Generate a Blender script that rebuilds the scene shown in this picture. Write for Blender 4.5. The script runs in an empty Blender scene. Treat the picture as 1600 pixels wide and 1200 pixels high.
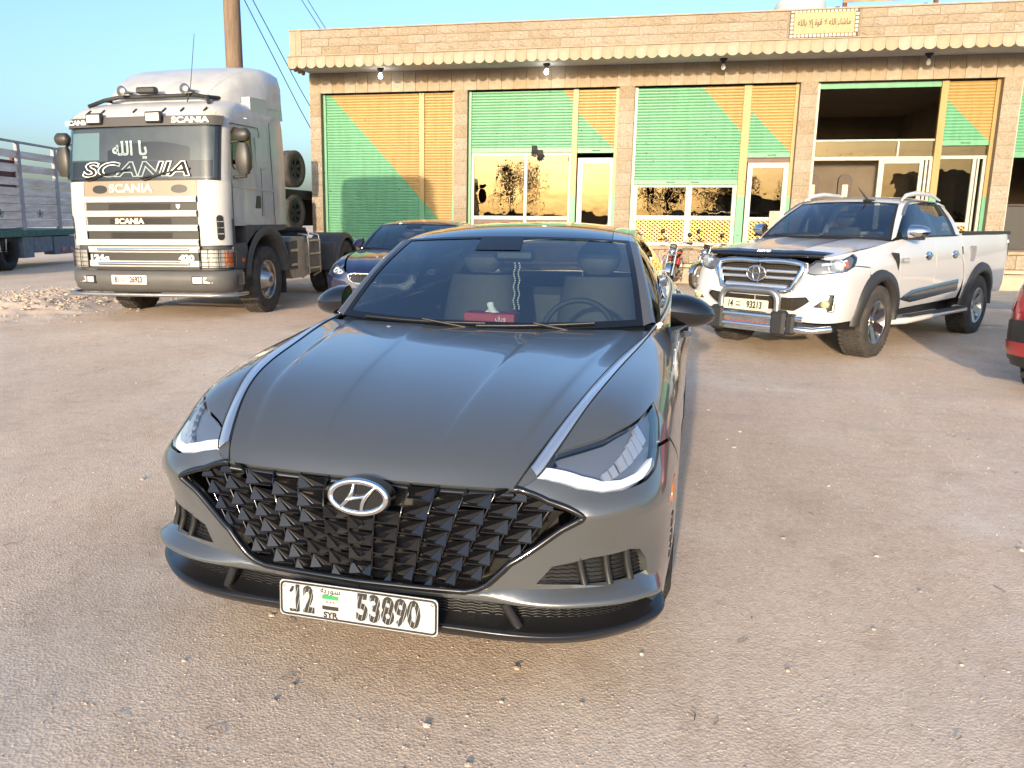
import bpy, bmesh, math, random
import numpy as np
from mathutils import Vector, Matrix, geometry
random.seed(7); np.random.seed(7)
rad = math.radians
SC = bpy.context.scene
COL = SC.collection
# ---------------------------------------------------------------- camera (solved from the facade's lines and the saloon's known size)
def look_basis(yaw, pitch, roll):
    y, p, r = rad(yaw), rad(pitch), rad(roll)
    f = np.array([-math.sin(y) * math.cos(p), math.cos(y) * math.cos(p), -math.sin(p)])
    r0 = np.array([math.cos(y), math.sin(y), 0.]); u0 = np.cross(r0, f)
    return math.cos(r) * r0 + math.sin(r) * u0, -math.sin(r) * r0 + math.cos(r) * u0, f
cR, cU, cF = look_basis(11.87, 10.99, .54)
cd = bpy.data.cameras.new('camera'); cam = bpy.data.objects.new('camera', cd); COL.objects.link(cam)
cam.matrix_world = Matrix(((cR[0], cU[0], -cF[0], 0), (cR[1], cU[1], -cF[1], 0), (cR[2], cU[2], -cF[2], 1.49), (0, 0, 0, 1)))
cd.sensor_width = 36; cd.lens = 1240 / 1600 * 36; cd.shift_x = (800 - 726) / 1600; cd.shift_y = -(600 - 582) / 1600
cd.clip_start = .05; cd.clip_end = 4000
SC.camera = cam
# ---------------------------------------------------------------- low evening sun behind the camera, clear sky
SUN_EL, SUN_AZ = 10.0, -5.5            # degrees; azimuth measured from straight behind the camera's wall normal, towards -X
SUN_AZ_R = rad(SUN_AZ)
sd = Vector((math.sin(rad(SUN_AZ)) * math.cos(rad(SUN_EL)), -math.cos(rad(SUN_AZ)) * math.cos(rad(SUN_EL)), math.sin(rad(SUN_EL))))
w = bpy.data.worlds.new('World'); SC.world = w; w.use_nodes = True
nt = w.node_tree; nt.nodes.clear()
sky = nt.nodes.new('ShaderNodeTexSky'); sky.sky_type = 'NISHITA'; sky.sun_disc = False
sky.sun_elevation = rad(SUN_EL); sky.sun_rotation = math.pi - SUN_AZ_R
sky.altitude = 0; sky.air_density = .9; sky.dust_density = 3.6; sky.ozone_density = 2.8
bg = nt.nodes.new('ShaderNodeBackground'); bg.inputs[1].default_value = .15
wo = nt.nodes.new('ShaderNodeOutputWorld')
nt.links.new(sky.outputs[0], bg.inputs[0]); nt.links.new(bg.outputs[0], wo.inputs[0])
sl = bpy.data.lights.new('sun', 'SUN'); sl.energy = 2.0; sl.angle = rad(1.0); sl.color = (1, .80, .57)
so = bpy.data.objects.new('sun', sl); COL.objects.link(so); so.rotation_euler = sd.to_track_quat('Z', 'Y').to_euler()
so.location = (0, 0, 30)
vs = SC.view_settings; vs.view_transform = 'Standard'; vs.look = 'None'; vs.gamma = 1; vs.use_curve_mapping = False; vs.exposure = 1.6
SC.cycles.max_bounces = 8; SC.cycles.transparent_max_bounces = 12; SC.cycles.caustics_reflective = False; SC.cycles.caustics_refractive = False
SC.cycles.use_denoising = True
SC.cycles.sample_clamp_indirect = 6
# ---------------------------------------------------------------- numeric surface helpers (pure numpy)
_NAT = {}
def nat_matrix(n):
    """second-derivative solver of a natural cubic spline through n uniform knots"""
    if n in _NAT: return _NAT[n]
    A = np.zeros((n, n)); A[0, 0] = A[-1, -1] = 1
    for i in range(1, n - 1):
        A[i, i - 1], A[i, i], A[i, i + 1] = 1, 4, 1
    B = np.zeros((n, n))
    for i in range(1, n - 1):
        B[i, i - 1], B[i, i], B[i, i + 1] = 6, -12, 6
    _NAT[n] = np.linalg.solve(A, B); return _NAT[n]
def spl_weights(n, t):
    """rows of weights: value at parameter t (0..n-1) of the natural cubic spline through n knots"""
    t = np.clip(np.asarray(t, float), 0, n - 1)
    i = np.minimum(t.astype(int), n - 2); f = t - i
    M = nat_matrix(n); E = np.eye(n)
    a, b = 1 - f, f
    return (a[:, None] * E[i] + b[:, None] * E[i + 1]
            + ((a ** 3 - a) / 6)[:, None] * M[i] + ((b ** 3 - b) / 6)[:, None] * M[i + 1])
class Surf:
    """tensor spline through a grid of control points; (u, v) in index units: u along columns, v along rows"""
    def __init__(s, cols):
        s.P = np.array(cols, float)            # [ncol, nrow, 3]
        s.nu, s.nv = s.P.shape[:2]
        s.flip = 1
    def ev(s, uv):
        uv = np.asarray(uv, float).reshape(-1, 2)
        a = spl_weights(s.nu, uv[:, 0]) @ s.P.reshape(s.nu, -1)
        return (spl_weights(s.nv, uv[:, 1])[:, :, None] * a.reshape(len(uv), s.nv, 3)).sum(1)
    def nrm(s, uv):
        uv = np.asarray(uv, float).reshape(-1, 2); e = 1e-3
        du = s.ev(uv + [e, 0]) - s.ev(uv - [e, 0]); dv = s.ev(uv + [0, e]) - s.ev(uv - [0, e])
        n = np.cross(du, dv) * s.flip
        return n / np.maximum(np.linalg.norm(n, axis=1, keepdims=True), 1e-12)
_E2 = np.array([[0, 0], [1e-4, 0], [0, 1e-4]])
def newton(S, axes, goal, q, n=14, step=.4):
    """(u, v) where the two coordinates axes of S reach goal"""
    q = np.array(q, float); hi = np.array([S.nu - 1, S.nv - 1])
    for _ in range(n):
        sg = np.where(q > hi - 1e-3, -1., 1.); a = S.ev(q + _E2 * sg)[:, axes]; e = a[0] - goal
        if abs(e).max() < 1e-5: break
        d = (a[1:] - a[0]).T / 1e-4 * sg; det = d[0, 0] * d[1, 1] - d[0, 1] * d[1, 0]
        if abs(det) < 1e-9: st = np.linalg.lstsq(d, e, rcond=None)[0]
        else: st = np.array([d[1, 1] * e[0] - d[0, 1] * e[1], d[0, 0] * e[1] - d[1, 0] * e[0]]) / det
        q = np.clip(q - np.clip(st, -step, step), 0, hi)
    return q
def spline3(pts, n):
    """n points along a natural spline through pts, even in chord length"""
    P = np.array(pts, float); k = len(P)
    if k == 2:
        t = np.linspace(0, 1, n)[:, None]; return P[0] * (1 - t) + P[1] * t
    d = np.r_[0, np.cumsum(np.linalg.norm(np.diff(P, axis=0), axis=1))]
    h = np.diff(d); A = np.zeros((k, k)); R = np.zeros((k, P.shape[1])); A[0, 0] = A[-1, -1] = 1
    for i in range(1, k - 1):
        A[i, i - 1], A[i, i], A[i, i + 1] = h[i - 1], 2 * (h[i - 1] + h[i]), h[i]
        R[i] = 6 * ((P[i + 1] - P[i]) / h[i] - (P[i] - P[i - 1]) / h[i - 1])
    M = np.linalg.solve(A, R)
    t = np.linspace(0, d[-1], n); i = np.clip(np.searchsorted(d, t, 'right') - 1, 0, k - 2)
    a = ((d[i + 1] - t) / h[i])[:, None]; b = 1 - a; hh = (h[i] ** 2)[:, None]
    return a * P[i] + b * P[i + 1] + ((a ** 3 - a) * M[i] + (b ** 3 - b) * M[i + 1]) * hh / 6
def resample(poly, ds, closed=True):
    """points every ds along a polyline, corners kept"""
    P = [np.array(p, float) for p in poly]; out = []
    for i in range(len(P) if closed else len(P) - 1):
        a, b = P[i], P[(i + 1) % len(P)]; n = max(1, int(math.ceil(np.linalg.norm(b - a) / ds - 1e-6)))
        out += [a + (b - a) * k / n for k in range(n)]
    if not closed: out.append(P[-1])
    return np.array(out)
def inside(poly, Q):
    """even-odd test of points Q in polygon"""
    P = np.asarray(poly, float); Q = np.asarray(Q, float); r = np.zeros(len(Q), bool)
    x, y = Q[:, 0], Q[:, 1]
    for i in range(len(P)):
        x0, y0 = P[i]; x1, y1 = P[i - 1]
        c = (y0 > y) != (y1 > y)
        with np.errstate(divide='ignore', invalid='ignore'):
            xs = (x1 - x0) * (y - y0) / (y1 - y0) + x0
        r ^= c & (x < xs)
    return r
def dist_to(poly, Q):
    P = np.asarray(poly, float); Q = np.asarray(Q, float); d = np.full(len(Q), 1e9)
    for i in range(len(P)):
        a, b = P[i - 1], P[i]; ab = b - a; L = max(ab @ ab, 1e-18)
        t = np.clip(((Q - a) @ ab) / L, 0, 1)
        d = np.minimum(d, np.linalg.norm(Q - a - t[:, None] * ab, axis=1))
    return d
def arcpts(cx, cy, r, a0, a1, n, ry=None):
    ry = r if ry is None else ry
    return [(cx + r * math.cos(math.radians(a0 + (a1 - a0) * i / (n - 1))), cy + ry * math.sin(math.radians(a0 + (a1 - a0) * i / (n - 1)))) for i in range(n)]
# ---------------------------------------------------------------- materials
MATS = {}
def mat(name, col, rough=.5, metal=0., spec=.5, coat=0., var=0., vscale=3., bump=0., bscale=40., emit=None, es=0., stretch=None, col2=None, trans=0., rvar=0., orand=0.):
    """one Principled material; var/col2 mix a second colour by noise, bump adds fine relief"""
    if name in MATS: return MATS[name]
    m = bpy.data.materials.new(name); m.use_nodes = True; t = m.node_tree; b = t.nodes['Principled BSDF']
    b.inputs['Base Color'].default_value = (*col, 1); b.inputs['Roughness'].default_value = rough
    b.inputs['Metallic'].default_value = metal; b.inputs['Specular IOR Level'].default_value = spec
    b.inputs['Coat Weight'].default_value = coat; b.inputs['Coat Roughness'].default_value = .03
    if trans: b.inputs['Transmission Weight'].default_value = trans
    if emit: b.inputs['Emission Color'].default_value = (*emit, 1); b.inputs['Emission Strength'].default_value = es
    tc = None
    def coords():
        nonlocal tc
        if tc is None:
            c = t.nodes.new('ShaderNodeTexCoord'); tc = c.outputs['Object']
            if stretch:
                mp = t.nodes.new('ShaderNodeMapping'); mp.inputs['Scale'].default_value = stretch
                t.links.new(tc, mp.inputs[0]); tc = mp.outputs[0]
        return tc
    if var or col2:
        n = t.nodes.new('ShaderNodeTexNoise'); n.inputs['Scale'].default_value = vscale; n.inputs['Detail'].default_value = 6; n.inputs['Roughness'].default_value = .65
        t.links.new(coords(), n.inputs['Vector'])
        r = t.nodes.new('ShaderNodeValToRGB'); r.color_ramp.elements[0].position = .35; r.color_ramp.elements[1].position = .68
        c2 = col2 if col2 else tuple(x * (1 - var) for x in col); c1 = col if col2 else tuple(min(1, x * (1 + var * .5)) for x in col)
        r.color_ramp.elements[0].color = (*c2, 1); r.color_ramp.elements[1].color = (*c1, 1)
        t.links.new(n.outputs['Fac'], r.inputs[0]); t.links.new(r.outputs[0], b.inputs['Base Color'])
        if rvar:
            mr = t.nodes.new('ShaderNodeMapRange'); mr.inputs['To Min'].default_value = max(0, rough - rvar); mr.inputs['To Max'].default_value = rough + rvar
            t.links.new(n.outputs['Fac'], mr.inputs[0]); t.links.new(mr.outputs[0], b.inputs['Roughness'])
    if orand:                                # each piece a little lighter or darker than the next
        oi = t.nodes.new('ShaderNodeObjectInfo'); mr2 = t.nodes.new('ShaderNodeMapRange'); mr2.inputs['To Min'].default_value = 1 - orand; mr2.inputs['To Max'].default_value = 1 + orand * .6
        t.links.new(oi.outputs['Random'], mr2.inputs[0])
        hv = t.nodes.new('ShaderNodeHueSaturation'); t.links.new(mr2.outputs[0], hv.inputs['Value'])
        mr3 = t.nodes.new('ShaderNodeMapRange'); mr3.inputs['To Min'].default_value = 1.1; mr3.inputs['To Max'].default_value = .8; t.links.new(oi.outputs['Random'], mr3.inputs[0]); t.links.new(mr3.outputs[0], hv.inputs['Saturation'])
        src = b.inputs['Base Color'].links[0].from_socket if b.inputs['Base Color'].links else None
        if src: t.links.new(src, hv.inputs['Color'])
        else: hv.inputs['Color'].default_value = (*col, 1)
        t.links.new(hv.outputs[0], b.inputs['Base Color'])
    if bump:
        n2 = t.nodes.new('ShaderNodeTexNoise'); n2.inputs['Scale'].default_value = bscale; n2.inputs['Detail'].default_value = 5
        t.links.new(coords(), n2.inputs['Vector'])
        bp = t.nodes.new('ShaderNodeBump'); bp.inputs['Strength'].default_value = bump; bp.inputs['Distance'].default_value = .02
        t.links.new(n2.outputs['Fac'], bp.inputs['Height']); t.links.new(bp.outputs[0], b.inputs['Normal'])
    MATS[name] = m; return m
def glassmat(name, tint, refl=.04, rough=.0, fres=1.45, gl=(1, 1, 1), wave=0.):
    """thin pane: tinted see-through plus a Fresnel mirror"""
    if name in MATS: return MATS[name]
    m = bpy.data.materials.new(name); m.use_nodes = True; t = m.node_tree; t.nodes.clear()
    o = t.nodes.new('ShaderNodeOutputMaterial'); mx = t.nodes.new('ShaderNodeMixShader'); tr = t.nodes.new('ShaderNodeBsdfTransparent')
    g = t.nodes.new('ShaderNodeBsdfGlossy'); g.inputs['Roughness'].default_value = rough; g.inputs[0].default_value = (*gl, 1)
    f = t.nodes.new('ShaderNodeFresnel'); f.inputs[0].default_value = fres
    ge = t.nodes.new('ShaderNodeNewGeometry'); io = t.nodes.new('ShaderNodeMapRange'); io.inputs['To Min'].default_value = fres; io.inputs['To Max'].default_value = 1 / fres   # a thin sheet mirrors alike from both sides
    t.links.new(ge.outputs['Backfacing'], io.inputs[0]); t.links.new(io.outputs[0], f.inputs[0])
    ad = t.nodes.new('ShaderNodeMath'); ad.operation = 'ADD'; ad.use_clamp = True; ad.inputs[1].default_value = refl
    tr.inputs[0].default_value = (*tint, 1)
    if wave:                                 # float glass is never quite flat
        tcn = t.nodes.new('ShaderNodeTexCoord'); nz = t.nodes.new('ShaderNodeTexNoise'); nz.inputs['Scale'].default_value = 2.2; nz.inputs['Detail'].default_value = 2; bpn = t.nodes.new('ShaderNodeBump'); bpn.inputs['Strength'].default_value = wave; bpn.inputs['Distance'].default_value = .05
        t.links.new(tcn.outputs['Object'], nz.inputs['Vector']); t.links.new(nz.outputs['Fac'], bpn.inputs['Height']); t.links.new(bpn.outputs[0], g.inputs['Normal'])
    t.links.new(f.outputs[0], ad.inputs[0]); t.links.new(ad.outputs[0], mx.inputs[0]); t.links.new(tr.outputs[0], mx.inputs[1]); t.links.new(g.outputs[0], mx.inputs[2]); t.links.new(mx.outputs[0], o.inputs[0])
    MATS[name] = m; return m
# ---------------------------------------------------------------- mesh builder
def R3(ax, ang): return Matrix.Rotation(ang, 4, ax)
def T3(x, y, z): return Matrix.Translation((x, y, z))
class MB:
    """collects shapes, then links them as ONE mesh object"""
    def __init__(s): s.v = []; s.f = []; s.sm = []; s.mi = []
    def add(s, V, F, smooth=False, xf=None, mi=0):
        o = len(s.v)
        for p in V:
            p = Vector(p); s.v.append(tuple(xf @ p) if xf is not None else tuple(p))
        for f in F: s.f.append(tuple(i + o for i in f)); s.sm.append(smooth); s.mi.append(mi)
        return s
    def box(s, x0, x1, y0, y1, z0, z1, bev=0., xf=None, mi=0):
        if bev <= 0:
            V = [(x, y, z) for x in (x0, x1) for y in (y0, y1) for z in (z0, z1)]
            F = [(0, 1, 3, 2), (4, 6, 7, 5), (0, 4, 5, 1), (2, 3, 7, 6), (0, 2, 6, 4), (1, 5, 7, 3)]
            return s.add(V, F, False, xf, mi)
        b = min(bev, (x1 - x0) / 2.01, (y1 - y0) / 2.01, (z1 - z0) / 2.01)
        V = []; idx = {}
        X, Y, Z = (x0, x1), (y0, y1), (z0, z1)
        for i in (0, 1):
            for j in (0, 1):
                for k in (0, 1):
                    sx, sy, sz = (1 if i == 0 else -1), (1 if j == 0 else -1), (1 if k == 0 else -1)
                    for a in range(3):
                        p = [X[i] + sx * b, Y[j] + sy * b, Z[k] + sz * b]; p[a] = (X[i], Y[j], Z[k])[a]
                        idx[(i, j, k, a)] = len(V); V.append(tuple(p))
        F = []
        g = lambda i, j, k, a: idx[(i, j, k, a)]
        for i in (0, 1):
            q = [g(i, 0, 0, 0), g(i, 1, 0, 0), g(i, 1, 1, 0), g(i, 0, 1, 0)]; F.append(q if i else q[::-1])
            q = [g(0, i, 0, 1), g(1, i, 0, 1), g(1, i, 1, 1), g(0, i, 1, 1)]; F.append(q[::-1] if i else q)
            q = [g(0, 0, i, 2), g(1, 0, i, 2), g(1, 1, i, 2), g(0, 1, i, 2)]; F.append(q if i else q[::-1])
        for i in (0, 1):
            for j in (0, 1):
                q = [g(i, j, 0, 0), g(i, j, 1, 0), g(i, j, 1, 1), g(i, j, 0, 1)]; F.append(q if (i ^ j) else q[::-1])
                q = [g(i, 0, j, 0), g(i, 1, j, 0), g(i, 1, j, 2), g(i, 0, j, 2)]; F.append(q[::-1] if (i ^ j) else q)
                q = [g(0, i, j, 1), g(1, i, j, 1), g(1, i, j, 2), g(0, i, j, 2)]; F.append(q if (i ^ j) else q[::-1])
        for i in (0, 1):
            for j in (0, 1):
                for k in (0, 1):
                    q = [g(i, j, k, 0), g(i, j, k, 1), g(i, j, k, 2)]; F.append(q if (i + j + k) % 2 else q[::-1])
        return s.add(V, F, False, xf, mi)
    def tube(s, pts, r, n=10, caps=True, smooth=True, xf=None, closed=False, mi=0, flat=None):
        """tube along a polyline; r a number or one per point; flat squashes the section"""
        P = [Vector(p) for p in pts]; k = len(P); rr = [r] * k if not hasattr(r, '__len__') else r
        V = []; up = None
        for i, p in enumerate(P):
            if closed: d = P[(i + 1) % k] - P[i - 1]
            else: d = P[min(i + 1, k - 1)] - P[max(i - 1, 0)]
            d.normalize()
            if up is None:
                up = Vector((0, 0, 1)) if abs(d.z) < .9 else Vector((0, 1, 0))
            a = d.cross(up)
            if a.length < 1e-4: a = d.orthogonal()
            a.normalize(); b = a.cross(d).normalized(); up = b
            for j in range(n):
                t = 2 * math.pi * j / n
                V.append(p + a * (rr[i] * math.cos(t)) + b * (rr[i] * math.sin(t) * (flat or 1)))
        F = []
        for i in range(k if closed else k - 1):
            i2 = (i + 1) % k
            for j in range(n):
                j2 = (j + 1) % n
                F.append((i * n + j, i * n + j2, i2 * n + j2, i2 * n + j))
        s.add(V, F, smooth, xf, mi)
        if caps and not closed:
            s.add(V[:n], [tuple(range(n))[::-1]], False, xf, mi); s.add(V[-n:], [tuple(range(n))], False, xf, mi)
        return s
    def cyl(s, p0, p1, r, n=16, r1=None, xf=None, smooth=True, mi=0):
        return s.tube([p0, p1], [r, r if r1 is None else r1], n, True, smooth, xf, mi=mi)
    def lathe(s, prof, n=32, axis='X', xf=None, smooth=True, a0=0., a1=360., mi=0):
        """prof: (radius, along) pairs revolved round the axis"""
        V = []; full = abs(a1 - a0) >= 359.9; m = n if full else n + 1
        for i in range(m):
            t = rad(a0 + (a1 - a0) * i / n); c, q = math.cos(t), math.sin(t)
            for r, h in prof:
                V.append({'X': (h, r * c, r * q), 'Y': (r * c, h, r * q), 'Z': (r * c, r * q, h)}[axis])
        k = len(prof); F = []
        for i in range(n):
            i2 = (i + 1) % m
            for j in range(k - 1): F.append((i * k + j, i2 * k + j, i2 * k + j + 1, i * k + j + 1))
        return s.add(V, F, smooth, xf, mi)
    def prism(s, poly, d0, d1, plane='XZ', xf=None, smooth=False, mi=0):
        """polygon extruded; plane names the two polygon axes, d0..d1 the third"""
        mk = {'XZ': lambda p, d: (p[0], d, p[1]), 'YZ': lambda p, d: (d, p[0], p[1]), 'XY': lambda p, d: (p[0], p[1], d)}[plane]
        n = len(poly); area = sum(poly[i - 1][0] * poly[i][1] - poly[i][0] * poly[i - 1][1] for i in range(n))
        V = [mk(p, d0) for p in poly] + [mk(p, d1) for p in poly]
        F = [tuple(range(n)), tuple(range(2 * n - 1, n - 1, -1))] + [(i, i + n, (i + 1) % n + n, (i + 1) % n) for i in range(n)]
        s.add(V, F, False, xf, mi)
        if smooth:
            for i in range(n): s.sm[-1 - i] = True
        return s
    def grid(s, P, smooth=True, xf=None, closed_u=False, mi=0):
        """P[i][j] 3-D points"""
        a, b = len(P), len(P[0]); V = [p for r in P for p in r]; F = []
        for i in range(a if closed_u else a - 1):
            i2 = (i + 1) % a
            for j in range(b - 1): F.append((i * b + j, i2 * b + j, i2 * b + j + 1, i * b + j + 1))
        return s.add(V, F, smooth, xf, mi)
    def mesh(s, name, m, fix=True):
        me = bpy.data.meshes.new(name); me.from_pydata(s.v, [], s.f)
        me.polygons.foreach_set('use_smooth', s.sm); me.polygons.foreach_set('material_index', s.mi)
        for x in (m if isinstance(m, (list, tuple)) else [m]): me.materials.append(x)
        if fix:
            bm = bmesh.new(); bm.from_mesh(me); bmesh.ops.recalc_face_normals(bm, faces=bm.faces); bm.to_mesh(me); bm.free()
        me.update(); return me
    def build(s, name, m, parent=None, fix=True, loc=None):
        o = bpy.data.objects.new(name, s.mesh(name, m, fix)); COL.objects.link(o)
        if parent is not None: o.parent = parent
        if loc: o.location = loc
        return o
def tag(o, label, cat, group=None, kind=None):
    if label: o['label'] = label
    if cat: o['category'] = cat
    if group: o['group'] = group
    if kind: o['kind'] = kind
    return o
def thing(name, label, cat, loc=(0, 0, 0), rz=0., group=None):
    o = bpy.data.objects.new(name, None); COL.objects.link(o); o.location = loc; o.rotation_euler = (0, 0, rz); o.empty_display_size = .2
    return tag(o, label, cat, group)
def put(name, me, parent=None, loc=(0, 0, 0), rot=(0, 0, 0), sc=(1, 1, 1)):
    o = bpy.data.objects.new(name, me); COL.objects.link(o); o.parent = parent; o.location = loc; o.rotation_euler = rot; o.scale = sc
    return o
def copy_tree(o, parent=None):
    c = o.copy(); COL.objects.link(c); c.parent = parent
    for ch in list(o.children): copy_tree(ch, c)
    return c
def text(name, body, size, m, parent, loc, rot=(0, 0, 0), ext=.002, bold=0., sx=1., align='CENTER', shear=0., spacing=1.):
    """raised lettering as a mesh; text lies in its local XY plane, facing +Z"""
    cu = bpy.data.curves.new(name, 'FONT'); cu.body = body; cu.size = size; cu.align_x = align; cu.align_y = 'CENTER'
    cu.extrude = ext; cu.offset = bold; cu.shear = shear; cu.space_character = spacing; cu.resolution_u = 3
    o = bpy.data.objects.new(name, cu); COL.objects.link(o)
    dg = bpy.context.evaluated_depsgraph_get(); me = bpy.data.meshes.new_from_object(o.evaluated_get(dg))
    bpy.data.objects.remove(o); bpy.data.curves.remove(cu)
    me.materials.clear(); me.materials.append(m); me.name = name
    r = bpy.data.objects.new(name, me); COL.objects.link(r); r.parent = parent; r.location = loc; r.rotation_euler = rot; r.scale = (sx, 1, 1)
    return r
FRONT = (math.pi / 2, 0, 0)      # lettering that stands upright and faces -Y
# ---------------------------------------------------------------- trimmed panel cut out of a spline surface
def panel(name, S, outer, holes, m, parent, ds=.04, sc=(.2, .12), gap=.0, skirt=.012, off=0., mirror=False, keep=None, smooth_uv=True):
    """outer, holes: loops in the surface's (u, v); sc: metres per unit of u and v, for even triangles; off: metres outwards;
    gap: how far the rim is drawn in; skirt: depth of the rim fold. mirror: False right half, True left half, 'both' one mesh with both"""
    k = np.array(sc)
    loops = [resample(np.array(l) * k, ds) for l in [outer] + list(holes)]
    o = loops[0]; lo, hi = o.min(0), o.max(0)
    gx, gy = np.meshgrid(np.arange(lo[0] + ds * .5, hi[0], ds), np.arange(lo[1] + ds * .5, hi[1], ds)); Q = np.c_[gx.ravel(), gy.ravel()]
    ok = inside(o, Q) & (dist_to(o, Q) > ds * .45)
    for h in loops[1:]: ok &= ~inside(h, Q) & (dist_to(h, Q) > ds * .45)
    Q = Q[ok]; pts = np.concatenate(loops + [Q]); edges = []; b = 0
    for l in loops:
        edges += [(b + i, b + (i + 1) % len(l)) for i in range(len(l))]; b += len(l)
    r = geometry.delaunay_2d_cdt([Vector(p) for p in pts], edges, [], 0, 1e-7)
    V2 = np.array([tuple(v) for v in r[0]]); F = np.array([f for f in r[2]])
    c = V2[F].mean(1); ok = inside(o, c)
    for h in loops[1:]: ok &= ~inside(h, c)
    F = F[ok]; a = V2[F]
    ar = (a[:, 1, 0] - a[:, 0, 0]) * (a[:, 2, 1] - a[:, 0, 1]) - (a[:, 2, 0] - a[:, 0, 0]) * (a[:, 1, 1] - a[:, 0, 1])
    F = F[np.abs(ar) > 1e-12]; ar = ar[np.abs(ar) > 1e-12]; F[ar < 0] = F[ar < 0][:, ::-1]
    used = np.unique(F); mp = -np.ones(len(V2), int); mp[used] = np.arange(len(used)); F = mp[F]; V2 = V2[used]
    uv = V2 / k; P = S.ev(uv); N = S.nrm(uv); P = P + N * off
    ed = {}
    for f in F:
        for i in range(3):
            e = (f[i], f[(i + 1) % 3]); ed[e] = 1
    bd = [e for e in ed if (e[1], e[0]) not in ed]
    sgn = S.flip
    if gap:
        mv = np.zeros_like(P)
        for i, j in bd:
            t = P[j] - P[i]; q = np.cross(N[i] + N[j], t) * sgn; q /= max(np.linalg.norm(q), 1e-9); mv[i] += q; mv[j] += q
        L = np.linalg.norm(mv, axis=1, keepdims=True); P = P + np.where(L > 1e-6, mv / np.maximum(L, 1e-6) * gap, 0)
    V = [P]; NN = [N]; Fs = [tuple(f if sgn > 0 else f[::-1]) for f in F]
    if skirt:
        ids = sorted({i for e in bd for i in e}); ix = {q: len(P) + n for n, q in enumerate(ids)}; n0 = len(P); n1 = n0 + len(ids)
        out = {q: np.zeros(3) for q in ids}
        for i, j in bd:
            t = P[j] - P[i]; q = -np.cross(N[i] + N[j], t) * sgn; q /= max(np.linalg.norm(q), 1e-9); out[i] = out[i] + q; out[j] = out[j] + q
        side = np.array([out[q] / max(np.linalg.norm(out[q]), 1e-9) for q in ids])
        V += [P[ids], P[ids] - N[ids] * skirt]; NN += [side, side]
        for i, j in bd:
            f = (ix[i], ix[i] + len(ids), ix[j] + len(ids), ix[j]); Fs.append(f if sgn > 0 else f[::-1])
    V = np.concatenate(V); NN = np.concatenate(NN)
    if mirror is True or mirror == 'both':
        Vm, Nm = V * [-1, 1, 1], NN * [-1, 1, 1]; Fm = [f[::-1] for f in Fs]
        if mirror is True: V, NN, Fs = Vm, Nm, Fm
        else: Fs = Fs + [tuple(i + len(V) for i in f) for f in Fm]; V = np.concatenate([V, Vm]); NN = np.concatenate([NN, Nm])
    me = bpy.data.meshes.new(name); me.from_pydata([tuple(p) for p in V], [], [tuple(int(i) for i in f) for f in Fs]); me.materials.append(m)
    me.polygons.foreach_set('use_smooth', [True] * len(me.polygons)); me.update()
    me.normals_split_custom_set_from_vertices([tuple(n) for n in NN])
    ob = bpy.data.objects.new(name, me); COL.objects.link(ob); ob.parent = parent
    return ob
def skin(name, P, m, parent, mirror=False, flip=False, thick=0.):
    """smooth sheet over a grid of points P[i][j] (already fine)"""
    P = np.array(P, float)
    if mirror: P = P * [-1, 1, 1]
    b = MB(); b.grid([[tuple(q) for q in r] for r in P]); o = b.build(name, m, parent, fix=False)
    if bool(mirror) != bool(flip): o.data.flip_normals()
    return o
# ---------------------------------------------------------------- Arabic lettering: letters joined by their presentation forms, laid out left to right
AR = {'ا': (0xFE8D, 0xFE8E), 'إ': (0xFE87, 0xFE88), 'ء': (0xFE80,), 'ب': (0xFE8F, 0xFE90, 0xFE91, 0xFE92), 'ة': (0xFE93, 0xFE94), 'ر': (0xFEAD, 0xFEAE), 'س': (0xFEB1, 0xFEB2, 0xFEB3, 0xFEB4),
      'ش': (0xFEB5, 0xFEB6, 0xFEB7, 0xFEB8), 'ق': (0xFED5, 0xFED6, 0xFED7, 0xFED8), 'ل': (0xFEDD, 0xFEDE, 0xFEDF, 0xFEE0), 'م': (0xFEE1, 0xFEE2, 0xFEE3, 0xFEE4), 'ه': (0xFEE9, 0xFEEA, 0xFEEB, 0xFEEC),
      'و': (0xFEED, 0xFEEE), 'ي': (0xFEF1, 0xFEF2, 0xFEF3, 0xFEF4), 'ن': (0xFEE5, 0xFEE6, 0xFEE7, 0xFEE8)}
def arabic(s):
    out = []
    for wd in s.split(' '):
        wd = wd.replace('لا', 'Z').replace('لإ', 'Y'); r = []
        lig = {'Z': (0xFEFB, 0xFEFC), 'Y': (0xFEF9, 0xFEFA)}
        for i, ch in enumerate(wd):
            f = lig.get(ch) or AR[ch]
            pv = wd[i - 1] if i else None; nx = wd[i + 1] if i + 1 < len(wd) else None
            join_p = pv is not None and len(lig.get(pv) or AR[pv]) == 4
            join_n = nx is not None and len(f) == 4 and len(lig.get(nx) or AR[nx]) > 1
            k = (3 if join_n else 1) if join_p else (2 if join_n else 0)
            r.append(chr(f[min(k, len(f) - 1)]))
        out.append(''.join(r[::-1]))
    return ' '.join(out[::-1])
# ================================================================ THE SETTING
YF = 19.5                                   # plane of the shop fronts
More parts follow.
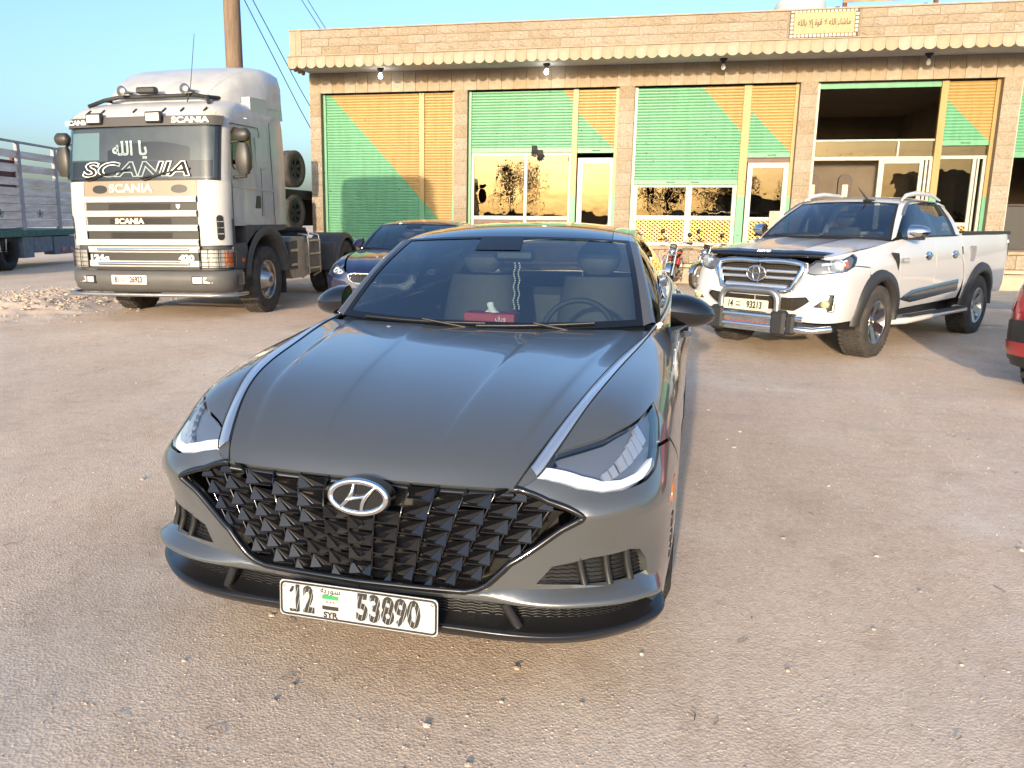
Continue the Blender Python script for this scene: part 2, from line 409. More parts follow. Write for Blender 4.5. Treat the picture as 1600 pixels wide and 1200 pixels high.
# ---------------------------------------------------------------- ground: one sheet, finer near the camera, gently uneven
def gnoise(x, y):
    n = 0
    for a, f, px, py in ((.016, .35, 1.3, 4.1), (.006, .9, 7.7, 2.2), (.0025, 2.3, 3.1, 9.4), (.0012, 5.1, .4, 6.2)):
        n += a * math.sin(f * x * 1.3 + px + 1.7 * math.sin(f * y * .8 + py)) * math.cos(f * y + py + 1.3 * math.sin(f * x * .7 + px))
    return n
def gflat(x, y):                            # how much relief is allowed: the parking spots are rolled flat
    return .35
def axis_pts(lo, hi, c0, c1, fine, coarse):
    p = list(np.arange(c0, c1 + 1e-6, fine)); s = coarse; q = p[-1]
    while q < hi: q += s; s *= 1.6; p.append(min(q, hi))
    s = coarse; q = p[0]
    while q > lo: q -= s; s *= 1.6; p.insert(0, max(q, lo))
    return p
def ground_mat():
    m = bpy.data.materials.new('packed_dirt'); m.use_nodes = True; t = m.node_tree; b = t.nodes['Principled BSDF']; N = t.nodes.new; L = t.links.new
    b.inputs['Roughness'].default_value = .93; b.inputs['Specular IOR Level'].default_value = .2
    tc = N('ShaderNodeTexCoord').outputs['Object']
    def noise(scale, det=5, rough=.6, vec=tc):
        n = N('ShaderNodeTexNoise'); n.inputs['Scale'].default_value = scale; n.inputs['Detail'].default_value = det; n.inputs['Roughness'].default_value = rough; L(vec, n.inputs['Vector']); return n.outputs['Fac']
    def ramp(f, *st):
        r = N('ShaderNodeValToRGB'); e = r.color_ramp.elements
        while len(e) < len(st): e.new(.5)
        for i, (p, c) in enumerate(st): e[i].position = p; e[i].color = (*c, 1)
        L(f, r.inputs[0]); return r.outputs[0]
    def mix(kind, fac, a, c):
        x = N('ShaderNodeMix'); x.data_type = 'RGBA'; x.blend_type = kind
        if isinstance(fac, float): x.inputs[0].default_value = fac
        else: L(fac, x.inputs[0])
        L(a, x.inputs[6]); L(c, x.inputs[7]); return x.outputs[2]
    base = ramp(noise(.45, 8, .62), (.30, (.73, .55, .405)), (.5, (.81, .635, .48)), (.70, (.85, .70, .555)))
    red = ramp(noise(.22, 4, .5), (.50, (0, 0, 0)), (.68, (1, 1, 1)))
    rc = N('ShaderNodeRGB'); rc.outputs[0].default_value = (.70, .50, .385, 1)
    f1 = N('ShaderNodeMath'); f1.operation = 'MULTIPLY'; f1.inputs[1].default_value = .55; L(red, f1.inputs[0])
    c = mix('MIX', f1.outputs[0], base, rc.outputs[0])
    # tyre-swept streaks
    mp = N('ShaderNodeMapping'); mp.inputs['Scale'].default_value = (1.4, .16, 1); mp.inputs['Rotation'].default_value = (0, 0, .7); L(tc, mp.inputs[0])
    c = mix('MULTIPLY', .28, c, ramp(noise(1.1, 6, .6, mp.outputs[0]), (.36, (.70, .66, .62)), (.6, (1, 1, 1))))
    # grit
    v = N('ShaderNodeTexVoronoi'); v.inputs['Scale'].default_value = 95; L(tc, v.inputs['Vector'])
    c = mix('MULTIPLY', .60, c, ramp(v.outputs['Color'], (.0, (.66, .63, .60)), (.35, (.93, .92, .9)), (1, (1.0, 1.0, 1.0))))
    v2 = N('ShaderNodeTexVoronoi'); v2.inputs['Scale'].default_value = 34; L(tc, v2.inputs['Vector'])
    sp = ramp(v2.outputs['Distance'], (.10, (1, 1, 1)), (.17, (0, 0, 0)))
    wh = N('ShaderNodeRGB'); wh.outputs[0].default_value = (.82, .71, .58, 1)
    pk = ramp(noise(9, 2), (.56, (0, 0, 0)), (.62, (1, 1, 1)))
    mm = N('ShaderNodeMath'); mm.operation = 'MULTIPLY'; L(sp, mm.inputs[0]); L(pk, mm.inputs[1])
    c = mix('MIX', mm.outputs[0], c, wh.outputs[0])
    c = mix('MULTIPLY', .45, c, ramp(noise(26, 6, .75), (.34, (.66, .62, .58)), (.56, (1, 1, 1))))
    # turning tyre tracks: pairs of pressed bands along wide arcs, broken up by noise
    sepo = N('ShaderNodeSeparateXYZ'); L(tc, sepo.inputs[0]); brk = ramp(noise(1.3, 5, .6), (.38, (0, 0, 0)), (.58, (1, 1, 1)))
    for (ax, ay, rr) in ((14., -3., 10.2), (14., -3., 11.75), (-13., 0., 8.2), (-13., 0., 9.7), (3., 21., 13.4), (3., 21., 14.9)):
        vd = N('ShaderNodeVectorMath'); vd.operation = 'DISTANCE'; cmb = N('ShaderNodeCombineXYZ'); L(sepo.outputs[0], cmb.inputs[0]); L(sepo.outputs[1], cmb.inputs[1]); L(cmb.outputs[0], vd.inputs[0]); vd.inputs[1].default_value = (ax, ay, 0)
        sb = N('ShaderNodeMath'); sb.operation = 'SUBTRACT'; sb.inputs[1].default_value = rr; L(vd.outputs['Value'], sb.inputs[0]); ab = N('ShaderNodeMath'); ab.operation = 'ABSOLUTE'; L(sb.outputs[0], ab.inputs[0])
        bd = ramp(ab.outputs[0], (.06, (1, 1, 1)), (.16, (0, 0, 0))); fm = N('ShaderNodeMath'); fm.operation = 'MULTIPLY'; L(bd, fm.inputs[0]); L(brk, fm.inputs[1]); f3 = N('ShaderNodeMath'); f3.operation = 'MULTIPLY'; f3.inputs[1].default_value = .30; L(fm.outputs[0], f3.inputs[0])
        dk = N('ShaderNodeRGB'); dk.outputs[0].default_value = (.50, .40, .32, 1); c = mix('MIX', f3.outputs[0], c, dk.outputs[0])
    # drifted pale dust and damp-looking darker patches
    c = mix('MIX', ramp(noise(.75, 7, .68), (.53, (0, 0, 0)), (.66, (.55, .55, .55))), c, wh.outputs[0])
    c = mix('MULTIPLY', .75, c, ramp(noise(1.7, 7, .7), (.30, (.80, .76, .72)), (.46, (1, 1, 1))))
    c = mix('MULTIPLY', .6, c, ramp(noise(7, 7, .75), (.33, (.80, .77, .74)), (.50, (1, 1, 1))))
    L(c, b.inputs['Base Color'])
    h = N('ShaderNodeMath'); h.operation = 'ADD'; L(noise(140, 8, .8), h.inputs[0]); L(v.outputs['Distance'], h.inputs[1])
    h2 = N('ShaderNodeMath'); h2.operation = 'MULTIPLY_ADD'; h2.inputs[1].default_value = 1.3; L(noise(14, 6, .75), h2.inputs[0]); L(h.outputs[0], h2.inputs[2])
    bp = N('ShaderNodeBump'); bp.inputs['Strength'].default_value = .28; bp.inputs['Distance'].default_value = .010; L(h2.outputs[0], bp.inputs['Height']); L(bp.outputs[0], b.inputs['Normal'])
    return m
GX = axis_pts(-900, 900, -10, 9, .16, .5); GY = axis_pts(-900, 1500, -3, 19.4, .16, .5)
gm = MB(); gm.grid([[(x, y, gnoise(x, y) * (1 if abs(x) < 60 and -40 < y < 60 else 0)) for y in GY] for x in GX]); 
GMAT = ground_mat()
g = gm.build('ground', GMAT); tag(g, 'packed pale brown dirt yard', None, kind='structure')
# loose stones on the dirt
def stone_mesh(seed, n=1):
    r = random.Random(seed); bm = bmesh.new(); bmesh.ops.create_icosphere(bm, subdivisions=n, radius=1)
    for v in bm.verts: v.co *= r.uniform(.7, 1.12); v.co.z *= .62
    V = [tuple(v.co) for v in bm.verts]; F = [tuple(v.index for v in f.verts) for f in bm.faces]; bm.free(); return V, F
STONES = [stone_mesh(i) for i in range(9)]
def scatter(name, label, spots, m):
    b = MB()
    V = []; F = []
    for x, y, z, s, k in spots:
        sv, sf = STONES[k % 9]; a = random.uniform(0, 6.28); ca, sa = math.cos(a), math.sin(a); o = len(V); ex = random.uniform(.8, 1.4)
        V += [(x + s * ex * (p[0] * ca - p[1] * sa), y + s * (p[0] * sa + p[1] * ca), z + s * p[2]) for p in sv]; F += [tuple(i + o for i in f) for f in sf]
    b.v = V; b.f = F; b.sm = [False] * len(F); b.mi = [random.randrange(3) for _ in F]
    n = len(STONES[0][1]); k = 0
    for i in range(0, len(F), n):
        k = random.choice((0, 0, 1, 1, 2))
        for j in range(i, min(i + n, len(F))): b.mi[j] = k
    o = b.build(name, m, fix=False); return tag(o, label, None, kind='stuff')
PEB = [mat('pebble_pale', (.58, .48, .39), .9, var=.3, vscale=20), mat('pebble_brown', (.48, .39, .31), .9, var=.3, vscale=20), mat('pebble_grey', (.36, .32, .28), .9, var=.3, vscale=20)]
sp = []
for i in range(38000):                      # density falls off with distance from the camera so that stones stay a few pixels
    d = 1.0 + 15 * random.random() ** 1.7; a = rad(random.uniform(-52, 28)); x, y = d * math.sin(a), d * math.cos(a)
    cl = .5 + .5 * math.sin(x * 1.1 + 2 * math.sin(y * .7)) * math.cos(y * .9 + x * .5)
    if random.random() > .35 + .65 * cl: continue
    s = random.choice((.0015, .0018, .0022, .0026, .003, .004)) * random.uniform(.7, 1.25)
    if random.random() < .004: s = random.uniform(.007, .012)
    sp.append((x, y, gnoise(x, y) + s * .2, s, random.randrange(9)))
for i in range(45):                        # a few bigger stones
    d = 1.4 + 13 * random.random() ** 1.3; a = rad(random.uniform(-52, 28)); x, y = d * math.sin(a), d * math.cos(a); s = random.uniform(.007, .016); sp.append((x, y, gnoise(x, y) + s * .25, s, random.randrange(9)))
tw = MB()
for i in range(60):                         # dry twigs and straw
    d = 1.6 + 10 * random.random(); a = rad(random.uniform(-50, 28)); x, y = d * math.sin(a), d * math.cos(a); b_ = random.uniform(0, 6.28); l_ = random.uniform(.02, .07); z = gnoise(x, y) + .004
    tw.tube([(x, y, z), (x + l_ * .5 * math.cos(b_), y + l_ * .5 * math.sin(b_), z + .004), (x + l_ * math.cos(b_ + .3), y + l_ * math.sin(b_ + .3), z)], [.0016, .0014, .0008], 4)
tag(tw.build('dry_twigs', mat('dry_twig', (.10, .07, .05), .9)), 'dry twigs and straw lying about the dirt yard', None, kind='stuff')
scatter('loose_gravel', 'small loose stones scattered over the dirt yard', sp, PEB)
# rubble bank beside the lorry
sp = []
def bank(x, y):
    return .13 * math.exp(-((x + 9.9 + .25 * (y - 12)) / 1.25) ** 2) * math.exp(-((y - 12.6) / 2.1) ** 2) + .05 * math.exp(-((x + 9.2) / .9) ** 2 - ((y - 11.0) / .8) ** 2)
bm_ = MB(); bx = np.arange(-14.5, -6.6, .08); by = np.arange(8.6, 17.6, .1)
bm_.grid([[(x, y, gnoise(x, y) - .012 + bank(x, y) * (1 + .35 * math.sin(9 * x + 3 * math.sin(5 * y)) * math.cos(7 * y + x))) for y in by] for x in bx])
tag(bm_.build('rubble_bank', GMAT), 'low bank of earth and rubble beside the white lorry', None, kind='stuff')
for i in range(1500):
    x, y = random.gauss(-9.8, 1.2), random.gauss(12.2, 1.5)
    if not (-13.5 < x < -7.6 and 9 < y < 17): continue
    s = random.choice((.012, .018, .025, .035, .05)) * random.uniform(.6, 1.2) * (.5 + bank(x, y) * 3)
    sp.append((x, y, gnoise(x, y) + bank(x, y) + s * .1, s, random.randrange(9)))
scatter('rubble', 'loose stones heaped on the rubble bank', sp, [PEB[1], PEB[1], PEB[2]])
# ---------------------------------------------------------------- the row of shops
STONE = mat('limestone', (.335, .27, .192), .9, var=.30, vscale=7, bump=.5, bscale=28, orand=.10)
STONE2 = mat('dressed_stone', (.345, .275, .195), .85, var=.18, vscale=5, bump=.25, bscale=60, orand=.06)
MORTAR = mat('mortar', (.24, .19, .14), .95, var=.2, vscale=12)
PLASTER = mat('plaster', (.46, .38, .29), .95, var=.25, vscale=1.6, bump=.3, bscale=30)
SOFFIT = mat('soffit_paint', (.46, .45, .44), .9, var=.15, vscale=2)
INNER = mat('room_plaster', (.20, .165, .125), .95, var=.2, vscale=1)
ALU = mat('cream_aluminium', (.43, .41, .33), .42, metal=.0, var=.1, vscale=6)
DARKM = mat('dark_metal', (.035, .033, .03), .5)
BROWN = mat('brown_panel', (.10, .045, .03), .5, var=.3, vscale=8)
WGL = glassmat('shop_glass', (.50, .47, .42), refl=.05, fres=1.5, gl=(.72, .62, .44), wave=.045)
shop = thing('shop_building', 'long single-storey stone shop row with scalloped canopy and green and orange shutters', 'building', (0, YF, 0))
X0B, X1B = -8.13, 11.75
PIL = [(-8.13, -7.83), (-4.42, -4.09), (-.52, -.16), (3.41, 3.78), (7.43, 7.79), (11.4, 11.75)]
OPEN = [(PIL[i][1], PIL[i + 1][0]) for i in range(5)]
ZFL, ZLI, ZSO = .89, 4.50, 4.98
# carcass: side and rear walls, roof slab, party walls, floor, room ceilings
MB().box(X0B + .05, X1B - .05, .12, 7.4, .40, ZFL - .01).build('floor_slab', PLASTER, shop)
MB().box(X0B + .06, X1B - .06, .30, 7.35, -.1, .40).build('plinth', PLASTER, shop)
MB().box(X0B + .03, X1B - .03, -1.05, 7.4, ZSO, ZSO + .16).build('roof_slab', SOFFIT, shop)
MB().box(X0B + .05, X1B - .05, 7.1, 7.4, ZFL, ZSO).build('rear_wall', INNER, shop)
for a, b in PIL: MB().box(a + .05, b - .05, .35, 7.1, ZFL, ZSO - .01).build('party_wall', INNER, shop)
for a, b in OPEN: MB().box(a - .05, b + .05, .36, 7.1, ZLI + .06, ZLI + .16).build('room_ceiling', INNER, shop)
# rough-faced stone block of unit size: front face rises in the middle
def rough_block(seed, nx=8, nz=5):
    r = random.Random(seed); b = MB(); P = []
    ph = [(r.uniform(1, 6), r.uniform(1, 7), r.uniform(0, 6), r.uniform(0, 6)) for _ in range(5)]
    for i in range(nx + 1):
        row = []
        for j in range(nz + 1):
            x, z = i / nx, j / nz; e = min(x, 1 - x, z * .7, (1 - z) * .7) ; e = min(1, e / .13)
            h = sum(math.sin(2 * math.pi * (a * x + p)) * math.cos(2 * math.pi * (c * z + q)) for a, c, p, q in ph) / 5
            row.append((x, -(e * (.35 + .9 * h + r.uniform(-.12, .12))), z))
        P.append(row)
    b.grid(P, smooth=False)
    b.add([(0, 0, 0), (1, 0, 0), (1, 0, 1), (0, 0, 1), (0, 1.5, 0), (1, 1.5, 0), (1, 1.5, 1), (0, 1.5, 1)], [(0, 1, 5, 4), (1, 2, 6, 5), (2, 3, 7, 6), (3, 0, 4, 7)])
    return b.mesh('stone_block', STONE, fix=False)
RB = [rough_block(i) for i in range(14)]
def smooth_block(seed, m=STONE2):
    b = MB(); b.box(0, 1, 0, 1.5, 0, 1); me = b.mesh('stone_block', m); return me
SBm = smooth_block(0)
J = .011
def courses(parent, x0, x1, z0, z1, rows, wid, y, depth=.028, rough=True, brick=True):
    hh = (z1 - z0) / rows
    for r in range(rows):
        n = max(1, round((x1 - x0) / wid)); w = (x1 - x0) / n; xs = [x0 + i * w for i in range(n + 1)]
        if brick and n > 1 and r % 2: xs = [x0] + [x0 + (i + .5) * w for i in range(n)] + [x1]
        if n > 1: xs = [xs[0]] + [q + random.uniform(-.05, .05) for q in xs[1:-1]] + [xs[-1]]
        for i in range(len(xs) - 1):
            me = random.choice(RB) if rough else SBm
            put('stone_block', me, parent, (xs[i] + J / 2, y + random.uniform(-.003, .003), z0 + r * hh + J / 2), (0, 0, 0), (xs[i + 1] - xs[i] - J, depth, hh - J))
for a, b in PIL:
    p = MB().box(a + .004, b - .004, .012, .36, ZFL, ZSO - .004).build('stone_pillar', MORTAR, shop)
    courses(p, a, b, ZFL, ZLI + .02, 13, 2, 0)
# corner return of the left end wall
e = MB().box(X0B + .004, X0B + .3, .37, 7.4, .41, ZSO - .004).build('end_wall', STONE, shop)
# band of upright dressed stones over the openings
p = MB().box(X0B + .01, X1B - .01, .02, .34, ZLI + .03, ZSO - .002).build('lintel', MORTAR, shop)
x = X0B
while x < X1B - .1:
    wv = min(.30 + random.uniform(-.015, .015), X1B - x); put('stone_block', SBm, p, (x + J / 2, .006 + random.uniform(-.002, .002), ZLI + .005), (0, 0, 0), (wv - J, .02, ZSO - ZLI - .012)); x += wv
# stone edge of the raised floor
p = MB().box(X0B + .01, X1B - .01, .02, .11, .50, ZFL - .012).build('floor_edge', MORTAR, shop)
courses(p, X0B, X1B, .50, ZFL - .08, 1, .36, 0, depth=.02)
MB().box(X0B - .01, X1B + .01, -.05, .35, ZFL - .075, ZFL + .002, bev=.012).build('step_slab', STONE2, shop)
# canopy with hanging scalloped tiles, parapet above
YC = -1.14
can = MB().box(X0B + .04, X1B - .04, YC + .035, YC + .16, ZSO - .03, 5.15).build('canopy_beam', SOFFIT, shop)
def tongue(w, h0, h1, d=.03):
    n = 10; poly = [(0, h1), (0, h0 + w * .42)] + [(w / 2 - w / 2 * math.cos(math.pi * i / n), h0 + w * .42 * (1 - math.sin(math.pi * i / n) ** .9)) for i in range(1, n)] + [(w, h0 + w * .42), (w, h1)]
    return MB().prism(poly, 0, d).mesh('canopy_tile', STONE2)
TW = .235; TG = tongue(TW - .005, 4.895, 5.155)
n = int((X1B - X0B + .1) / TW)
for i in range(n): put('canopy_tile', TG, can, (X0B - .04 + i * TW, YC + random.uniform(-.002, .002), random.uniform(-.003, .003)))
for i in range(4): put('canopy_tile', TG, can, (X0B - .045, YC + .04 + (i + 1) * TW, 0), (0, 0, -math.pi / 2))
MB().box(X0B - .06, X1B + .06, YC - .025, YC + .2, 5.158, 5.185, bev=.008).build('canopy_ledge', STONE2, shop)
par = MB().box(X0B + .02, X1B - .02, YC + .05, YC + .25, 5.187, 5.73).build('parapet', MORTAR, shop)
courses(par, X0B + .30, 2.86, 5.19, 5.725, 3, .46, YC + .035, depth=.026)
courses(par, 4.26, X1B, 5.19, 5.725, 3, .46, YC + .035, depth=.026)
for q in (X0B, X0B + .15): put('stone_block', SBm, par, (q + .003, YC + .03, 5.19), (0, 0, 0), (.144, .03, .535))
MB().box(X0B - .01, X1B + .01, YC + .015, YC + .27, 5.728, 5.76, bev=.008).build('coping', STONE2, shop)
# side return of the parapet on the left end
MB().box(X0B + .006, X0B + .2, YC + .26, 7.3, 5.15, 5.74).build('parapet_return', STONE2, shop)
# inscription panel
GOLD = mat('gold_stone', (.36, .27, .14), .6, var=.15, vscale=6); INK = mat('inscription_ink', (.05, .04, .012), .6); TILE = mat('mosaic_tile', (.66, .55, .40), .6)
ins = MB().box(2.98, 4.14, YC + .018, YC + .05, 5.27, 5.68).build('inscription_panel', GOLD, shop)
text('lettering', arabic('ماشاء الله لا قوة إلا بالله'), .165, INK, ins, (3.56, YC + .016, 5.48), FRONT, ext=.003, bold=.0030, sx=.66)
bk = MB().box(2.90, 4.22, YC + .03, YC + .05, 5.20, 5.722).build('inscription_border', INK, shop)
tl = MB().box(0, .055, 0, .02, 0, .055, bev=.004).mesh('mosaic_tile', TILE)
for i in range(17):
    for z in (5.208, 5.686): put('mosaic_tile', tl, bk, (2.915 + i * .0755, YC + .022, z), sc=(1, 1, .6 if z > 5.5 else 1))
for i in range(1, 6):
    for xx in (2.915, 4.155): put('mosaic_tile', tl, bk, (xx, YC + .022, 5.21 + i * .078))
# lamps under the canopy: two are lit
HOLD = mat('lamp_holder', (.02, .018, .016), .6); BULB = mat('bulb_off', (.75, .75, .72), .15); BON = mat('bulb_lit', (.9, .9, .9), .3, emit=(1, .97, .9), es=14)
for i, (lx, ly) in enumerate(((-6.13, 19.07), (-2.17, 19.12), (1.71, 19.14), (5.85, 19.24))):
    t = thing('canopy_lamp', ['lit bulb under the canopy above the closed orange and green shutter', 'lit bulb under the canopy above the glass door with a black top', 'unlit bulb under the canopy above the large green shutter', 'unlit bulb under the canopy above the open shop'][i], 'lamp', (lx, ly, ZSO), 0, 'bulbs under the canopy')
    MB().lathe([(0, -.005), (.085, -.005), (.08, -.03), (.035, -.075), (.03, -.11), (0, -.11)], 14, 'Z').build('holder', HOLD, t)
    MB().lathe([(.02, -.10), (.028, -.125), (.045, -.16), (.05, -.19), (.036, -.225), (0, -.24)], 14, 'Z').build('bulb', BON if i < 2 else BULB, t)
# ---------------------------------------------------------------- shutters and shop fronts (recessed .2 m)
def shutter_mat(name, line, ref=None):
    """green below, orange above a painted diagonal; line: (x, z), (x, z) or None for one colour"""
    m = bpy.data.materials.new(name); m.use_nodes = True; t = m.node_tree; b = t.nodes['Principled BSDF']; N = t.nodes.new; L = t.links.new
    b.inputs['Roughness'].default_value = .45
    tc = N('ShaderNodeTexCoord').outputs['Object']; sx = N('ShaderNodeSeparateXYZ'); L(tc, sx.inputs[0])
    no = N('ShaderNodeTexNoise'); no.inputs['Scale'].default_value = 2.2; no.inputs['Detail'].default_value = 7; L(tc, no.inputs['Vector'])
    (xa, za), (xb, zb) = line; sl = (zb - za) / (xb - xa)
    a = N('ShaderNodeMath'); a.operation = 'MULTIPLY_ADD'; a.inputs[1].default_value = -sl; a.inputs[2].default_value = -(za - sl * xa); L(sx.outputs[0], a.inputs[0])
    d = N('ShaderNodeMath'); d.operation = 'ADD'; L(a.outputs[0], d.inputs[0]); L(sx.outputs[2], d.inputs[1])
    r = N('ShaderNodeMapRange'); r.inputs['From Min'].default_value = -.012; r.inputs['From Max'].default_value = .012; L(d.outputs[0], r.inputs[0])
    mx = N('ShaderNodeMix'); mx.data_type = 'RGBA'; L(r.outputs[0], mx.inputs[0]); mx.inputs[6].default_value = (.092, .285, .158, 1); mx.inputs[7].default_value = (.325, .21, .066, 1)
    # chalky fading and a few scuffs, streaked sideways along the slats
    mp = N('ShaderNodeMapping'); mp.inputs['Scale'].default_value = (.7, 1, 9); L(tc, mp.inputs[0])
    n2 = N('ShaderNodeTexNoise'); n2.inputs['Scale'].default_value = 3; n2.inputs['Detail'].default_value = 8; n2.inputs['Roughness'].default_value = .7; L(mp.outputs[0], n2.inputs['Vector'])
    rp = N('ShaderNodeValToRGB'); rp.color_ramp.elements[0].position = .62; rp.color_ramp.elements[1].position = .78; rp.color_ramp.elements[1].color = (.35, .35, .35, 1); rp.color_ramp.elements[0].color = (0, 0, 0, 1); L(n2.outputs['Fac'], rp.inputs[0])
    m2 = N('ShaderNodeMix'); m2.data_type = 'RGBA'; L(rp.outputs[0], m2.inputs[0]); L(mx.outputs[2], m2.inputs[6]); m2.inputs[7].default_value = (.50, .58, .40, 1)
    m3 = N('ShaderNodeMix'); m3.data_type = 'RGBA'; m3.blend_type = 'MULTIPLY'; m3.inputs[0].default_value = .35; pass
    # grime: rain streaks down the slats, scuffed dark specks
    mp2 = N('ShaderNodeMapping'); mp2.inputs['Scale'].default_value = (5, 1, .5); L(tc, mp2.inputs[0])
    n3 = N('ShaderNodeTexNoise'); n3.inputs['Scale'].default_value = 2; n3.inputs['Detail'].default_value = 6; L(mp2.outputs[0], n3.inputs['Vector'])
    r3 = N('ShaderNodeValToRGB'); r3.color_ramp.elements[0].position = .34; r3.color_ramp.elements[0].color = (.62, .60, .56, 1); r3.color_ramp.elements[1].position = .58; r3.color_ramp.elements[1].color = (1, 1, 1, 1); L(n3.outputs['Fac'], r3.inputs[0])
    L(m2.outputs[2], m3.inputs[6]); L(r3.outputs[0], m3.inputs[7]); m3.inputs[0].default_value = .32
    vo = N('ShaderNodeTexVoronoi'); vo.inputs['Scale'].default_value = 3.2; L(tc, vo.inputs['Vector'])
    r4 = N('ShaderNodeValToRGB'); r4.color_ramp.elements[0].position = .05; r4.color_ramp.elements[0].color = (.12, .10, .08, 1); r4.color_ramp.elements[1].position = .075; r4.color_ramp.elements[1].color = (1, 1, 1, 1); L(vo.outputs['Distance'], r4.inputs[0])
    m4 = N('ShaderNodeMix'); m4.data_type = 'RGBA'; m4.blend_type = 'MULTIPLY'; m4.inputs[0].default_value = .8; L(m3.outputs[2], m4.inputs[6]); L(r4.outputs[0], m4.inputs[7])
    L(m4.outputs[2], b.inputs['Base Color'])
    return m
FAR = ((-50, 200), (50, 199)); NEAR = ((-50, -9), (50, -9.1))
SY = .20
def shutter(name, x0, x1, z0, z1, m, handles=(), bar=True):
    b = MB(); pit = .066; n = int((z1 - z0 - (.12 if bar else 0)) / pit); prof = []
    zb = z0 + (.12 if bar else 0)
    for i in range(n + 1):
        z = zb + i * pit
        for f, d in ((0, .006), (.10, -.002), (.35, -.009), (.65, -.009), (.90, -.002)):
            if z + f * pit <= z1: prof.append((z + f * pit, d))
    b.grid([[(x, SY + d, z) for z, d in prof] for x in (x0, x1)], smooth=False)
    o = b.build(name, m, shop, fix=False)
    if bar:
        q = MB().box(x0, x1, SY - .018, SY + .012, z0, z0 + .12, bev=.006).build('bottom_bar', m, o)
        for hx in handles: MB().tube([(hx - .09, SY - .018, z0 + .06), (hx - .09, SY - .05, z0 + .06), (hx + .09, SY - .05, z0 + .06), (hx + .09, SY - .018, z0 + .06)], .008, 6).build('handle', m, o)
    return o
def bars(name, boxes, m, parent=None, bev=.006):
    r = []
    for bx in boxes: r.append(MB().box(*bx, bev=bev).build(name, m, parent or shop))
    return r
def pane(x0, x1, z0, z1, y=.235, tilt=0.): return MB().box(x0, x1, y, y + .006, z0, z1).build('window_pane', WGL, shop)
POSTM = shutter_mat('post_paint', ((-50, 2.05), (50, 2.0499)))
GREENP = shutter_mat('green_paint', FAR); 
# green guide rails at the sides of each opening
for (a, b), zb in zip(OPEN, (ZFL, ZFL, ZFL, ZFL, ZFL)):
    MB().box(a, a + .07, SY - .05, SY + .03, ZFL + .003, ZLI).build('guide_rail', GREENP if a < 0 and a > -9 and a < -4 else ALU, shop)
    MB().box(b - .07, b, SY - .05, SY + .03, ZFL + .003, ZLI).build('guide_rail', POSTM, shop)
# shop 1, shut
D1 = ((-7.63, 4.47), (-4.77, 1.39))
S1 = shutter_mat('shutter_paint_one', D1)
shutter('roller_shutter', -7.76, -5.34, ZFL, 4.49, S1, (-6.9, -6.1)); shutter('roller_shutter', -5.20, -4.49, ZFL, 4.49, S1)
bars('shutter_post', [(-5.34, -5.20, SY - .05, SY + .03, ZFL + .003, 4.49)], S1)
# shop 2, half open
shutter('roller_shutter', -4.02, -1.585, 3.06, 4.49, shutter_mat('shutter_paint_two', ((-1.83, 4.49), (-1.56, 4.17))))
shutter('roller_shutter', -1.45, -.59, 3.04, 4.49, shutter_mat('shutter_paint_two_side', ((-1.43, 3.94), (-.55, 3.10))), (-1.0,))
bars('shutter_post', [(-1.585, -1.45, SY - .05, SY + .03, ZFL + .003, 4.49)], POSTM)
bars('window_frame', [(-4.02, -3.95, .21, .26, ZFL, 3.06), (-2.71, -2.635, .205, .265, 1.55, 3.06), (-1.64, -1.587, .21, .26, ZFL, 3.06), (-3.95, -1.64, .20, .27, 1.47, 1.56), (-3.95, -1.64, .21, .26, 2.99, 3.058), (-3.95, -1.64, .21, .26, ZFL + .003, .98), (-2.71, -2.635, .21, .26, .98, 1.47)], ALU)
pane(-3.95, -2.71, 1.56, 2.99); pane(-2.635, -1.64, 1.56, 2.99)
bars('kick_panel', [(-3.95, -2.71, .225, .25, .98, 1.47), (-2.635, -1.64, .225, .25, .98, 1.47)], BROWN, bev=0)
d2 = MB().box(-1.42, -1.30, .20, .27, ZFL + .003, 2.93).box(-.66, -.595, .20, .27, ZFL + .003, 2.93).box(-1.30, -.66, .20, .27, 2.80, 2.93).box(-1.30, -.66, .20, .27, ZFL + .003, 1.0).build('door', ALU, shop)
MB().box(-1.30, -.66, .232, .238, 1.0, 2.80).build('door_pane', WGL, d2)
# shop 3, two thirds shut over windows and gilt mesh
shutter('roller_shutter', -.09, 2.245, 2.31, 4.49, shutter_mat('shutter_paint_three', ((1.34, 4.49), (2.32, 3.41))), (.75, 1.3))
shutter('roller_shutter', 2.42, 3.34, 2.91, 4.49, shutter_mat('shutter_paint_three_side', ((2.48, 3.89), (3.32, 3.04))), (2.95,))
bars('shutter_post', [(2.245, 2.42, SY - .05, SY + .03, ZFL + .003, 4.49)], POSTM)
bars('window_frame', [(-.09, .0, .20, .27, ZFL, 2.31), (1.11, 1.25, .20, .27, ZFL + .1, 2.31), (2.15, 2.245, .20, .27, ZFL, 2.31), (0, 1.11, .20, .27, 1.50, 1.60), (1.25, 2.15, .20, .27, 1.50, 1.60), (0, 2.15, .19, .28, ZFL + .003, .985), (0, 2.15, .21, .26, 2.25, 2.308)], ALU)
pane(0, 1.11, 1.60, 2.25); pane(1.25, 2.15, 1.60, 2.25)
GILT = mat('gilt_mesh', (.48, .25, .06), .38, metal=.6, var=.2, vscale=6); MBK = mat('mesh_backing', (.05, .022, .012), .7)
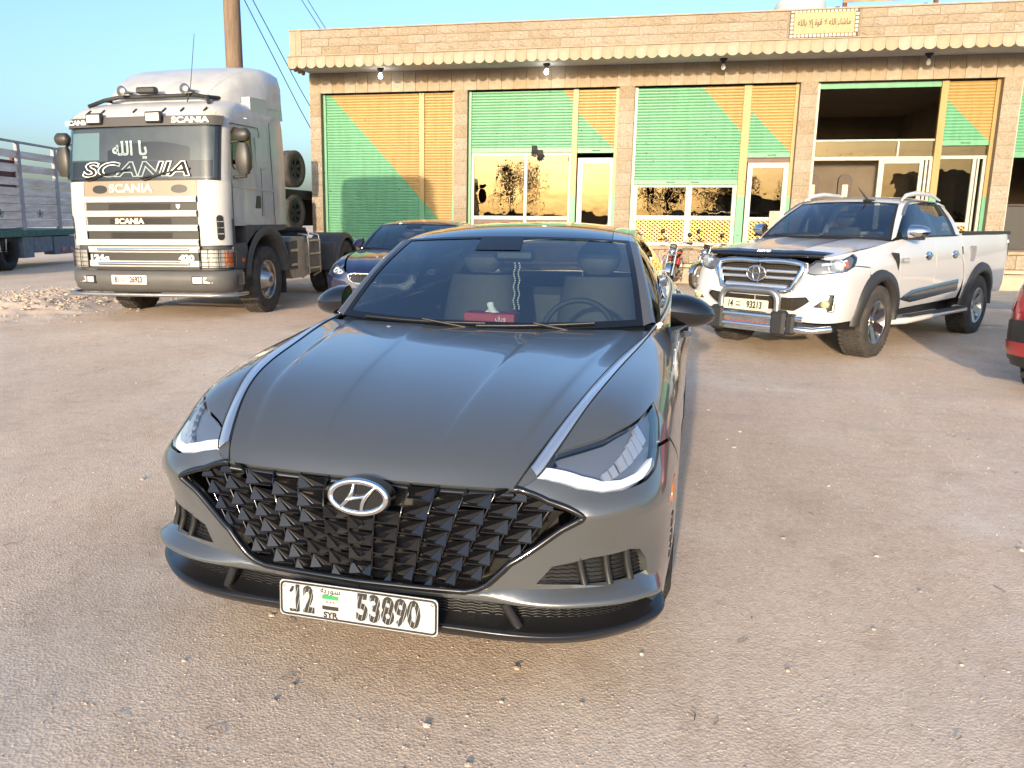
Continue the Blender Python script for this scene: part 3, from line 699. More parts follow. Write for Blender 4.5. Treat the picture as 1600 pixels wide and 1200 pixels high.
def mesh_panel(x0, x1, z0, z1, parent=shop, y=.225, cw=.105, ch=.074):
    o = MB().box(x0, x1, y + .022, y + .03, z0, z1).build('mesh_backing', MBK, parent)
    b = MB(); r = 0; z = z0
    nx = int((x1 - x0) / cw); cw = (x1 - x0) / nx; nz = int((z1 - z0) / ch); ch = (z1 - z0) / nz; t = .009
    for j in range(nz):
        for i in range(nx):
            for k in (0, 1):
                a, c = (x0 + i * cw, z0 + (j + k) * ch), (x0 + (i + 1) * cw, z0 + (j + 1 - k) * ch)
                dx, dz = c[0] - a[0], c[1] - a[1]; l = math.hypot(dx, dz); nxv, nzv = -dz / l * t, dx / l * t
                b.add([(a[0] - nxv, y + .012 * k, a[1] - nzv), (c[0] - nxv, y + .012 * (1 - k), c[1] - nzv), (c[0] + nxv, y + .012 * (1 - k), c[1] + nzv), (a[0] + nxv, y + .012 * k, a[1] + nzv)], [(0, 1, 2, 3)])
    q = b.build('gilt_mesh', GILT, parent, fix=False); q['kind'] = 'stuff'
mesh_panel(0, 1.11, .985, 1.50); mesh_panel(1.25, 2.15, .985, 1.50)
d3 = MB().box(2.45, 2.56, .20, .27, ZFL + .003, 2.80).box(3.23, 3.34, .20, .27, ZFL + .003, 2.80).box(2.56, 3.23, .20, .27, 2.69, 2.80).box(2.56, 3.23, .20, .27, 1.50, 1.58).box(2.56, 3.23, .20, .27, ZFL + .003, .985).build('door', ALU, shop)
MB().box(2.56, 3.23, .232, .238, 1.58, 2.69).build('door_pane', WGL, d3); mesh_panel(2.56, 3.23, .985, 1.50, d3)
bars('transom', [(2.42, 3.34, .20, .26, 2.802, 2.90)], BROWN)
# shop 4, shutter rolled right up
MB().box(3.85, 6.30, SY - .02, SY + .02, 4.37, 4.49, bev=.006).build('shutter_bottom_bar', GREENP, shop)
shutter('roller_shutter', 6.44, 7.36, 3.14, 4.49, shutter_mat('shutter_paint_four_side', ((6.46, 4.09), (7.33, 3.25))), (6.9,))
bars('shutter_post', [(6.30, 6.44, SY - .05, SY + .03, ZFL + .003, 4.49)], POSTM)
bars('window_frame', [(3.85, 6.30, .20, .26, 3.25, 3.29), (3.85, 6.30, .20, .27, 2.84, 2.92), (5.56, 5.60, .205, .255, 2.92, 3.25), (5.22, 5.33, .20, .27, ZFL, 2.84), (6.05, 6.13, .20, .27, ZFL, 2.84), (6.16, 6.21, .20, .27, ZFL, 2.84), (6.24, 6.30, .20, .27, ZFL, 2.84), (5.33, 6.05, .20, .27, 2.77, 2.84), (6.44, 7.36, .20, .27, 2.86, 2.93), (7.10, 7.17, .20, .27, ZFL, 2.86), (7.19, 7.23, .20, .27, ZFL, 2.86), (7.30, 7.36, .20, .27, ZFL, 2.86), (6.44, 7.10, .20, .27, 1.42, 1.50)], ALU)
pane(3.85, 5.56, 2.92, 3.25); pane(5.60, 6.30, 2.92, 3.25); pane(5.33, 6.05, ZFL, 2.77); pane(6.44, 7.36, 2.93, 3.13); pane(6.44, 7.10, 1.50, 2.86)
mesh_panel(6.46, 7.10, .95, 1.42)
# shop 5, green shutter over a dark doorway
shutter('roller_shutter', 7.86, 11.33, 2.88, 4.49, GREENP)
# dark counters and goods inside the open shops
WOOD = mat('dark_wood', (.045, .022, .012), .5, var=.3, vscale=6); LAMPW = mat('wall_lantern_glass', (.7, .5, .25), .4, emit=(1, .7, .3), es=.25)
for i, (lx, s_) in enumerate(((4.05, 1), (4.78, 1))):
    t = thing('wall_lantern', ['dark arched wall lantern inside the open shop, nearer the stone pillar', 'dark arched wall lantern inside the open shop, nearer the glass door'][i], 'lantern', (lx, YF + 1.2, 1.95), 0, 'lanterns in the open shop')
    MB().prism([(-.15, 0), (.15, 0), (.15, .5)] + arcpts(0, .5, .15, 0, 180, 9)[1:-1] + [(-.15, .5)], -.05, .05).build('backboard', WOOD, t)
    MB().box(-.06, .06, -.09, -.052, .12, .40, bev=.01).build('lantern_glass', LAMPW, t)
t = thing('shop_counter', 'dark wooden counter standing inside the doorway at the right edge', 'counter', (9.2, YF + 2.2, ZFL), 0)
MB().box(-1.3, 1.3, -.3, .3, 1.0, 1.06, bev=.01).build('counter_top', WOOD, t); MB().box(-1.25, 1.25, -.25, .25, 0, 1.0).build('counter_body', DARKM, t)
# gloves drying on the shutter edge
GLV = mat('black_glove', (.018, .017, .017), .8, bump=.4, bscale=60)
for i, (gx, gz, sc_) in enumerate(((-2.47, 3.12, 1), (-2.33, 3.02, 1))):
    t = thing('work_glove', ['black work glove hanging from the raised green shutter, higher of the two', 'black work glove hanging from the raised green shutter, lower of the two'][i], 'glove', (gx, YF + SY - .05, gz), .1 - .2 * i, 'gloves on the shutter edge')
    b = MB(); b.box(-.065, .065, -.015, .015, -.02, .10, bev=.012).build('cuff', GLV, t)
    b = MB()
    for k, fx in enumerate((-.05, -.018, .016, .048)): b.tube([(fx, 0, .0), (fx * 1.15, -.004, -.07), (fx * 1.3, .004, (-.14, -.165, -.16, -.13)[k])], [.018, .016, .009], 7)
    b.tube([(.05, 0, .03), (.085, -.006, -.03), (.09, 0, -.07)], [.018, .015, .009], 7); b.build('fingers', GLV, t)
# pinkish board leaning in the third shop's doorway
tag(MB().box(2.99, 3.22, .13, .16, ZFL + .01, 1.72).build('leaning_board', mat('pink_board', (.50, .36, .28), .9, var=.2), None), 'pinkish board leaning in the glass doorway behind the white pickup', 'board')
bpy.data.objects['leaning_board'].location = (0, YF, 0)
# clutter on the roof behind the inscription
RUST = mat('rusty_steel', (.12, .05, .03), .8, var=.5, vscale=9); PALEP = mat('pale_paint', (.50, .50, .50), .7, var=.2, vscale=4)
t = thing('roof_tank', 'pale water tank standing on the roof behind the inscription', 'tank', (3.45, YF + 1.2, 5.14))
MB().lathe([(0, 0), (.5, 0), (.55, .06), (.55, 1.2), (.5, 1.3), (.2, 1.38), (0, 1.38)], 24, 'Z').build('tank_body', PALEP, t)
MB().lathe([(0, 1.37), (.16, 1.37), (.16, 1.44), (0, 1.44)], 16, 'Z').build('lid', DARKM, t)
t = thing('roof_frame', 'rusty steel rack on the roof right of the pale tank', 'rack', (5.1, YF + .2, 5.14))
for xx in (-.9, .9):
    for yy in (0, .7): MB().box(xx - .04, xx + .04, yy - .04, yy + .04, 0, 1.1).build('post', RUST, t)
for zz in (.66, .82, 1.0): MB().box(-.95, .95, -.06, -.045, zz, zz + .10).build('board', mat('rack_board', (.32, .22, .13), .8, var=.3, vscale=6), t)
# pale concrete apron strip and kerb stones in front of the right-hand shops
CONC = mat('concrete', (.44, .40, .36), .95, var=.25, vscale=2.5, bump=.4, bscale=30)
b = MB(); b.box(5.4, 12.5, 15.2, 19.5, -.02, .045); tag(b.build('apron', CONC), 'pale concrete apron before the right-hand shops', None, kind='structure')
for i in range(5):
    t = MB(); L_ = .55; t.box(0, L_, 0, .16, -.04, .075, bev=.02); o = t.build('kerb_stone', CONC); o.location = (4.6 + i * .62, 12.35 - i * .05, 0); o.rotation_euler = (0, 0, -.05 + random.uniform(-.08, .08))
    tag(o, ['pale kerb stone nearest the pickup\'s rear wheel', 'second pale kerb stone from the pickup\'s rear wheel', 'third pale kerb stone from the pickup\'s rear wheel', 'fourth pale kerb stone, behind the red car', 'fifth pale kerb stone, behind the red car'][i], 'kerb', 'kerb stones')
# ---------------------------------------------------------------- utility pole with wires
POLE = mat('weathered_wood', (.20, .14, .095), .9, var=.35, vscale=4, stretch=(6, 6, .4), bump=.4, bscale=20)
px, py = -11.43, 22.0
t = thing('utility_pole', 'tall wooden utility pole rising behind the white lorry', 'pole', (px, py, 0))
MB().tube([(0, 0, -.2), (.02, 0, 4), (-.01, 0, 11.5)], [.26, .245, .22], 18).build('shaft', POLE, t)
MB().box(-.9, .9, -.06, .06, 10.6, 10.72).build('crossarm', POLE, t)
for k, (ex, ey, ez, sag, sx_) in enumerate(((-1.5, 30, 3.0, 1.2, .12), (-.8, 33, 1.0, 1.0, .3))):
    pts = []
    for i in range(25):
        f = i / 24; pts.append((sx_ + (ex - px - sx_) * f * .5, (ey - py) * f, 10.5 + (ez - 10.5) * f - sag * math.sin(math.pi * f)))
    MB().tube(pts, .011, 5).build('wire', DARKM, t)
for a_, e_ in (((.2, 0, 8.25), (-10.5 - px, 28.5 - py, 3.2)), ((.22, .05, 7.75), (-10.55 - px, 28.5 - py, 2.4))): MB().tube([a_, ((a_[0] + e_[0]) / 2, (a_[1] + e_[1]) / 2, (a_[2] + e_[2]) / 2 - .12), e_], .014, 5).build('wire', DARKM, t)
# ---------------------------------------------------------------- saloon body: one master surface wrapped round the car, half side
# columns run from the nose centre round the corner and along the flank to the tail centre; rows run from the hood edge / belt line down
WRAP = [
 [(0,.052,.688),(0,.012,.672),(0,-.018,.645),(0,-.038,.59),(0,-.046,.49),(0,-.044,.38),(0,-.028,.25)],
 [(.25,.040,.696),(.25,.006,.678),(.25,-.016,.648),(.25,-.032,.595),(.25,-.038,.49),(.25,-.034,.38),(.25,-.02,.25)],
 [(.478,.016,.713),(.48,.004,.695),(.482,-.002,.664),(.484,-.008,.606),(.484,-.012,.49),(.484,-.008,.378),(.48,.006,.25)],
 [(.560,.105,.775),(.605,.080,.735),(.645,.052,.688),(.672,.036,.622),(.668,.070,.49),(.672,.046,.376),(.665,.058,.25)],
 [(.594,.215,.828),(.690,.170,.775),(.752,.128,.706),(.784,.108,.632),(.778,.142,.49),(.786,.118,.374),(.776,.132,.25)],
 [(.632,.355,.886),(.755,.290,.826),(.828,.235,.720),(.860,.212,.634),(.855,.240,.49),(.864,.224,.372),(.854,.236,.25)],
 [(.668,.520,.928),(.803,.450,.866),(.878,.400,.745),(.904,.385,.636),(.908,.390,.49),(.906,.392,.37),(.895,.396,.24)],
 [(.702,.750,.956),(.842,.715,.900),(.908,.680,.775),(.926,.665,.645),(.928,.665,.50),(.924,.665,.37),(.905,.665,.22)],
 [(.738,1.02,.978),(.866,1.00,.920),(.920,1.00,.795),(.930,1.00,.655),(.930,1.00,.50),(.925,1.00,.36),(.902,1.00,.20)],
 [(.774,1.32,1.000),(.878,1.31,.934),(.922,1.30,.800),(.926,1.30,.655),(.918,1.30,.50),(.914,1.30,.36),(.890,1.30,.19)],
 [(.800,1.72,1.016),(.884,1.72,.940),(.918,1.72,.800),(.908,1.72,.655),(.898,1.72,.50),(.908,1.72,.36),(.884,1.72,.19)],
 [(.812,2.40,1.032),(.888,2.40,.948),(.920,2.40,.805),(.908,2.40,.655),(.898,2.40,.50),(.908,2.40,.36),(.884,2.40,.19)],
 [(.806,3.10,1.046),(.886,3.10,.958),(.922,3.10,.812),(.914,3.10,.66),(.906,3.10,.50),(.912,3.10,.36),(.886,3.10,.19)],
 [(.778,3.72,1.056),(.874,3.74,.966),(.924,3.76,.818),(.930,3.77,.665),(.930,3.77,.50),(.925,3.77,.36),(.900,3.77,.20)],
 [(.716,4.28,1.060),(.828,4.30,.964),(.884,4.32,.818),(.898,4.33,.665),(.900,4.33,.50),(.894,4.33,.36),(.872,4.33,.24)],
 [(.640,4.62,1.050),(.745,4.66,.955),(.798,4.68,.815),(.818,4.70,.665),(.822,4.70,.50),(.815,4.69,.36),(.790,4.66,.25)],
 [(.380,4.78,1.048),(.440,4.83,.955),(.470,4.86,.815),(.480,4.88,.665),(.482,4.885,.50),(.478,4.875,.36),(.460,4.84,.25)],
 [(0,4.82,1.048),(0,4.86,.955),(0,4.89,.815),(0,4.91,.665),(0,4.915,.50),(0,4.905,.36),(0,4.87,.25)],
]
# ---------------------------------------------------------------- saloon builder on the wrapped surface
def uv_of(S, y, z, u0, v0):
    """(u, v) of the point of S that lies at side-view position (y, z)"""
    q = newton(S, [1, 2], np.array([y, z]), (u0, v0), 25)
    return tuple(q)
class NoseSurf(Surf):
    """wrap with a pressed ridge running outwards from the grille tip"""
    def __init__(s, cols): super().__init__(cols); s.base = Surf(cols)
    def ev(s, uv):
        uv = np.asarray(uv, float).reshape(-1, 2); P = s.base.ev(uv); u, v = uv[:, 0], uv[:, 1]
        win = np.clip((u - 2.7) / .5, 0, 1) * np.clip((6.6 - u) / .8, 0, 1); d = v - (2.86 + .07 * (u - 3))
        A = .013 * win * np.where(d < 0, np.exp(d / .55), np.exp(-d / .38))
        s.base.flip = s.flip
        return P + s.base.nrm(uv) * A[:, None] if A.max() > 1e-6 else P
BLACKG = mat('black_gloss', (.006, .006, .007), .06, spec=.6, coat=.5)
BLACKP = mat('black_plastic', (.016, .016, .017), .42)
RUBBER = mat('tyre_rubber', (.022, .021, .02), .85, var=.4, vscale=8, bump=.3, bscale=60)
RUBDUST = mat('dusty_tyre', (.075, .066, .058), .9, col2=(.03, .028, .026), vscale=6, bump=.3, bscale=60)
CHROME = mat('chrome', (.78, .78, .78), .07, metal=1.)
SATIN = mat('satin_chrome', (.80, .81, .82), .32, metal=.9)
ALLOY = mat('alloy', (.50, .50, .50), .28, metal=1., var=.1)
CARGL = glassmat('car_glass', (.55, .63, .65), refl=.19, fres=1.5)
SIDEGL = glassmat('side_glass', (.10, .12, .13), refl=.05, fres=1.5)
LENS = glassmat('lamp_lens', (.85, .88, .92), refl=.10, fres=1.45)
LAMPIN = mat('lamp_reflector', (.66, .67, .68), .28, metal=.6)
LAMPDK = mat('lamp_inside', (.22, .24, .27), .3, metal=.4)
REDL = mat('red_lamp', (.30, .006, .008), .12, coat=.6)
AMBER = mat('amber_lamp', (.75, .17, .02), .2, coat=.5)
WHITEL = mat('white_lamp', (.80, .82, .85), .25, metal=.2, emit=(1, 1, 1), es=.18)
SEAT = mat('grey_leather', (.075, .076, .07), .55, var=.15, vscale=9)
CABIN = mat('cabin_plastic', (.04, .042, .045), .6)
def wheel(name, parent, loc, r=.335, w=.225, rim=.235, spokes=5, side=1, m_rim=ALLOY, tread=40, tyre=RUBBER, blocky=False):
    """side +1: outer face towards +X"""
    o = bpy.data.objects.new(name, None); COL.objects.link(o); o.parent = parent; o.location = loc; o.scale = (side, 1, 1); o.empty_display_size = .1
    h = w / 2; b = MB()
    b.lathe([(rim, -h * .9), (rim + .02, -h), (r - .05, -h * 1.02), (r - .012, -h * .9), (r, -h * .7), (r, h * .7), (r - .012, h * .9), (r - .05, h * 1.02), (rim + .02, h), (rim, h * .9)], 48, 'X')
    n = tread
    for i in range(n):
        a = 2 * math.pi * i / n
        for k, (x0, x1) in enumerate(((-h * .86, -h * .5), (-h * .44, -.008), (.008, h * .44), (h * .5, h * .86))):
            if blocky:
                b.box(x0, x1, -.011 * r / .335, .011 * r / .335, r - .01, r + .010, xf=R3('X', a + k * .05))
            else:
                b.box(x0, x1, -.018 * r / .335, .018 * r / .335, r - .01, r + .0045, xf=R3('X', a + k * .04))
    b.build('tyre', tyre, o)
    b = MB(); b.lathe([(rim + .006, h * .92), (rim - .004, h * .98), (rim - .016, h * .8), (rim - .022, -h * .9)], 40, 'X')
    b.lathe([(0, h * .55), (.055, h * .55), (.062, h * .45), (.062, h * .2), (0, h * .2)], 24, 'X')
    for i in range(spokes):
        a = 2 * math.pi * i / spokes; ws = .045 if spokes < 8 else .026
        b.add([(h * .52, -ws * .8, .04), (h * .52, ws * .8, .04), (h * .86, ws * 1.2, rim - .012), (h * .86, -ws * 1.2, rim - .012), (h * .25, -ws * .8, .04), (h * .25, ws * .8, .04), (h * .5, ws * 1.2, rim - .012), (h * .5, -ws * 1.2, rim - .012)],
              [(0, 1, 2, 3), (7, 6, 5, 4), (0, 4, 5, 1), (1, 5, 6, 2), (2, 6, 7, 3), (3, 7, 4, 0)], False, R3('X', a))
    b.build('rim', m_rim, o)
    MB().lathe([(0, -.02), (rim - .03, -.02), (rim - .03, -.04), (0, -.04)], 28, 'X').build('brake_disc', mat('brake_steel', (.12, .11, .10), .5, metal=.8), o)
    return o
def saloon(S, root, paint, arch=(.95, 3.79), hero=False, roofz=0., glass_roof=True, doors=True):
    """the parts every saloon shares; the nose is added by its own builder"""
    S.flip = 1
    if S.nrm([(8, 3)])[0][0] < 0: S.flip = -1
    rA = .372; zA = .345
    def arch_pts(yc, a0, a1, n, u0):
        out = []; q = (u0, 4.)
        for i in range(n):
            a = rad(a0 + (a1 - a0) * i / (n - 1)); q = uv_of(S, yc + rA * math.cos(a), zA + rA * math.sin(a), *q); out.append(q)
        return out
    cuv = lambda y, z, u0, v0=3.: uv_of(S, y, z, u0, v0)
    af = arch_pts(arch[0], 180, -12, 22, 6.7); ar_ = arch_pts(arch[1], 192, -8, 22, 12.6)
    info = dict(af=af, ar=ar_)
    yd0, yd1, yd2 = 1.47, 2.52, 3.36
    zb = .30
    # fender: from the head lamp back to the door
    k0 = min(range(22), key=lambda i: abs(af[i][0] - 7.05))
    fend_nose = info['nose'] = [(3.2, .0), (3.86, .36), (4.6, .78), (5.4, 1.0), (5.95, 1.08), (6.5, 1.1), (6.34, 1.42), (5.98, 1.76), (6.5, 1.97)]
    low = [p for p in af if p[0] > 7.02]
    dl = [cuv(yd0 - .06, zb, 9.4, 5), cuv(yd0 - .03, .50, 9.4, 4), cuv(yd0, .80, 9.4, 2), (cuv(yd0 + .06, 1.0, 9.4, .2)[0], 0.0)]
    fender = fend_nose + low + [cuv(1.36, zb, 9.2, 5)] + dl
    for mi in (False, True): panel('fender', S, fender, [], paint, root, ds=.035, sc=(.25, .13), gap=.0022, mirror=mi)
    def rect(y0, y1, z0, z1, u0, top0=True):
        return [cuv(y0, z0, u0, 5), cuv(y1, z0, u0 + 1, 5)]
    # doors
    dtop = lambda y, u: (cuv(y, S.ev([(u, 0)])[0][2] - .01, u, .2)[0], 0.0)
    d1 = dl[0:1] + [cuv(yd1, zb, 11.1, 5), cuv(yd1, .6, 11.1, 3.4), dtop(yd1, 11.1), (9.9, 0.)] + dl[::-1][:3]
    rl = [p for p in ar_ if p[1] > 0 and p[0] < 13.02 and S.ev([p])[0][1] < 3.5]
    d2 = [cuv(yd1, zb, 11.1, 5), cuv(3.30, zb, 12.3, 5), cuv(3.36, .44, 12.4, 4.4), cuv(3.42, .60, 12.5, 3.4), cuv(3.60, .80, 12.8, 2.), dtop(3.62, 12.8), (12.0, 0.), dtop(yd1, 11.1), cuv(yd1, .6, 11.1, 3.4)]
    for mi in (False, True):
        for dd in (d1, d2):
            d = panel('door', S, dd, [], paint, root, ds=.05, sc=(.45, .13), gap=.0025, mirror=mi)
            c = S.ev([(np.mean([p[0] for p in dd]) + .28, 1.25)])[0]; sx = -1 if mi else 1
            MB().tube([(sx * (c[0] + .005), c[1] + .02, c[2]), (sx * (c[0] + .035), c[1] + .05, c[2]), (sx * (c[0] + .035), c[1] + .19, c[2] + .004), (sx * (c[0] + .005), c[1] + .22, c[2] + .004)], .012, 8, flat=1.3).build('handle', paint, d)
        rocker = [cuv(1.36, zb, 9.2, 5), cuv(2.4, zb, 11, 5), cuv(3.38, zb, 12.4, 5), (12.42, 6), (11, 6), (9.25, 6)]
        panel('sill', S, rocker, [], BLACKP if not hero else paint, root, ds=.06, sc=(.45, .13), gap=.002, mirror=mi)
        quart = [dtop(3.62, 12.8), cuv(3.60, .80, 12.8, 2.), cuv(3.42, .60, 12.5, 3.4), cuv(3.36, .44, 12.4, 4.4)] + [p for p in ar_ if p[1] < 5.2 and not (S.ev([p])[0][1] < 3.43)] + [cuv(4.18, .36, 13.8, 5), (14.6, 5.5), (15.4, 5.5), (16.2, 5.5), (17, 5.5), (17, .0), (16, .0), (15, 0.), (14, 0.)]
        panel('rear_quarter', S, quart, [], paint, root, ds=.05, sc=(.4, .13), gap=.002, mirror=mi)
        panel('rear_valance', S, [(14.0, 5.3), (14.6, 5.55), (17, 5.55), (17, 6), (13.9, 6)], [], BLACKP, root, ds=.06, sc=(.4, .13), gap=.001, mirror=mi)
        # wheel housings
        for yc in arch:
            b = MB(); b.lathe([(rA + .012, .55), (rA + .012, .905)], 30, 'X', xf=T3(0, yc, zA), a0=-20, a1=200)
            b.lathe([(.02, .55), (rA + .012, .55)], 30, 'X', xf=T3(0, yc, zA), a0=-20, a1=200)
            if mi: b.v = [(-p[0], p[1], p[2]) for p in b.v]
            b.build('wheel_housing', BLACKP, root)
    # dark under-tray closes the body
    MB().box(-.70, .70, .25, 4.7, .17, .22).build('under_tray', BLACKP, root)
    MB().box(-.56, .56, .30, 1.36, .22, .60).build('engine_bay', BLACKP, root)
    return info
def greenhouse(root, paint, dz=0., rear=True, glassroof=True, dy=0.):
    A = lambda l: [(x, y + dy, z + dz) for x, y, z in l]
    # windscreen: columns over the half width, rows from cowl to roof
    ws = [[(x, 1.40 + .075 * (x / .73) ** 2 + (.66 + (.045 * (x / .73) ** 2 - .045)) * t + .0, .985 + .03 * (x / .73) ** 2 + t * (1.392 - .985 - .045 * (x / .62) ** 2) + .035 * math.sin(math.pi * t)) for t in np.linspace(0, 1, 9)] for x in ()]
    def wsp(s, t):                          # s 0..1 across the half, t 0..1 up
        b = np.array([s * .735, 1.395 + .085 * s ** 2.2, .985 + .030 * s ** 2]); e = np.array([s * .607, 2.045 + .070 * s ** 2.2, 1.395 - .020 * s ** 2])
        m = b * (1 - t) + e * t; n = np.array([.12 * s, -.5, .86]); return m + n * .030 * math.sin(math.pi * t)
    full = [[tuple(wsp(abs(s), t) * [1 if s >= 0 else -1, 1, 1] + [0, dy, dz]) for t in np.linspace(0, 1, 15)] for s in np.linspace(-1, 1, 31)]
    w = skin('windscreen', full, CARGL, root, flip=False)
    # dark printed border round the glass: bottom band and side bands, 3 mm outside
    def band(fn, name='windscreen_border'):
        P = [[tuple(np.array(fn(a, c)) + [0, dy - .0025, dz + .0035]) for c in np.linspace(0, 1, 7)] for a in np.linspace(0, 1, 25)]
        return P
    def sp(s, t): return wsp(abs(s), t) * [1 if s >= 0 else -1, 1, 1]
    b = MB()
    b.grid([[tuple(sp(-1 + 2 * a, .055 * c) + [0, dy - .002, dz + .0035]) for c in np.linspace(0, 1, 4)] for a in np.linspace(0, 1, 31)])
    b.grid([[tuple(sp(-1 + 2 * a, 1 - .03 * c) + [0, dy - .002, dz + .0035]) for c in np.linspace(0, 1, 4)] for a in np.linspace(0, 1, 31)])
    for q in (1, -1): b.grid([[tuple(sp(q * (1 - .035 * a), c) + [0, dy - .002, dz + .0035]) for c in np.linspace(0, 1, 21)] for a in np.linspace(0, 1, 3)])
    b.grid([[tuple(sp(-.27 + .38 * a, 1 - .17 * c - .03) + [0, dy - .002, dz + .0035]) for c in np.linspace(0, 1, 5)] for a in np.linspace(0, 1, 9)])
    b.build('glass_border', BLACKG, w, fix=False)
    # roof
    rc = [(2.045, 1.395), (2.20, 1.432), (2.45, 1.462), (2.80, 1.474), (3.20, 1.455), (3.60, 1.40), (3.85, 1.345)]
    rs = [(.607, 2.115, 1.375), (.592, 2.25, 1.400), (.575, 2.50, 1.422), (.565, 2.85, 1.428), (.560, 3.20, 1.405), (.552, 3.60, 1.345), (.54, 3.85, 1.29)]
    rows = []
    for (yc, zc), sd_ in zip(rc, rs):
        c = np.array([0, yc, zc]); s_ = np.array(sd_)
        rows.append([tuple(c + (s_ - c) * np.array([f, f ** 2.2, f ** 2.6]) + [0, dy, dz]) for f in (0, .3, .6, .85, 1)])
    RS = Surf(np.array(rows).transpose(1, 0, 2)); RS.flip = 1
    if RS.nrm([(1, 3)])[0][2] < 0: RS.flip = -1
    if glassroof:
        panel('roof_glass', RS, [(0, .06), (3.05, .06), (3.05, 3.2), (0, 3.2)], [], BLACKG, root, ds=.06, sc=(.15, .3), gap=.0, skirt=0, mirror='both')
        for mi in (False, True): panel('roof_rail', RS, [(3.07, .02), (4, .02), (4, 6), (3.07, 6)], [], paint, root, ds=.05, sc=(.15, .3), gap=.001, skirt=.01, mirror=mi)
        panel('roof', RS, [(0, 3.24), (3.05, 3.24), (3.05, 6), (0, 6)], [], paint, root, ds=.06, sc=(.15, .3), gap=.0, skirt=0, mirror='both')
    else:
        panel('roof', RS, [(0, 0), (4, 0), (4, 6), (0, 6)], [], paint, root, ds=.05, sc=(.15, .3), gap=.0, skirt=0, mirror='both')
    # rear window and boot lid
    rw = [[tuple(np.array([s * (.54 + .12 * t), 3.85 + .62 * t - .05 * s * s * (1 - t), 1.345 - .055 * s * s - (.27 - .035 * s * s) * t + .02 * math.sin(math.pi * t)]) + [0, dy, dz]) for t in np.linspace(0, 1, 9)] for s in np.linspace(-1, 1, 21)]
    skin('rear_window', rw, SIDEGL, root, flip=False)
    bl = [[tuple(np.array([s * (.66 - .06 * t), 4.47 + (.34 - .06 * s * s) * t, 1.075 - .015 * s * s * (1 - t) - .02 * t + .012 * math.sin(math.pi * t)]) + [0, dy, dz]) for t in np.linspace(0, 1, 9)] for s in np.linspace(-1, 1, 21)]
    skin('boot_lid', bl, paint, root, flip=False)
    # side glass, pillars and window line, both sides
    belt = [(.790, 1.50, 1.010), (.800, 1.75, 1.018), (.810, 2.10, 1.026), (.812, 2.45, 1.033), (.808, 2.90, 1.043), (.800, 3.25, 1.049), (.780, 3.62, 1.056), (.745, 4.02, 1.060), (.70, 4.40, 1.060)]
    rail = [(.775, 1.53, 1.03), (.715, 1.80, 1.195), (.648, 2.08, 1.345), (.605, 2.45, 1.405), (.590, 2.85, 1.414), (.585, 3.20, 1.393), (.578, 3.60, 1.335), (.60, 4.02, 1.20), (.66, 4.40, 1.075)]
    n = 61; bs, rl_ = spline3(belt, n), spline3(rail, n)
    for mi in (False, True):
        k = np.array([-1 if mi else 1, 1, 1])
        P = []
        for a, c in zip(bs, rl_):
            P.append([tuple((a + (c - a) * t + np.array([.022, 0, .01]) * math.sin(math.pi * t)) * k + [0, dy, dz]) for t in np.linspace(0, 1, 6)])
        i0, i1, i2, i3, i4 = 4, 25, 28, 44, 47
        for nm, a, c, m_ in (('side_window', i0, i1, SIDEGL), ('door_pillar', i1, i2, BLACKG), ('side_window', i2, i3, SIDEGL), ('rear_pillar', i3, n - 1, paint)):
            o = skin(nm, P[a:c + 1], m_, root)
            if mi: pass
            else: o.data.flip_normals()
        # windscreen pillar: strip between the glass edge and the side window line
        pil = []
        for t in np.linspace(0, 1, 21):
            a = wsp(1, t); c = np.array(spline3(rail[:3], 21)[int(round(t * 20))]) + np.array([.014, .0, -.008])
            q = [tuple((a + (c - a) * f + np.array([.010, -.006, .012]) * math.sin(math.pi * f)) * k + [0, dy, dz]) for f in np.linspace(0, 1, 6)]; pil.append(q)
        o = skin('windscreen_pillar', pil, paint, root)
        if not mi: o.data.flip_normals()
        # roof-side strip joins roof to the side glass
        rsd = spline3([(x, y, z) for x, y, z in rs], 40); rr2 = spline3([(x + .012, y, z - .004) for x, y, z in rail[2:7]], 40)
        P2 = [[tuple((a + (c - a) * f + np.array([.006, 0, .006]) * math.sin(math.pi * f)) * k + [0, dy, dz]) for f in np.linspace(0, 1, 5)] for a, c in zip(rsd, rr2)]
        o = skin('roof_side', P2, paint, root)
        if not mi: o.data.flip_normals()
        b = MB(); b.tube([tuple((p + np.array([.010, 0, 0])) * k + [0, dy, dz]) for p in bs[2:]], .010, 6, flat=.8); b.build('belt_moulding', SATIN, root)
    return wsp
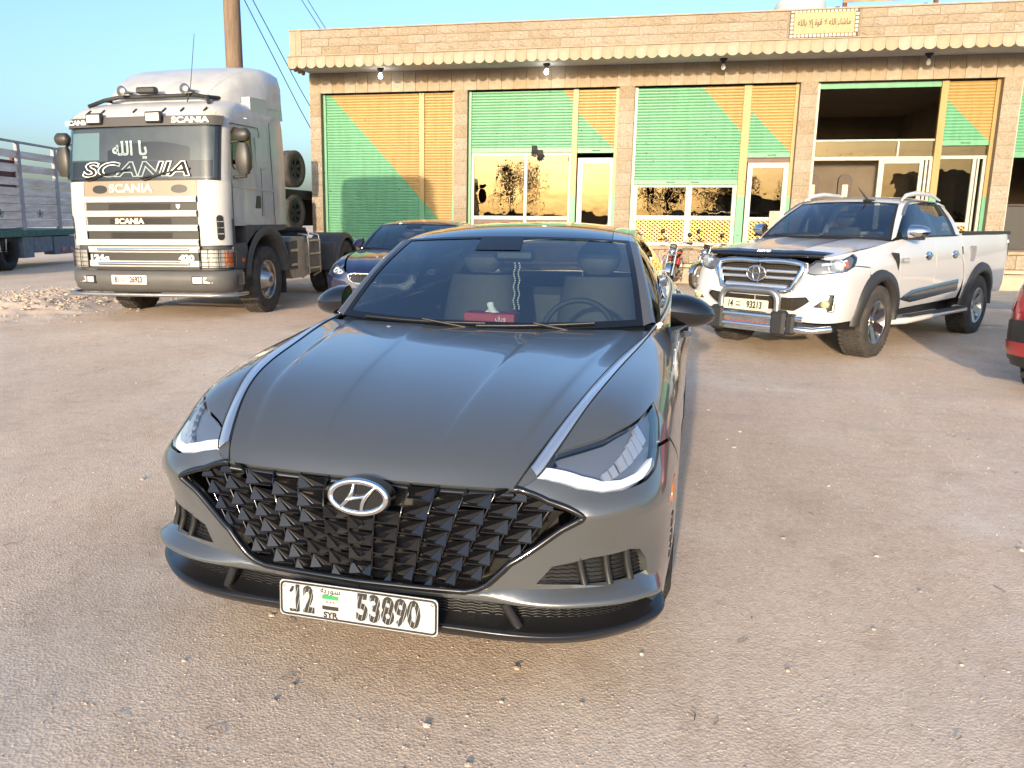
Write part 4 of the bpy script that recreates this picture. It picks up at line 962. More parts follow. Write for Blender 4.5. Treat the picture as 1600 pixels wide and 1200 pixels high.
def cabin(root, dz=0., dy=0., lhd=1):
    A = T3(0, dy, dz)
    MB().box(-.72, .72, 1.5, 4.0, .30, .42, xf=A).build('cabin_floor', CABIN, root)
    P = [[(x, 1.42 + .05 * (x / .7) ** 2 + .52 * t, .955 + .03 * math.sin(math.pi * min(1, t * 1.1)) - .12 * max(0, t - .75) * 4 * .6) for t in np.linspace(0, 1, 12)] for x in np.linspace(-.72, .72, 25)]
    b = MB(); b.grid(P, xf=A); b.box(-.72, .72, 1.78, 1.95, .45, .9, bev=.04, xf=A); b.build('dashboard', CABIN, root)
    for sx in (-.37, .37):
        o = bpy.data.objects.new('front_seat', None); COL.objects.link(o); o.parent = root; o.location = (sx, 2.45 + dy, .42 + dz)
        b = MB(); b.box(-.25, .25, -.25, .27, 0, .17, bev=.05); b.build('cushion', SEAT, o)
        back = []
        for t in np.linspace(0, 1, 9):
            z = .10 + .62 * t; y = .22 + .16 * t; wd = .25 * (1 - .18 * t ** 3); th = .075 * (1 - .35 * t)
            back.append([(wd * math.cos(a), y - th * math.sin(a) * (1.3 if math.sin(a) > 0 else 1), z) for a in np.linspace(0, 2 * math.pi, 25)])
        b = MB(); b.grid(back); b.add(back[-1][:-1], [tuple(range(24))], True); b.build('backrest', SEAT, o)
        hr = []
        for t in np.linspace(0, 1, 9):
            f = math.sin(math.pi * (.08 + .84 * t)) ** .45; z = .735 + .20 * t; y = .375 + .03 * t
            hr.append([(.135 * f * math.copysign(abs(math.cos(a)) ** .6, math.cos(a)), y - .06 * f * math.copysign(abs(math.sin(a)) ** .7, math.sin(a)), z) for a in np.linspace(0, 2 * math.pi, 25)])
        b = MB(); b.grid(hr); b.add(hr[-1][:-1], [tuple(range(24))], True); b.build('headrest', SEAT, o)
    b = MB(); b.box(-.62, .62, 3.35, 3.5, .42, 1.02, bev=.05, xf=A); b.build('rear_bench', SEAT, root)
    sw = bpy.data.objects.new('steering_wheel', None); COL.objects.link(sw); sw.parent = root; sw.location = (.37 * lhd, 1.98 + dy, .90 + dz); sw.rotation_euler = (rad(-22), 0, 0)
    b = MB(); b.tube([(.185 * math.cos(a), 0, .18 * math.sin(a)) for a in np.linspace(0, 2 * math.pi, 33)[:-1]], .016, 8, closed=True); b.build('wheel_ring', CABIN, sw)
    b = MB(); b.box(-.08, .08, -.02, .03, -.07, .05, bev=.02); b.box(-.17, -.07, -.008, .008, -.02, .02); b.box(.07, .17, -.008, .008, -.02, .02); b.box(-.02, .02, -.008, .008, -.17, -.06); b.build('wheel_hub', CABIN, sw)
    b = MB(); b.box(-.11, .11, -.025, .02, -.035, .035, bev=.02); o = b.build('mirror_inside', BLACKP, root); o.location = (0.02, 2.02 + dy, 1.30 + dz)
def door_mirror(root, sx, tip, m, dy=0., dz=0.):
    """rounded mirror shell on a stalk; sx side, tip = outermost x"""
    prof = []
    o = bpy.data.objects.new('door_mirror', None); COL.objects.link(o); o.parent = root
    for t in np.linspace(0, 1, 15):
        x = .845 + (tip - .845) * t; f = (math.sin(math.pi * (.5 + .5 * t)) if t > .0 else 1); f = max(0., 1 - t ** 2.6) ** .55
        hh = .082 * f * (.93 + .07 * math.sin(math.pi * t)); dp = .105 * f; zc = 1.062 - .018 * t - .012 * t * t; yc = 1.80 + .035 * t
        prof.append([(x, yc + (dp * .95 if math.cos(a) < 0 else .06 * f) * -math.cos(a) * -1 if False else yc - (dp if math.cos(a) > 0 else .045 * f) * math.cos(a), zc + hh * math.sin(a)) for a in np.linspace(0, 2 * math.pi, 25)])
    prof = [[(p[0] * sx, p[1] + dy, p[2] + dz) for p in r] for r in prof]
    b = MB(); b.grid(prof); b.add(prof[0][:-1], [tuple(range(24))], True); b.build('shell', m, o)
    b = MB(); b.add([(sx * .80, 1.62 + dy, .985 + dz), (sx * .80, 1.80 + dy, .99 + dz), (sx * .93, 1.84 + dy, 1.0 + dz), (sx * .93, 1.76 + dy, .995 + dz), (sx * .79, 1.60 + dy, .945 + dz), (sx * .79, 1.80 + dy, .95 + dz), (sx * .90, 1.83 + dy, .975 + dz), (sx * .90, 1.76 + dy, .97 + dz)],
                     [(0, 1, 2, 3), (7, 6, 5, 4), (0, 4, 5, 1), (1, 5, 6, 2), (2, 6, 7, 3), (3, 7, 4, 0)]); b.build('stalk', m, o)
    return o
# ---------------------------------------------------------------- the grey saloon in the foreground
def car_paint(name, col, metal=.75, rough=.32, flake=.0):
    m = mat(name, col, rough, metal=metal, coat=1.0); m.node_tree.nodes['Principled BSDF'].inputs['Coat IOR'].default_value = 1.75; m.node_tree.nodes['Principled BSDF'].inputs['Coat Roughness'].default_value = .02
    return m
PAINT = car_paint('grey_metallic_paint', (.086, .091, .092), .30, .28)
hero = thing('grey_saloon', 'grey saloon with a wide black faceted grille parked nearest the camera', 'car', (-.777, 2.215, 0), rad(-4.2))
hero.rotation_euler = (0, rad(-.5), rad(-4.2))
WS = NoseSurf(WRAP)
info = saloon(WS, hero, PAINT, hero=True)
wsp = greenhouse(hero, PAINT)
cabin(hero)
# bonnet
HG = []                                     # columns across the half width, rows from the nose edge to the cowl
hood_side = [(.474, .014, .712), (.505, .075, .762), (.548, .190, .822), (.600, .365, .889), (.645, .600, .936), (.690, .900, .966), (.742, 1.20, .988), (.770, 1.43, 1.003)]
hood_mid = [(0, .052, .688), (0, .105, .742), (0, .235, .808), (0, .43, .868), (0, .66, .916), (0, .92, .952), (0, 1.18, .977), (0, 1.40, .990)]
hs, hm_ = np.array(hood_side), np.array(hood_mid)
for f, lift in ((0, 0), (.22, .0003), (.36, .0025), (.40, .0055), (.55, .005), (.72, .004), (.84, .003), (.885, -.002), (1, 0)):
    rows = []
    for k in range(8):
        p = hm_[k] + (hs[k] - hm_[k]) * np.array([f, f ** 2, f ** 2.4]); g_ = (0, .2, .6, .9, 1, 1, 1, .8)[k]; p[2] += lift * g_; rows.append(tuple(p))
    HG.append(rows)
HS = Surf(HG); HS.flip = 1 if HS.nrm([(2, 3)])[0][2] > 0 else -1
panel('bonnet', HS, [(0, 0), (8, 0), (8, 7), (0, 7)], [], PAINT, hero, ds=.028, sc=(.085, .2), gap=.0, skirt=.0, mirror='both')
# rolled front lip of the bonnet
b = MB(); e0 = HS.ev([(u, 0) for u in np.linspace(0, 8, 25)]); e1 = e0 + [0, .006, -.012]; e2 = e0 + [0, .05, -.02]
for sx in (1, -1): b.grid([[tuple(p * [sx, 1, 1]) for p in (a, c, d)] for a, c, d in zip(e0, e1, e2)])
b.build('bonnet_lip', PAINT, hero)
# bright strip along each bonnet edge
so_ = [WS.ev([(u, 0)])[0] for u in np.linspace(2.5, 9.85, 60)]; si = spline3(hood_side[1:] + [(.775, 1.50, 1.008)], 60)
for mi in (1, -1):
    P = []
    for a, c in zip(si, so_):
        d = np.linalg.norm(c - a); w0, w1 = .006 / max(d, .02), 1 - .004 / max(d, .02); up = np.array([0, -.002, .005])
        q = [a + (c - a) * w0 + [0, 0, -.008], a + (c - a) * (w0 + .03) + up * .8, a + (c - a) * .5 + up * 1.3, a + (c - a) * (w1 - .03) + up * .8, a + (c - a) * w1 + [0, 0, -.008]]
        P.append([tuple(p * [mi, 1, 1]) for p in q])
    b = MB(); b.grid(P); b.build('bonnet_strip', SATIN, hero)
# shut lines beside the strips and round the bonnet
SEAM = mat('shut_line', (.006, .006, .006), .8)
for mi in (1, -1):
    b = MB(); b.tube([tuple((p + np.array([-.001, -.001, .0012])) * [mi, 1, 1]) for p in si], .0028, 5); b.tube([tuple((p + np.array([.001, .0, .0008])) * [mi, 1, 1]) for p in so_], .0024, 5)
    b.tube([tuple((p + np.array([.0, -.001, .0015])) * [mi, 1, 1]) for p in spline3(hood_side[:2], 8)], .0028, 5); b.build('shut_line', SEAM, hero)
# small closing piece between bonnet corner and strip foot
for mi in (1, -1):
    hc_ = spline3(hood_side[:3], 30)[:14]; wc_ = WS.ev([(u, 0) for u in np.linspace(2.0, 2.52, 14)])
    b = MB(); b.grid([[tuple((a + (c - a) * f + np.array([0, 0, -.001])) * [mi, 1, 1]) for f in np.linspace(.06, 1, 5)] for a, c in zip(hc_, wc_)]); b.build('corner_filler', PAINT, hero)
# front bumper cover with grille, vent and intake openings
GR = [(0, 4.98), (.8, 4.97), (1.36, 4.94), (1.52, 4.84), (1.64, 4.68), (1.94, 4.02), (2.64, 3.22), (2.98, 2.93), (3.03, 2.84), (2.98, 2.74), (2.52, 1.90), (2.22, .95), (2.04, .12), (1.97, .02)]
HL = [(2.5, .0), (2.8, .85), (3.2, 1.6), (3.65, 2.0), (4.2, 2.12), (4.99, 2.12), (5.45, 2.02), (5.88, 1.75), (6.28, 1.42), (6.44, 1.14), (5.94, 1.12), (5.39, 1.04), (4.56, .81), (3.8, .37), (3.15, .0)]
VENT = [(2.30, 4.55), (2.52, 4.12), (3.2, 3.98), (4.25, 3.92), (4.62, 4.0), (4.84, 4.25), (4.98, 4.92), (4.3, 4.78), (2.9, 4.6)]
arch_front = [p for p in info['af'] if p[0] < 7.1][::-1]
BUMP = [(2.02, .03), (2.46, .0), (2.76, .9), (3.15, 1.66), (3.62, 2.07), (4.2, 2.19), (5.0, 2.19), (5.5, 2.09), (5.95, 1.80), (6.47, 2.01)] + arch_front + [(6.66, 5.4), (6.64, 5.96), (5.9, 5.95), (5.35, 5.75), (5.02, 5.45), (4.6, 5.22), (3.3, 5.12), (1.95, 5.12), (0, 5.18)] + GR[:-1]
for mi in (False, True):
    bump = panel('front_bumper', WS, BUMP, [VENT], PAINT, hero, ds=.022, sc=(.16, .13), gap=.0018, skirt=.03, mirror=mi)
    vm = [(2.2, 4.65), (2.4, 4.0), (4.3, 3.82), (4.9, 4.0), (5.1, 5.0), (2.9, 4.75)]
    panel('vent_mesh', WS, vm, [], mat('intake_mesh', (.012, .012, .012), .5), hero, ds=.04, sc=(.16, .13), off=-.032, skirt=0, mirror=mi)
    k = np.array([-1 if mi else 1, 1, 1])
    # wavy wire ribs of the vent and lower intake
    b = MB()
    for v in np.arange(4.0, 4.75, .095):
        us = np.linspace(2.45 if v > 4.1 else 2.6, 4.9, 60); P_ = WS.ev([(u, v + .02 * (((i % 4) < 2) - .5)) for i, u in enumerate(us)]) + WS.nrm([(u, v) for u in us]) * -.026
        b.tube([tuple(p * k) for p in P_], .0022, 4, caps=False)
    b.build('vent_wires', BLACKP, hero)['kind'] = 'stuff'
    for u in (3.05, 3.65, 4.3):
        P_ = WS.ev([(u - .08, 3.9), (u - .02, 4.3), (u + .06, 4.72)]) + WS.nrm([(u, 4)] * 3) * -.012
        b = MB(); b.tube([tuple(p * k) for p in P_], .012, 6); b.build('vent_fin', BLACKP, hero)
    lm = [(0, 5.1), (2, 5.05), (3.4, 5.05), (4.7, 5.15), (5.3, 5.6), (5.3, 5.9), (0, 5.9)]
    panel('intake_mesh', WS, lm, [], mat('intake_mesh', (.012, .012, .012), .5), hero, ds=.05, sc=(.16, .13), off=-.035, skirt=0, mirror=mi)
    b = MB()
    for v in np.arange(5.16, 5.66, .075):
        us = np.linspace(0, 5.05 if v > 5.3 else 4.6, 110); P_ = WS.ev([(u, v + .025 * (((i % 4) < 2) - .5)) for i, u in enumerate(us)]) + WS.nrm([(u, v) for u in us]) * -.028
        b.tube([tuple(p * k) for p in P_], .0022, 4, caps=False)
    b.build('intake_wires', BLACKP, hero)['kind'] = 'stuff'
    P_ = WS.ev([(1.86, 5.1), (2.06, 5.72)]) + WS.nrm([(2, 5.4)] * 2) * .004
    b = MB(); b.tube([tuple(p * k) for p in P_], .016, 6); b.build('intake_strut', BLACKP, hero)
    # body-coloured blade under the vent
    P = []
    for u in np.concatenate([np.linspace(1.2, 4.4, 26), np.linspace(4.5, 5.35, 9)]):
        f = min(1, max(0, (u - 1.2) / 1.6)); f = f * f * (3 - 2 * f); t_ = max(0., (u - 4.5) / .85); ex = .042 * f * (1 - .55 * t_ * t_); dv = .16 * t_
        row = []
        vt = float(np.interp(u, [1.2, 1.45, 1.7, 2.0], [5.0, 4.95, 4.76, 4.62]))
        for v, o_ in ((vt - .15 * t_, -.012), (max(vt + .01, 4.80), .25 * ex), (max(vt + .02, 4.95), .85 * ex), (5.02, ex), (5.07, .95 * ex), (5.14, .5 * ex), (5.16, -.02)):
            row.append(tuple((WS.ev([(u, v + dv)])[0] + WS.nrm([(u, v)])[0] * (o_ + .0015)) * k))
        P.append(row)
    b = MB(); b.grid(P); b.build('bumper_blade', PAINT, hero)
    # head lamp: dark bowl, reflectors, light bar and clear lens
    hl = bpy.data.objects.new('headlamp', None); COL.objects.link(hl); hl.parent = hero
    panel('lamp_bowl', WS, HL, [], LAMPDK, hl, ds=.03, sc=(.16, .13), off=-.035, skirt=0, mirror=mi)
    DRL = [(2.52, .03), (2.82, .85), (3.22, 1.58), (3.66, 1.97), (4.2, 2.09), (4.99, 2.09), (5.43, 1.99), (5.62, 1.86), (5.3, 1.86), (4.95, 1.88), (4.3, 1.84), (3.82, 1.66), (3.45, 1.22), (3.1, .55), (2.86, .03)]
    panel('light_bar', WS, DRL, [], WHITEL, hl, ds=.02, sc=(.16, .13), off=-.010, skirt=.02, mirror=mi)
    for i, (u, v) in enumerate(((4.02, 1.52), (4.28, 1.50), (4.62, 1.46), (4.88, 1.44), (5.14, 1.40), (5.38, 1.38), (5.62, 1.32))):
        panel('reflector', WS, [(u - .10, v + .2), (u + .10, v + .18), (u + .10, v - .10 - .02 * i), (u - .10, v - .08 - .02 * i)], [], LAMPIN, hl, ds=.03, sc=(.16, .13), off=-.016, skirt=.015, mirror=mi)
    panel('lens', WS, HL, [], LENS, hl, ds=.022, sc=(.16, .13), gap=.0015, off=.001, skirt=.02, mirror=mi)
    MK = [(6.05, 3.0), (6.42, 2.92), (6.40, 3.24), (6.02, 3.36)]
    panel('side_marker', WS, MK, [], AMBER, hero, ds=.02, sc=(.16, .13), off=.002, skirt=.006, mirror=mi)
    for v in (3.75, 4.2, 4.65):
        panel('air_slot', WS, [(6.20, v), (6.34, v), (6.34, v + .32), (6.20, v + .32)], [], BLACKP, hero, ds=.02, sc=(.16, .13), off=.0025, skirt=.004, mirror=mi)
# black splitter lip, one piece across the nose
P = []
for u in np.linspace(-5.75, 5.75, 99):
    a, sg = abs(u), (1 if u >= 0 else -1); out = .030 + .018 * math.exp(-((a - 2.3) / 1.0) ** 2) + .012 * math.exp(-((a - 5.2) / .8) ** 2); up = .22 * max(0, (a - 4.3) / 1.9) ** 1.5; out *= 1 - max(0, (a - 5.0) / .75) ** 2 * .9
    row = []
    for v, o_ in ((5.60, -.034), (5.70, -.012), (5.74, .55 * out), (5.75, out), (5.79, out * 1.06), (5.97, out * .85), (6.0, out * .5), (6.0, -.08)):
        q = WS.ev([(a, v - up)])[0] + WS.nrm([(a, min(v - up, 5.9))])[0] * o_; q[2] += .004; row.append(tuple(q * [sg, 1, 1]))
    P.append(row)
b = MB(); b.grid(P); b.build('splitter_lip', mat('black_satin', (.010, .010, .011), .28, coat=.3), hero)
# ---- faceted grille
gr = bpy.data.objects.new('grille', None); COL.objects.link(gr); gr.parent = hero
panel('grille_backing', WS, [(0, .2), (1.9, .2), (2.3, .9), (3.1, 2.85), (2.7, 3.3), (1.7, 4.8), (1.4, 5.05), (0, 5.05)], [], mat('grille_void', (.004, .004, .004), .7), gr, ds=.06, sc=(.2, .13), off=-.10, skirt=0, mirror='both')
rim_in = [(0, 4.86), (1.30, 4.82), (1.44, 4.72), (1.56, 4.56), (1.86, 3.94), (2.54, 3.16), (2.80, 2.86), (2.42, 2.02), (2.12, 1.1), (1.95, .30), (0, .22)]
for mi in (False, True): panel('grille_surround', WS, GR + [(0, .03)], [rim_in[:-1] + [(0.001, .22)]] if False else [], BLACKG, gr, ds=.03, sc=(.2, .13), off=-.012, skirt=.05, mirror=mi) if False else None
def surf_y(x, z):
    """nose surface depth at front-view position (x, z)"""
    q = newton(WS, [0, 2], np.array([x, z]), (x / .25 if x < .48 else 2 + (x - .48) / .19, 3.), 14, .5)
    return WS.ev([q])[0][1], q
gpoly = [tuple(WS.ev([p])[0][[0, 2]]) for p in resample(np.array(GR) * 1.0, .1, closed=False)]
gpoly = gpoly + [(-x, z) for x, z in gpoly[::-1]]
# surround: thin black frame following the opening
b = MB(); ring = [WS.ev([p])[0] + WS.nrm([p])[0] * -.006 for p in resample(np.array(GR), .08, closed=False)]
for sx in (1, -1): b.tube([tuple(p * [sx, 1, 1]) for p in ring], .011, 8)
top = [HS.ev([(u, 0)])[0] + [0, .012, -.022] for u in np.linspace(-8, 8, 3)]
tp = [tuple(HS.ev([(abs(u), 0)])[0] * [1 if u >= 0 else -1, 1, 1] + [0, .010, -.024]) for u in np.linspace(-8, 8, 41)]
b.tube(tp, .012, 8); b.build('grille_surround', BLACKG, gr)
DKG = mat('grille_black', (.005, .005, .006), .09, spec=.55, coat=.35)
def facet_cell(w, h, sg, k):
    """one jewel facet with its slat; sg: side of the car, k: relief. Local frame: x outwards from the middle, y back, z up"""
    V = [(0, .012 * k, h * .44), (0, -.009 * k, -.30 * h), (-.50 * w, .003 * k, -.30 * h), (0, .022, h * .44), (0, .022, -.30 * h), (-.50 * w, .022, -.30 * h),
         (0, -.007 * k, -.30 * h), (-w * .99, .001, -.30 * h), (-w * .99, .001, -.30 * h - .0035), (0, -.007 * k, -.30 * h - .0035), (0, .04, -.22 * h), (-w * .99, .04, -.22 * h)]
    V += [(0, .013 * k + .001, h * .44), (-.50 * w, .016, -.29 * h), (-w * .99, .022, -.29 * h), (-w * .99, .006, h * .40)]
    F = [(12, 13, 14, 15), (0, 1, 2), (0, 2, 5, 3), (0, 3, 4, 1), (6, 9, 8, 7), (6, 7, 11, 10), (9, 10, 11, 8)]
    return [(p[0] * sg, p[1], p[2]) for p in V], F
rows_z = np.arange(.372, .70, .0245)
cols = np.arange(.048, .76, .092)
VARY = random.Random(3)
for j, z in enumerate(rows_z):
    for i, xt in enumerate(cols):
        if (i + j) % 2: continue
        lean = 1 - .30 * (.69 - z) / .3; x = xt * lean; w_ = .092 * lean; h = .049
        if not inside(gpoly, [(x + .012, z + .008)])[0] or not inside(gpoly, [(x, z - .008)])[0]: continue
        if z + .024 > .688 + .024 * (x / .47) ** 2 + .002: continue
        if abs(x) < .145 and z > .625 and z < .70: continue                  # emblem
        k_ = .35 if x < .2 and .44 < z < .60 else 1.                           # flatter over the radar
        y, q = surf_y(x, z)
        for sg in (1, -1):
            V, F = facet_cell(w_, h, sg, k_)
            b = MB(); b.add(V, F); o = b.build('grille_facet', DKG, gr); o.location = (x * sg, y + .014, z); o.rotation_euler = (0, 0, -sg * math.atan2(surf_y(min(x + .05, .7), z)[0] - surf_y(max(x - .05, 0), z)[0], -.1) if False else sg * math.atan2(surf_y(min(x + .04, .66), z)[0] - y, .04 if x + .04 < .66 else max(.66 - x, .01)))
# upright dividers between the facet columns
for i, xt in enumerate(cols + .0):
    pts = []
    for z in np.linspace(.39, .69, 12):
        x = xt * (1 - .30 * (.69 - z) / .3)
        if inside(gpoly, [(x, z)])[0]: pts.append((x, surf_y(x, z)[0] + .020, z))
    if len(pts) > 1:
        for sg in (1, -1):
            b = MB(); b.tube([(p[0] * sg, p[1], p[2]) for p in pts], .0035, 5); b.build('grille_upright', DKG, gr)
# radiator fins behind and the flat radar cover
rd = MB(); rd.box(-.45, .45, .09, .10, .36, .68); rd.build('radiator', mat('radiator_core', (.05, .045, .04), .6, var=.5, vscale=90, stretch=(.2, 1, 2)), gr)
# emblem: oval ring, backing, slanted letter
em = bpy.data.objects.new('emblem', None); COL.objects.link(em); em.parent = hero; em.location = (0, surf_y(0, .655)[0] - .022, .655); em.rotation_euler = (rad(-8), 0, 0); em.scale = (.97, 1, .97)
MB().prism([(.108 * math.cos(a), .060 * math.sin(a)) for a in np.linspace(0, 2 * math.pi, 49)[:-1]], -.002, .05).build('emblem_backing', BLACKG, em)
b = MB(); b.tube([(.094 * math.cos(a), -.005, .050 * math.sin(a)) for a in np.linspace(0, 2 * math.pi, 49)[:-1]], .0105, 8, closed=True, flat=.7); b.build('emblem_ring', CHROME, em)
b = MB()
for sx in (1, -1):
    l = [(sx * (.030 + .020 * t), .044 * (1 - 2 * t) * 1 if False else .042 - .084 * t) for t in np.linspace(0, 1, 9)]
    # two slanted uprights, bowed outwards
pa = [(-.058 + .044 * t + .012 * math.sin(math.pi * t), -.036 + .078 * t) for t in np.linspace(0, 1, 11)]; pb = [(-p[0], -p[1]) for p in pa]
for pl in (pa, pb):
    b.tube([(p[0], -.006, p[1]) for p in pl], [.009 + .005 * math.sin(math.pi * i / 10) for i in range(11)], 8, flat=.6)
b.tube([(-.034, -.006, -.008), (-.012, -.006, -.002), (.012, -.006, .002), (.034, -.006, .008)], [.014, .011, .011, .014], 8, flat=.6)
b.build('emblem_letter', CHROME, em)
# ---- number plate
PLW = mat('plate_white', (.40, .41, .415), .4); PLK = mat('plate_black', (.012, .012, .012), .5); PLG = mat('plate_green', (.02, .26, .07), .5); PLR = mat('plate_red', (.45, .02, .02), .5)
def plate(parent, loc, rot, w, h, left, right, mw=PLW, ink=PLK, full=True, hatch=True, sc=1.):
    p = bpy.data.objects.new('number_plate', None); COL.objects.link(p); p.parent = parent; p.location = loc; p.rotation_euler = rot
    c = .014; poly = []
    for cx_, cz_, a0 in ((w / 2 - c, h / 2 - c, 0), (-w / 2 + c, h / 2 - c, 90), (-w / 2 + c, -h / 2 + c, 180), (w / 2 - c, -h / 2 + c, 270)): poly += arcpts(cx_, cz_, c, a0, a0 + 90, 6)
    MB().prism(poly, 0, .003).build('plate_sheet', mw, p)
    if full:
        b = MB(); k = .006; pts = [(x * (1 - k * 2 / w), -.0012, z * (1 - k * 2 / h)) for x, z in poly]; b.tube(pts, .0030, 4, closed=True, flat=.5); b.build('plate_border', ink, p)
    th = h * (1.0 if full else .86)
    text('plate_number', left, th, ink, p, (-w * .345, -.001, -.002), FRONT, ext=.0008, bold=.0042 * th / .115, sx=.66)
    text('plate_number', right, th, ink, p, (w * .195, -.001, -.002), FRONT, ext=.0008, bold=.0042 * th / .115, sx=.72)
    if full:                                 # flag and foot of the figure 1
        b = MB(); x1 = -w * .345 - .034; b.prism([(x1 - .013, h * .20), (x1 - .004, h * .345), (x1 + .004, h * .345), (x1 + .002, h * .25), (x1 - .008, h * .16)], -.0018, .0005); b.box(x1 - .012, x1 + .016, -.0018, .0005, -h * .37, -h * .30); b.build('plate_number', ink, p)
    fx = -w * .168; fw = w * .052; fh = h * .105
    b = MB(); b.box(fx - fw, fx + fw, -.0015, 0, h * .11, h * .11 + fh); b.build('flag_green', PLG, p)
    b = MB(); b.box(fx - fw, fx + fw, -.0015, 0, -h * .19, -h * .19 + fh); b.build('flag_black', ink, p)
    if full:
        text('flag_stars', '* * *', h * .14, PLR, p, (fx, -.001, h * .0), FRONT, ext=.0005)
        text('country_name', arabic('سورية'), h * .25, ink, p, (fx, -.001, h * .345), FRONT, ext=.0006)
        text('country_code', 'SYR', h * .22, ink, p, (fx, -.001, -h * .34), FRONT, ext=.0006, bold=.0008, sx=1.1)
    if full and hatch:
        # worn, striped printing over the figures: thin white slashes
        b = MB()
        for x0 in list(np.arange(-w * .44, -w * .25, .013)) + list(np.arange(-w * .02, w * .43, .013)):
            b.add([(x0, -.0022, -h * .33), (x0 + .0012, -.0022, -h * .33), (x0 + .020, -.0022, h * .33), (x0 + .0188, -.0022, h * .33)], [(0, 1, 2, 3)])
        b.build('plate_hatching', mw, p, fix=False)['kind'] = 'stuff'
        for sx in (-1, 1): MB().lathe([(0, -.003), (.005, -.003), (.005, .001), (0, .001)], 12, 'Y', xf=T3(sx * (w / 2 - .016), 0, h / 2 - .016)).build('plate_screw', SATIN, p)
    return p
plate(hero, (.012, -.094, .325), (rad(-3), 0, 0), .52, .115, '12', '53890')
# ---- wheels, mirrors, wipers, things behind the windscreen
for sx in (1, -1):
    for yc in (.95, 3.79): wheel('wheel', hero, (sx * .805, yc, .335), side=sx, spokes=5)
    door_mirror(hero, sx, 1.052, BLACKG)
for x0, x1, ya in ((-.60, .02, 1.42), (-.02, .52, 1.40)):
    b = MB(); pts = [(x0 + (x1 - x0) * t, *(wsp(min(1, abs((x0 + (x1 - x0) * t) / .73)), .012 + .022 * t)[1:] + [-.010, .010])) for t in np.linspace(0, 1, 9)]
    b.tube(pts, .0055, 6); b.tube([(x1, ya - .02, .975), ((x0 + x1) / 2, *(np.array(pts[4][1:]) + [-.006, .012]))], .006, 6); b.build('wiper', BLACKP, hero)
MB().grid([[(x, 1.385 + .085 * abs(x / .73) ** 2.2 + yy, .972 + .03 * (x / .73) ** 2 + zz) for yy, zz in ((0, -.012), (.06, .004), (.12, -.02))] for x in np.linspace(-.74, .74, 21)]).build('cowl', BLACKP, hero)
RED = mat('tissue_red', (.45, .03, .03), .5); TIS = mat('tissue', (.82, .86, .84), .8)
def in_car(p): return hero.matrix_basis @ Vector(p) if False else Matrix.Translation(hero.location) @ hero.rotation_euler.to_matrix().to_4x4() @ Vector(p)
t = thing('tissue_box', 'flat red tissue box lying on the grey saloon\'s dashboard', 'box', in_car((-.03, 1.72, .985)), hero.rotation_euler[2])
MB().box(-.13, .13, -.06, .06, 0, .042, bev=.004).build('carton', RED, t)
b = MB(); b.grid([[(.075 * (s - .5) * (1 - .55 * q) + .01 * math.sin(9 * s + 4 * q), .012 * math.sin(7 * s + q * 3), .042 + .052 * q * (.7 + .3 * math.sin(5 * s))) for q in np.linspace(0, 1, 6)] for s in np.linspace(0, 1, 14)]); b.build('tissue', TIS, t)
text('carton_print', arabic('ورق'), .035, TIS, t, (.06, -.0605, .021), FRONT, ext=.0005)
t = thing('prayer_beads', 'string of pale beads hanging behind the grey saloon\'s windscreen', 'beads', in_car((.04, 1.98, 1.28)), 0)
bd = MB()
for s in (-.012, .012):
    for i in range(22): bd.lathe([(0, -.005), (.004, -.003), (.005, 0), (.004, .003), (0, .005)], 8, 'Z', xf=T3(s + .004 * math.sin(i), 0, -.02 - i * .0115))
bd.build('bead_string', mat('bead', (.72, .74, .60), .25), t)
# ---------------------------------------------------------------- white tractor unit (local frame: x to the picture's right, y back from the bumper, z up)
LW = mat('lorry_white', (.47, .463, .445), .34, coat=.4, var=.16, vscale=3.5, stretch=(1, 1, .5))
LGREY = mat('lorry_grey_plastic', (.065, .066, .07), .55, var=.25, vscale=5)
LDARK = mat('lorry_chassis', (.028, .027, .026), .7, var=.4, vscale=6)
BEIGE = mat('lorry_beige', (.24, .185, .13), .45)
SLOT = mat('grille_slot', (.03, .029, .027), .6)
STEEL = mat('brushed_steel', (.45, .44, .42), .32, metal=.9, var=.2, vscale=6)
TANK = mat('tank_alloy', (.34, .34, .34), .4, metal=.7, var=.25, vscale=5)
def plan(yf, hw, rf, yr, n=12, bow=.05, rr=.08):
    """plan outline of the cab from rear left, round the front, to rear right"""
    L = [(-hw + rr, yr), (-hw + rr * .3, yr - rr * .3), (-hw, yr - rr)] + [(-hw, yf + rf + (yr - rr - yf - rf) * t) for t in (.75, .5, .25)]
    L += [(-hw + rf - rf * math.cos(a), yf + bow + rf - rf * math.sin(a)) for a in np.linspace(0, math.pi / 2, 8)]
    m = hw - rf; L += [(x, yf + bow * (x / m) ** 2 if m > 0 else yf) for x in np.linspace(-m, m, n)[1:-1]]
    return L + [(-x, y) for x, y in L[::-1]][n - 2:] if False else L + [(hw - rf + rf * math.sin(a), yf + bow + rf - rf * math.cos(a)) for a in np.linspace(0, math.pi / 2, 8)] + [(hw, yf + rf + (yr - rr - yf - rf) * t) for t in (.25, .5, .75)] + [(hw, yr - rr), (hw - rr * .3, yr - rr * .3), (hw - rr, yr)]
CABZ = [(1.36, .03, 1.225, .26), (1.55, .02, 1.235, .26), (2.00, .05, 1.240, .27), (2.40, .10, 1.235, .28), (2.72, .15, 1.225, .29), (2.90, .19, 1.215, .30), (3.00, .28, 1.20, .32), (3.09, .48, 1.17, .34), (3.15, .78, 1.10, .36), (3.19, 1.15, .95, .38)]
def cab_at(z):
    Z = [c[0] for c in CABZ]; return [np.interp(z, Z, [c[i] for c in CABZ]) for i in (1, 2, 3)]
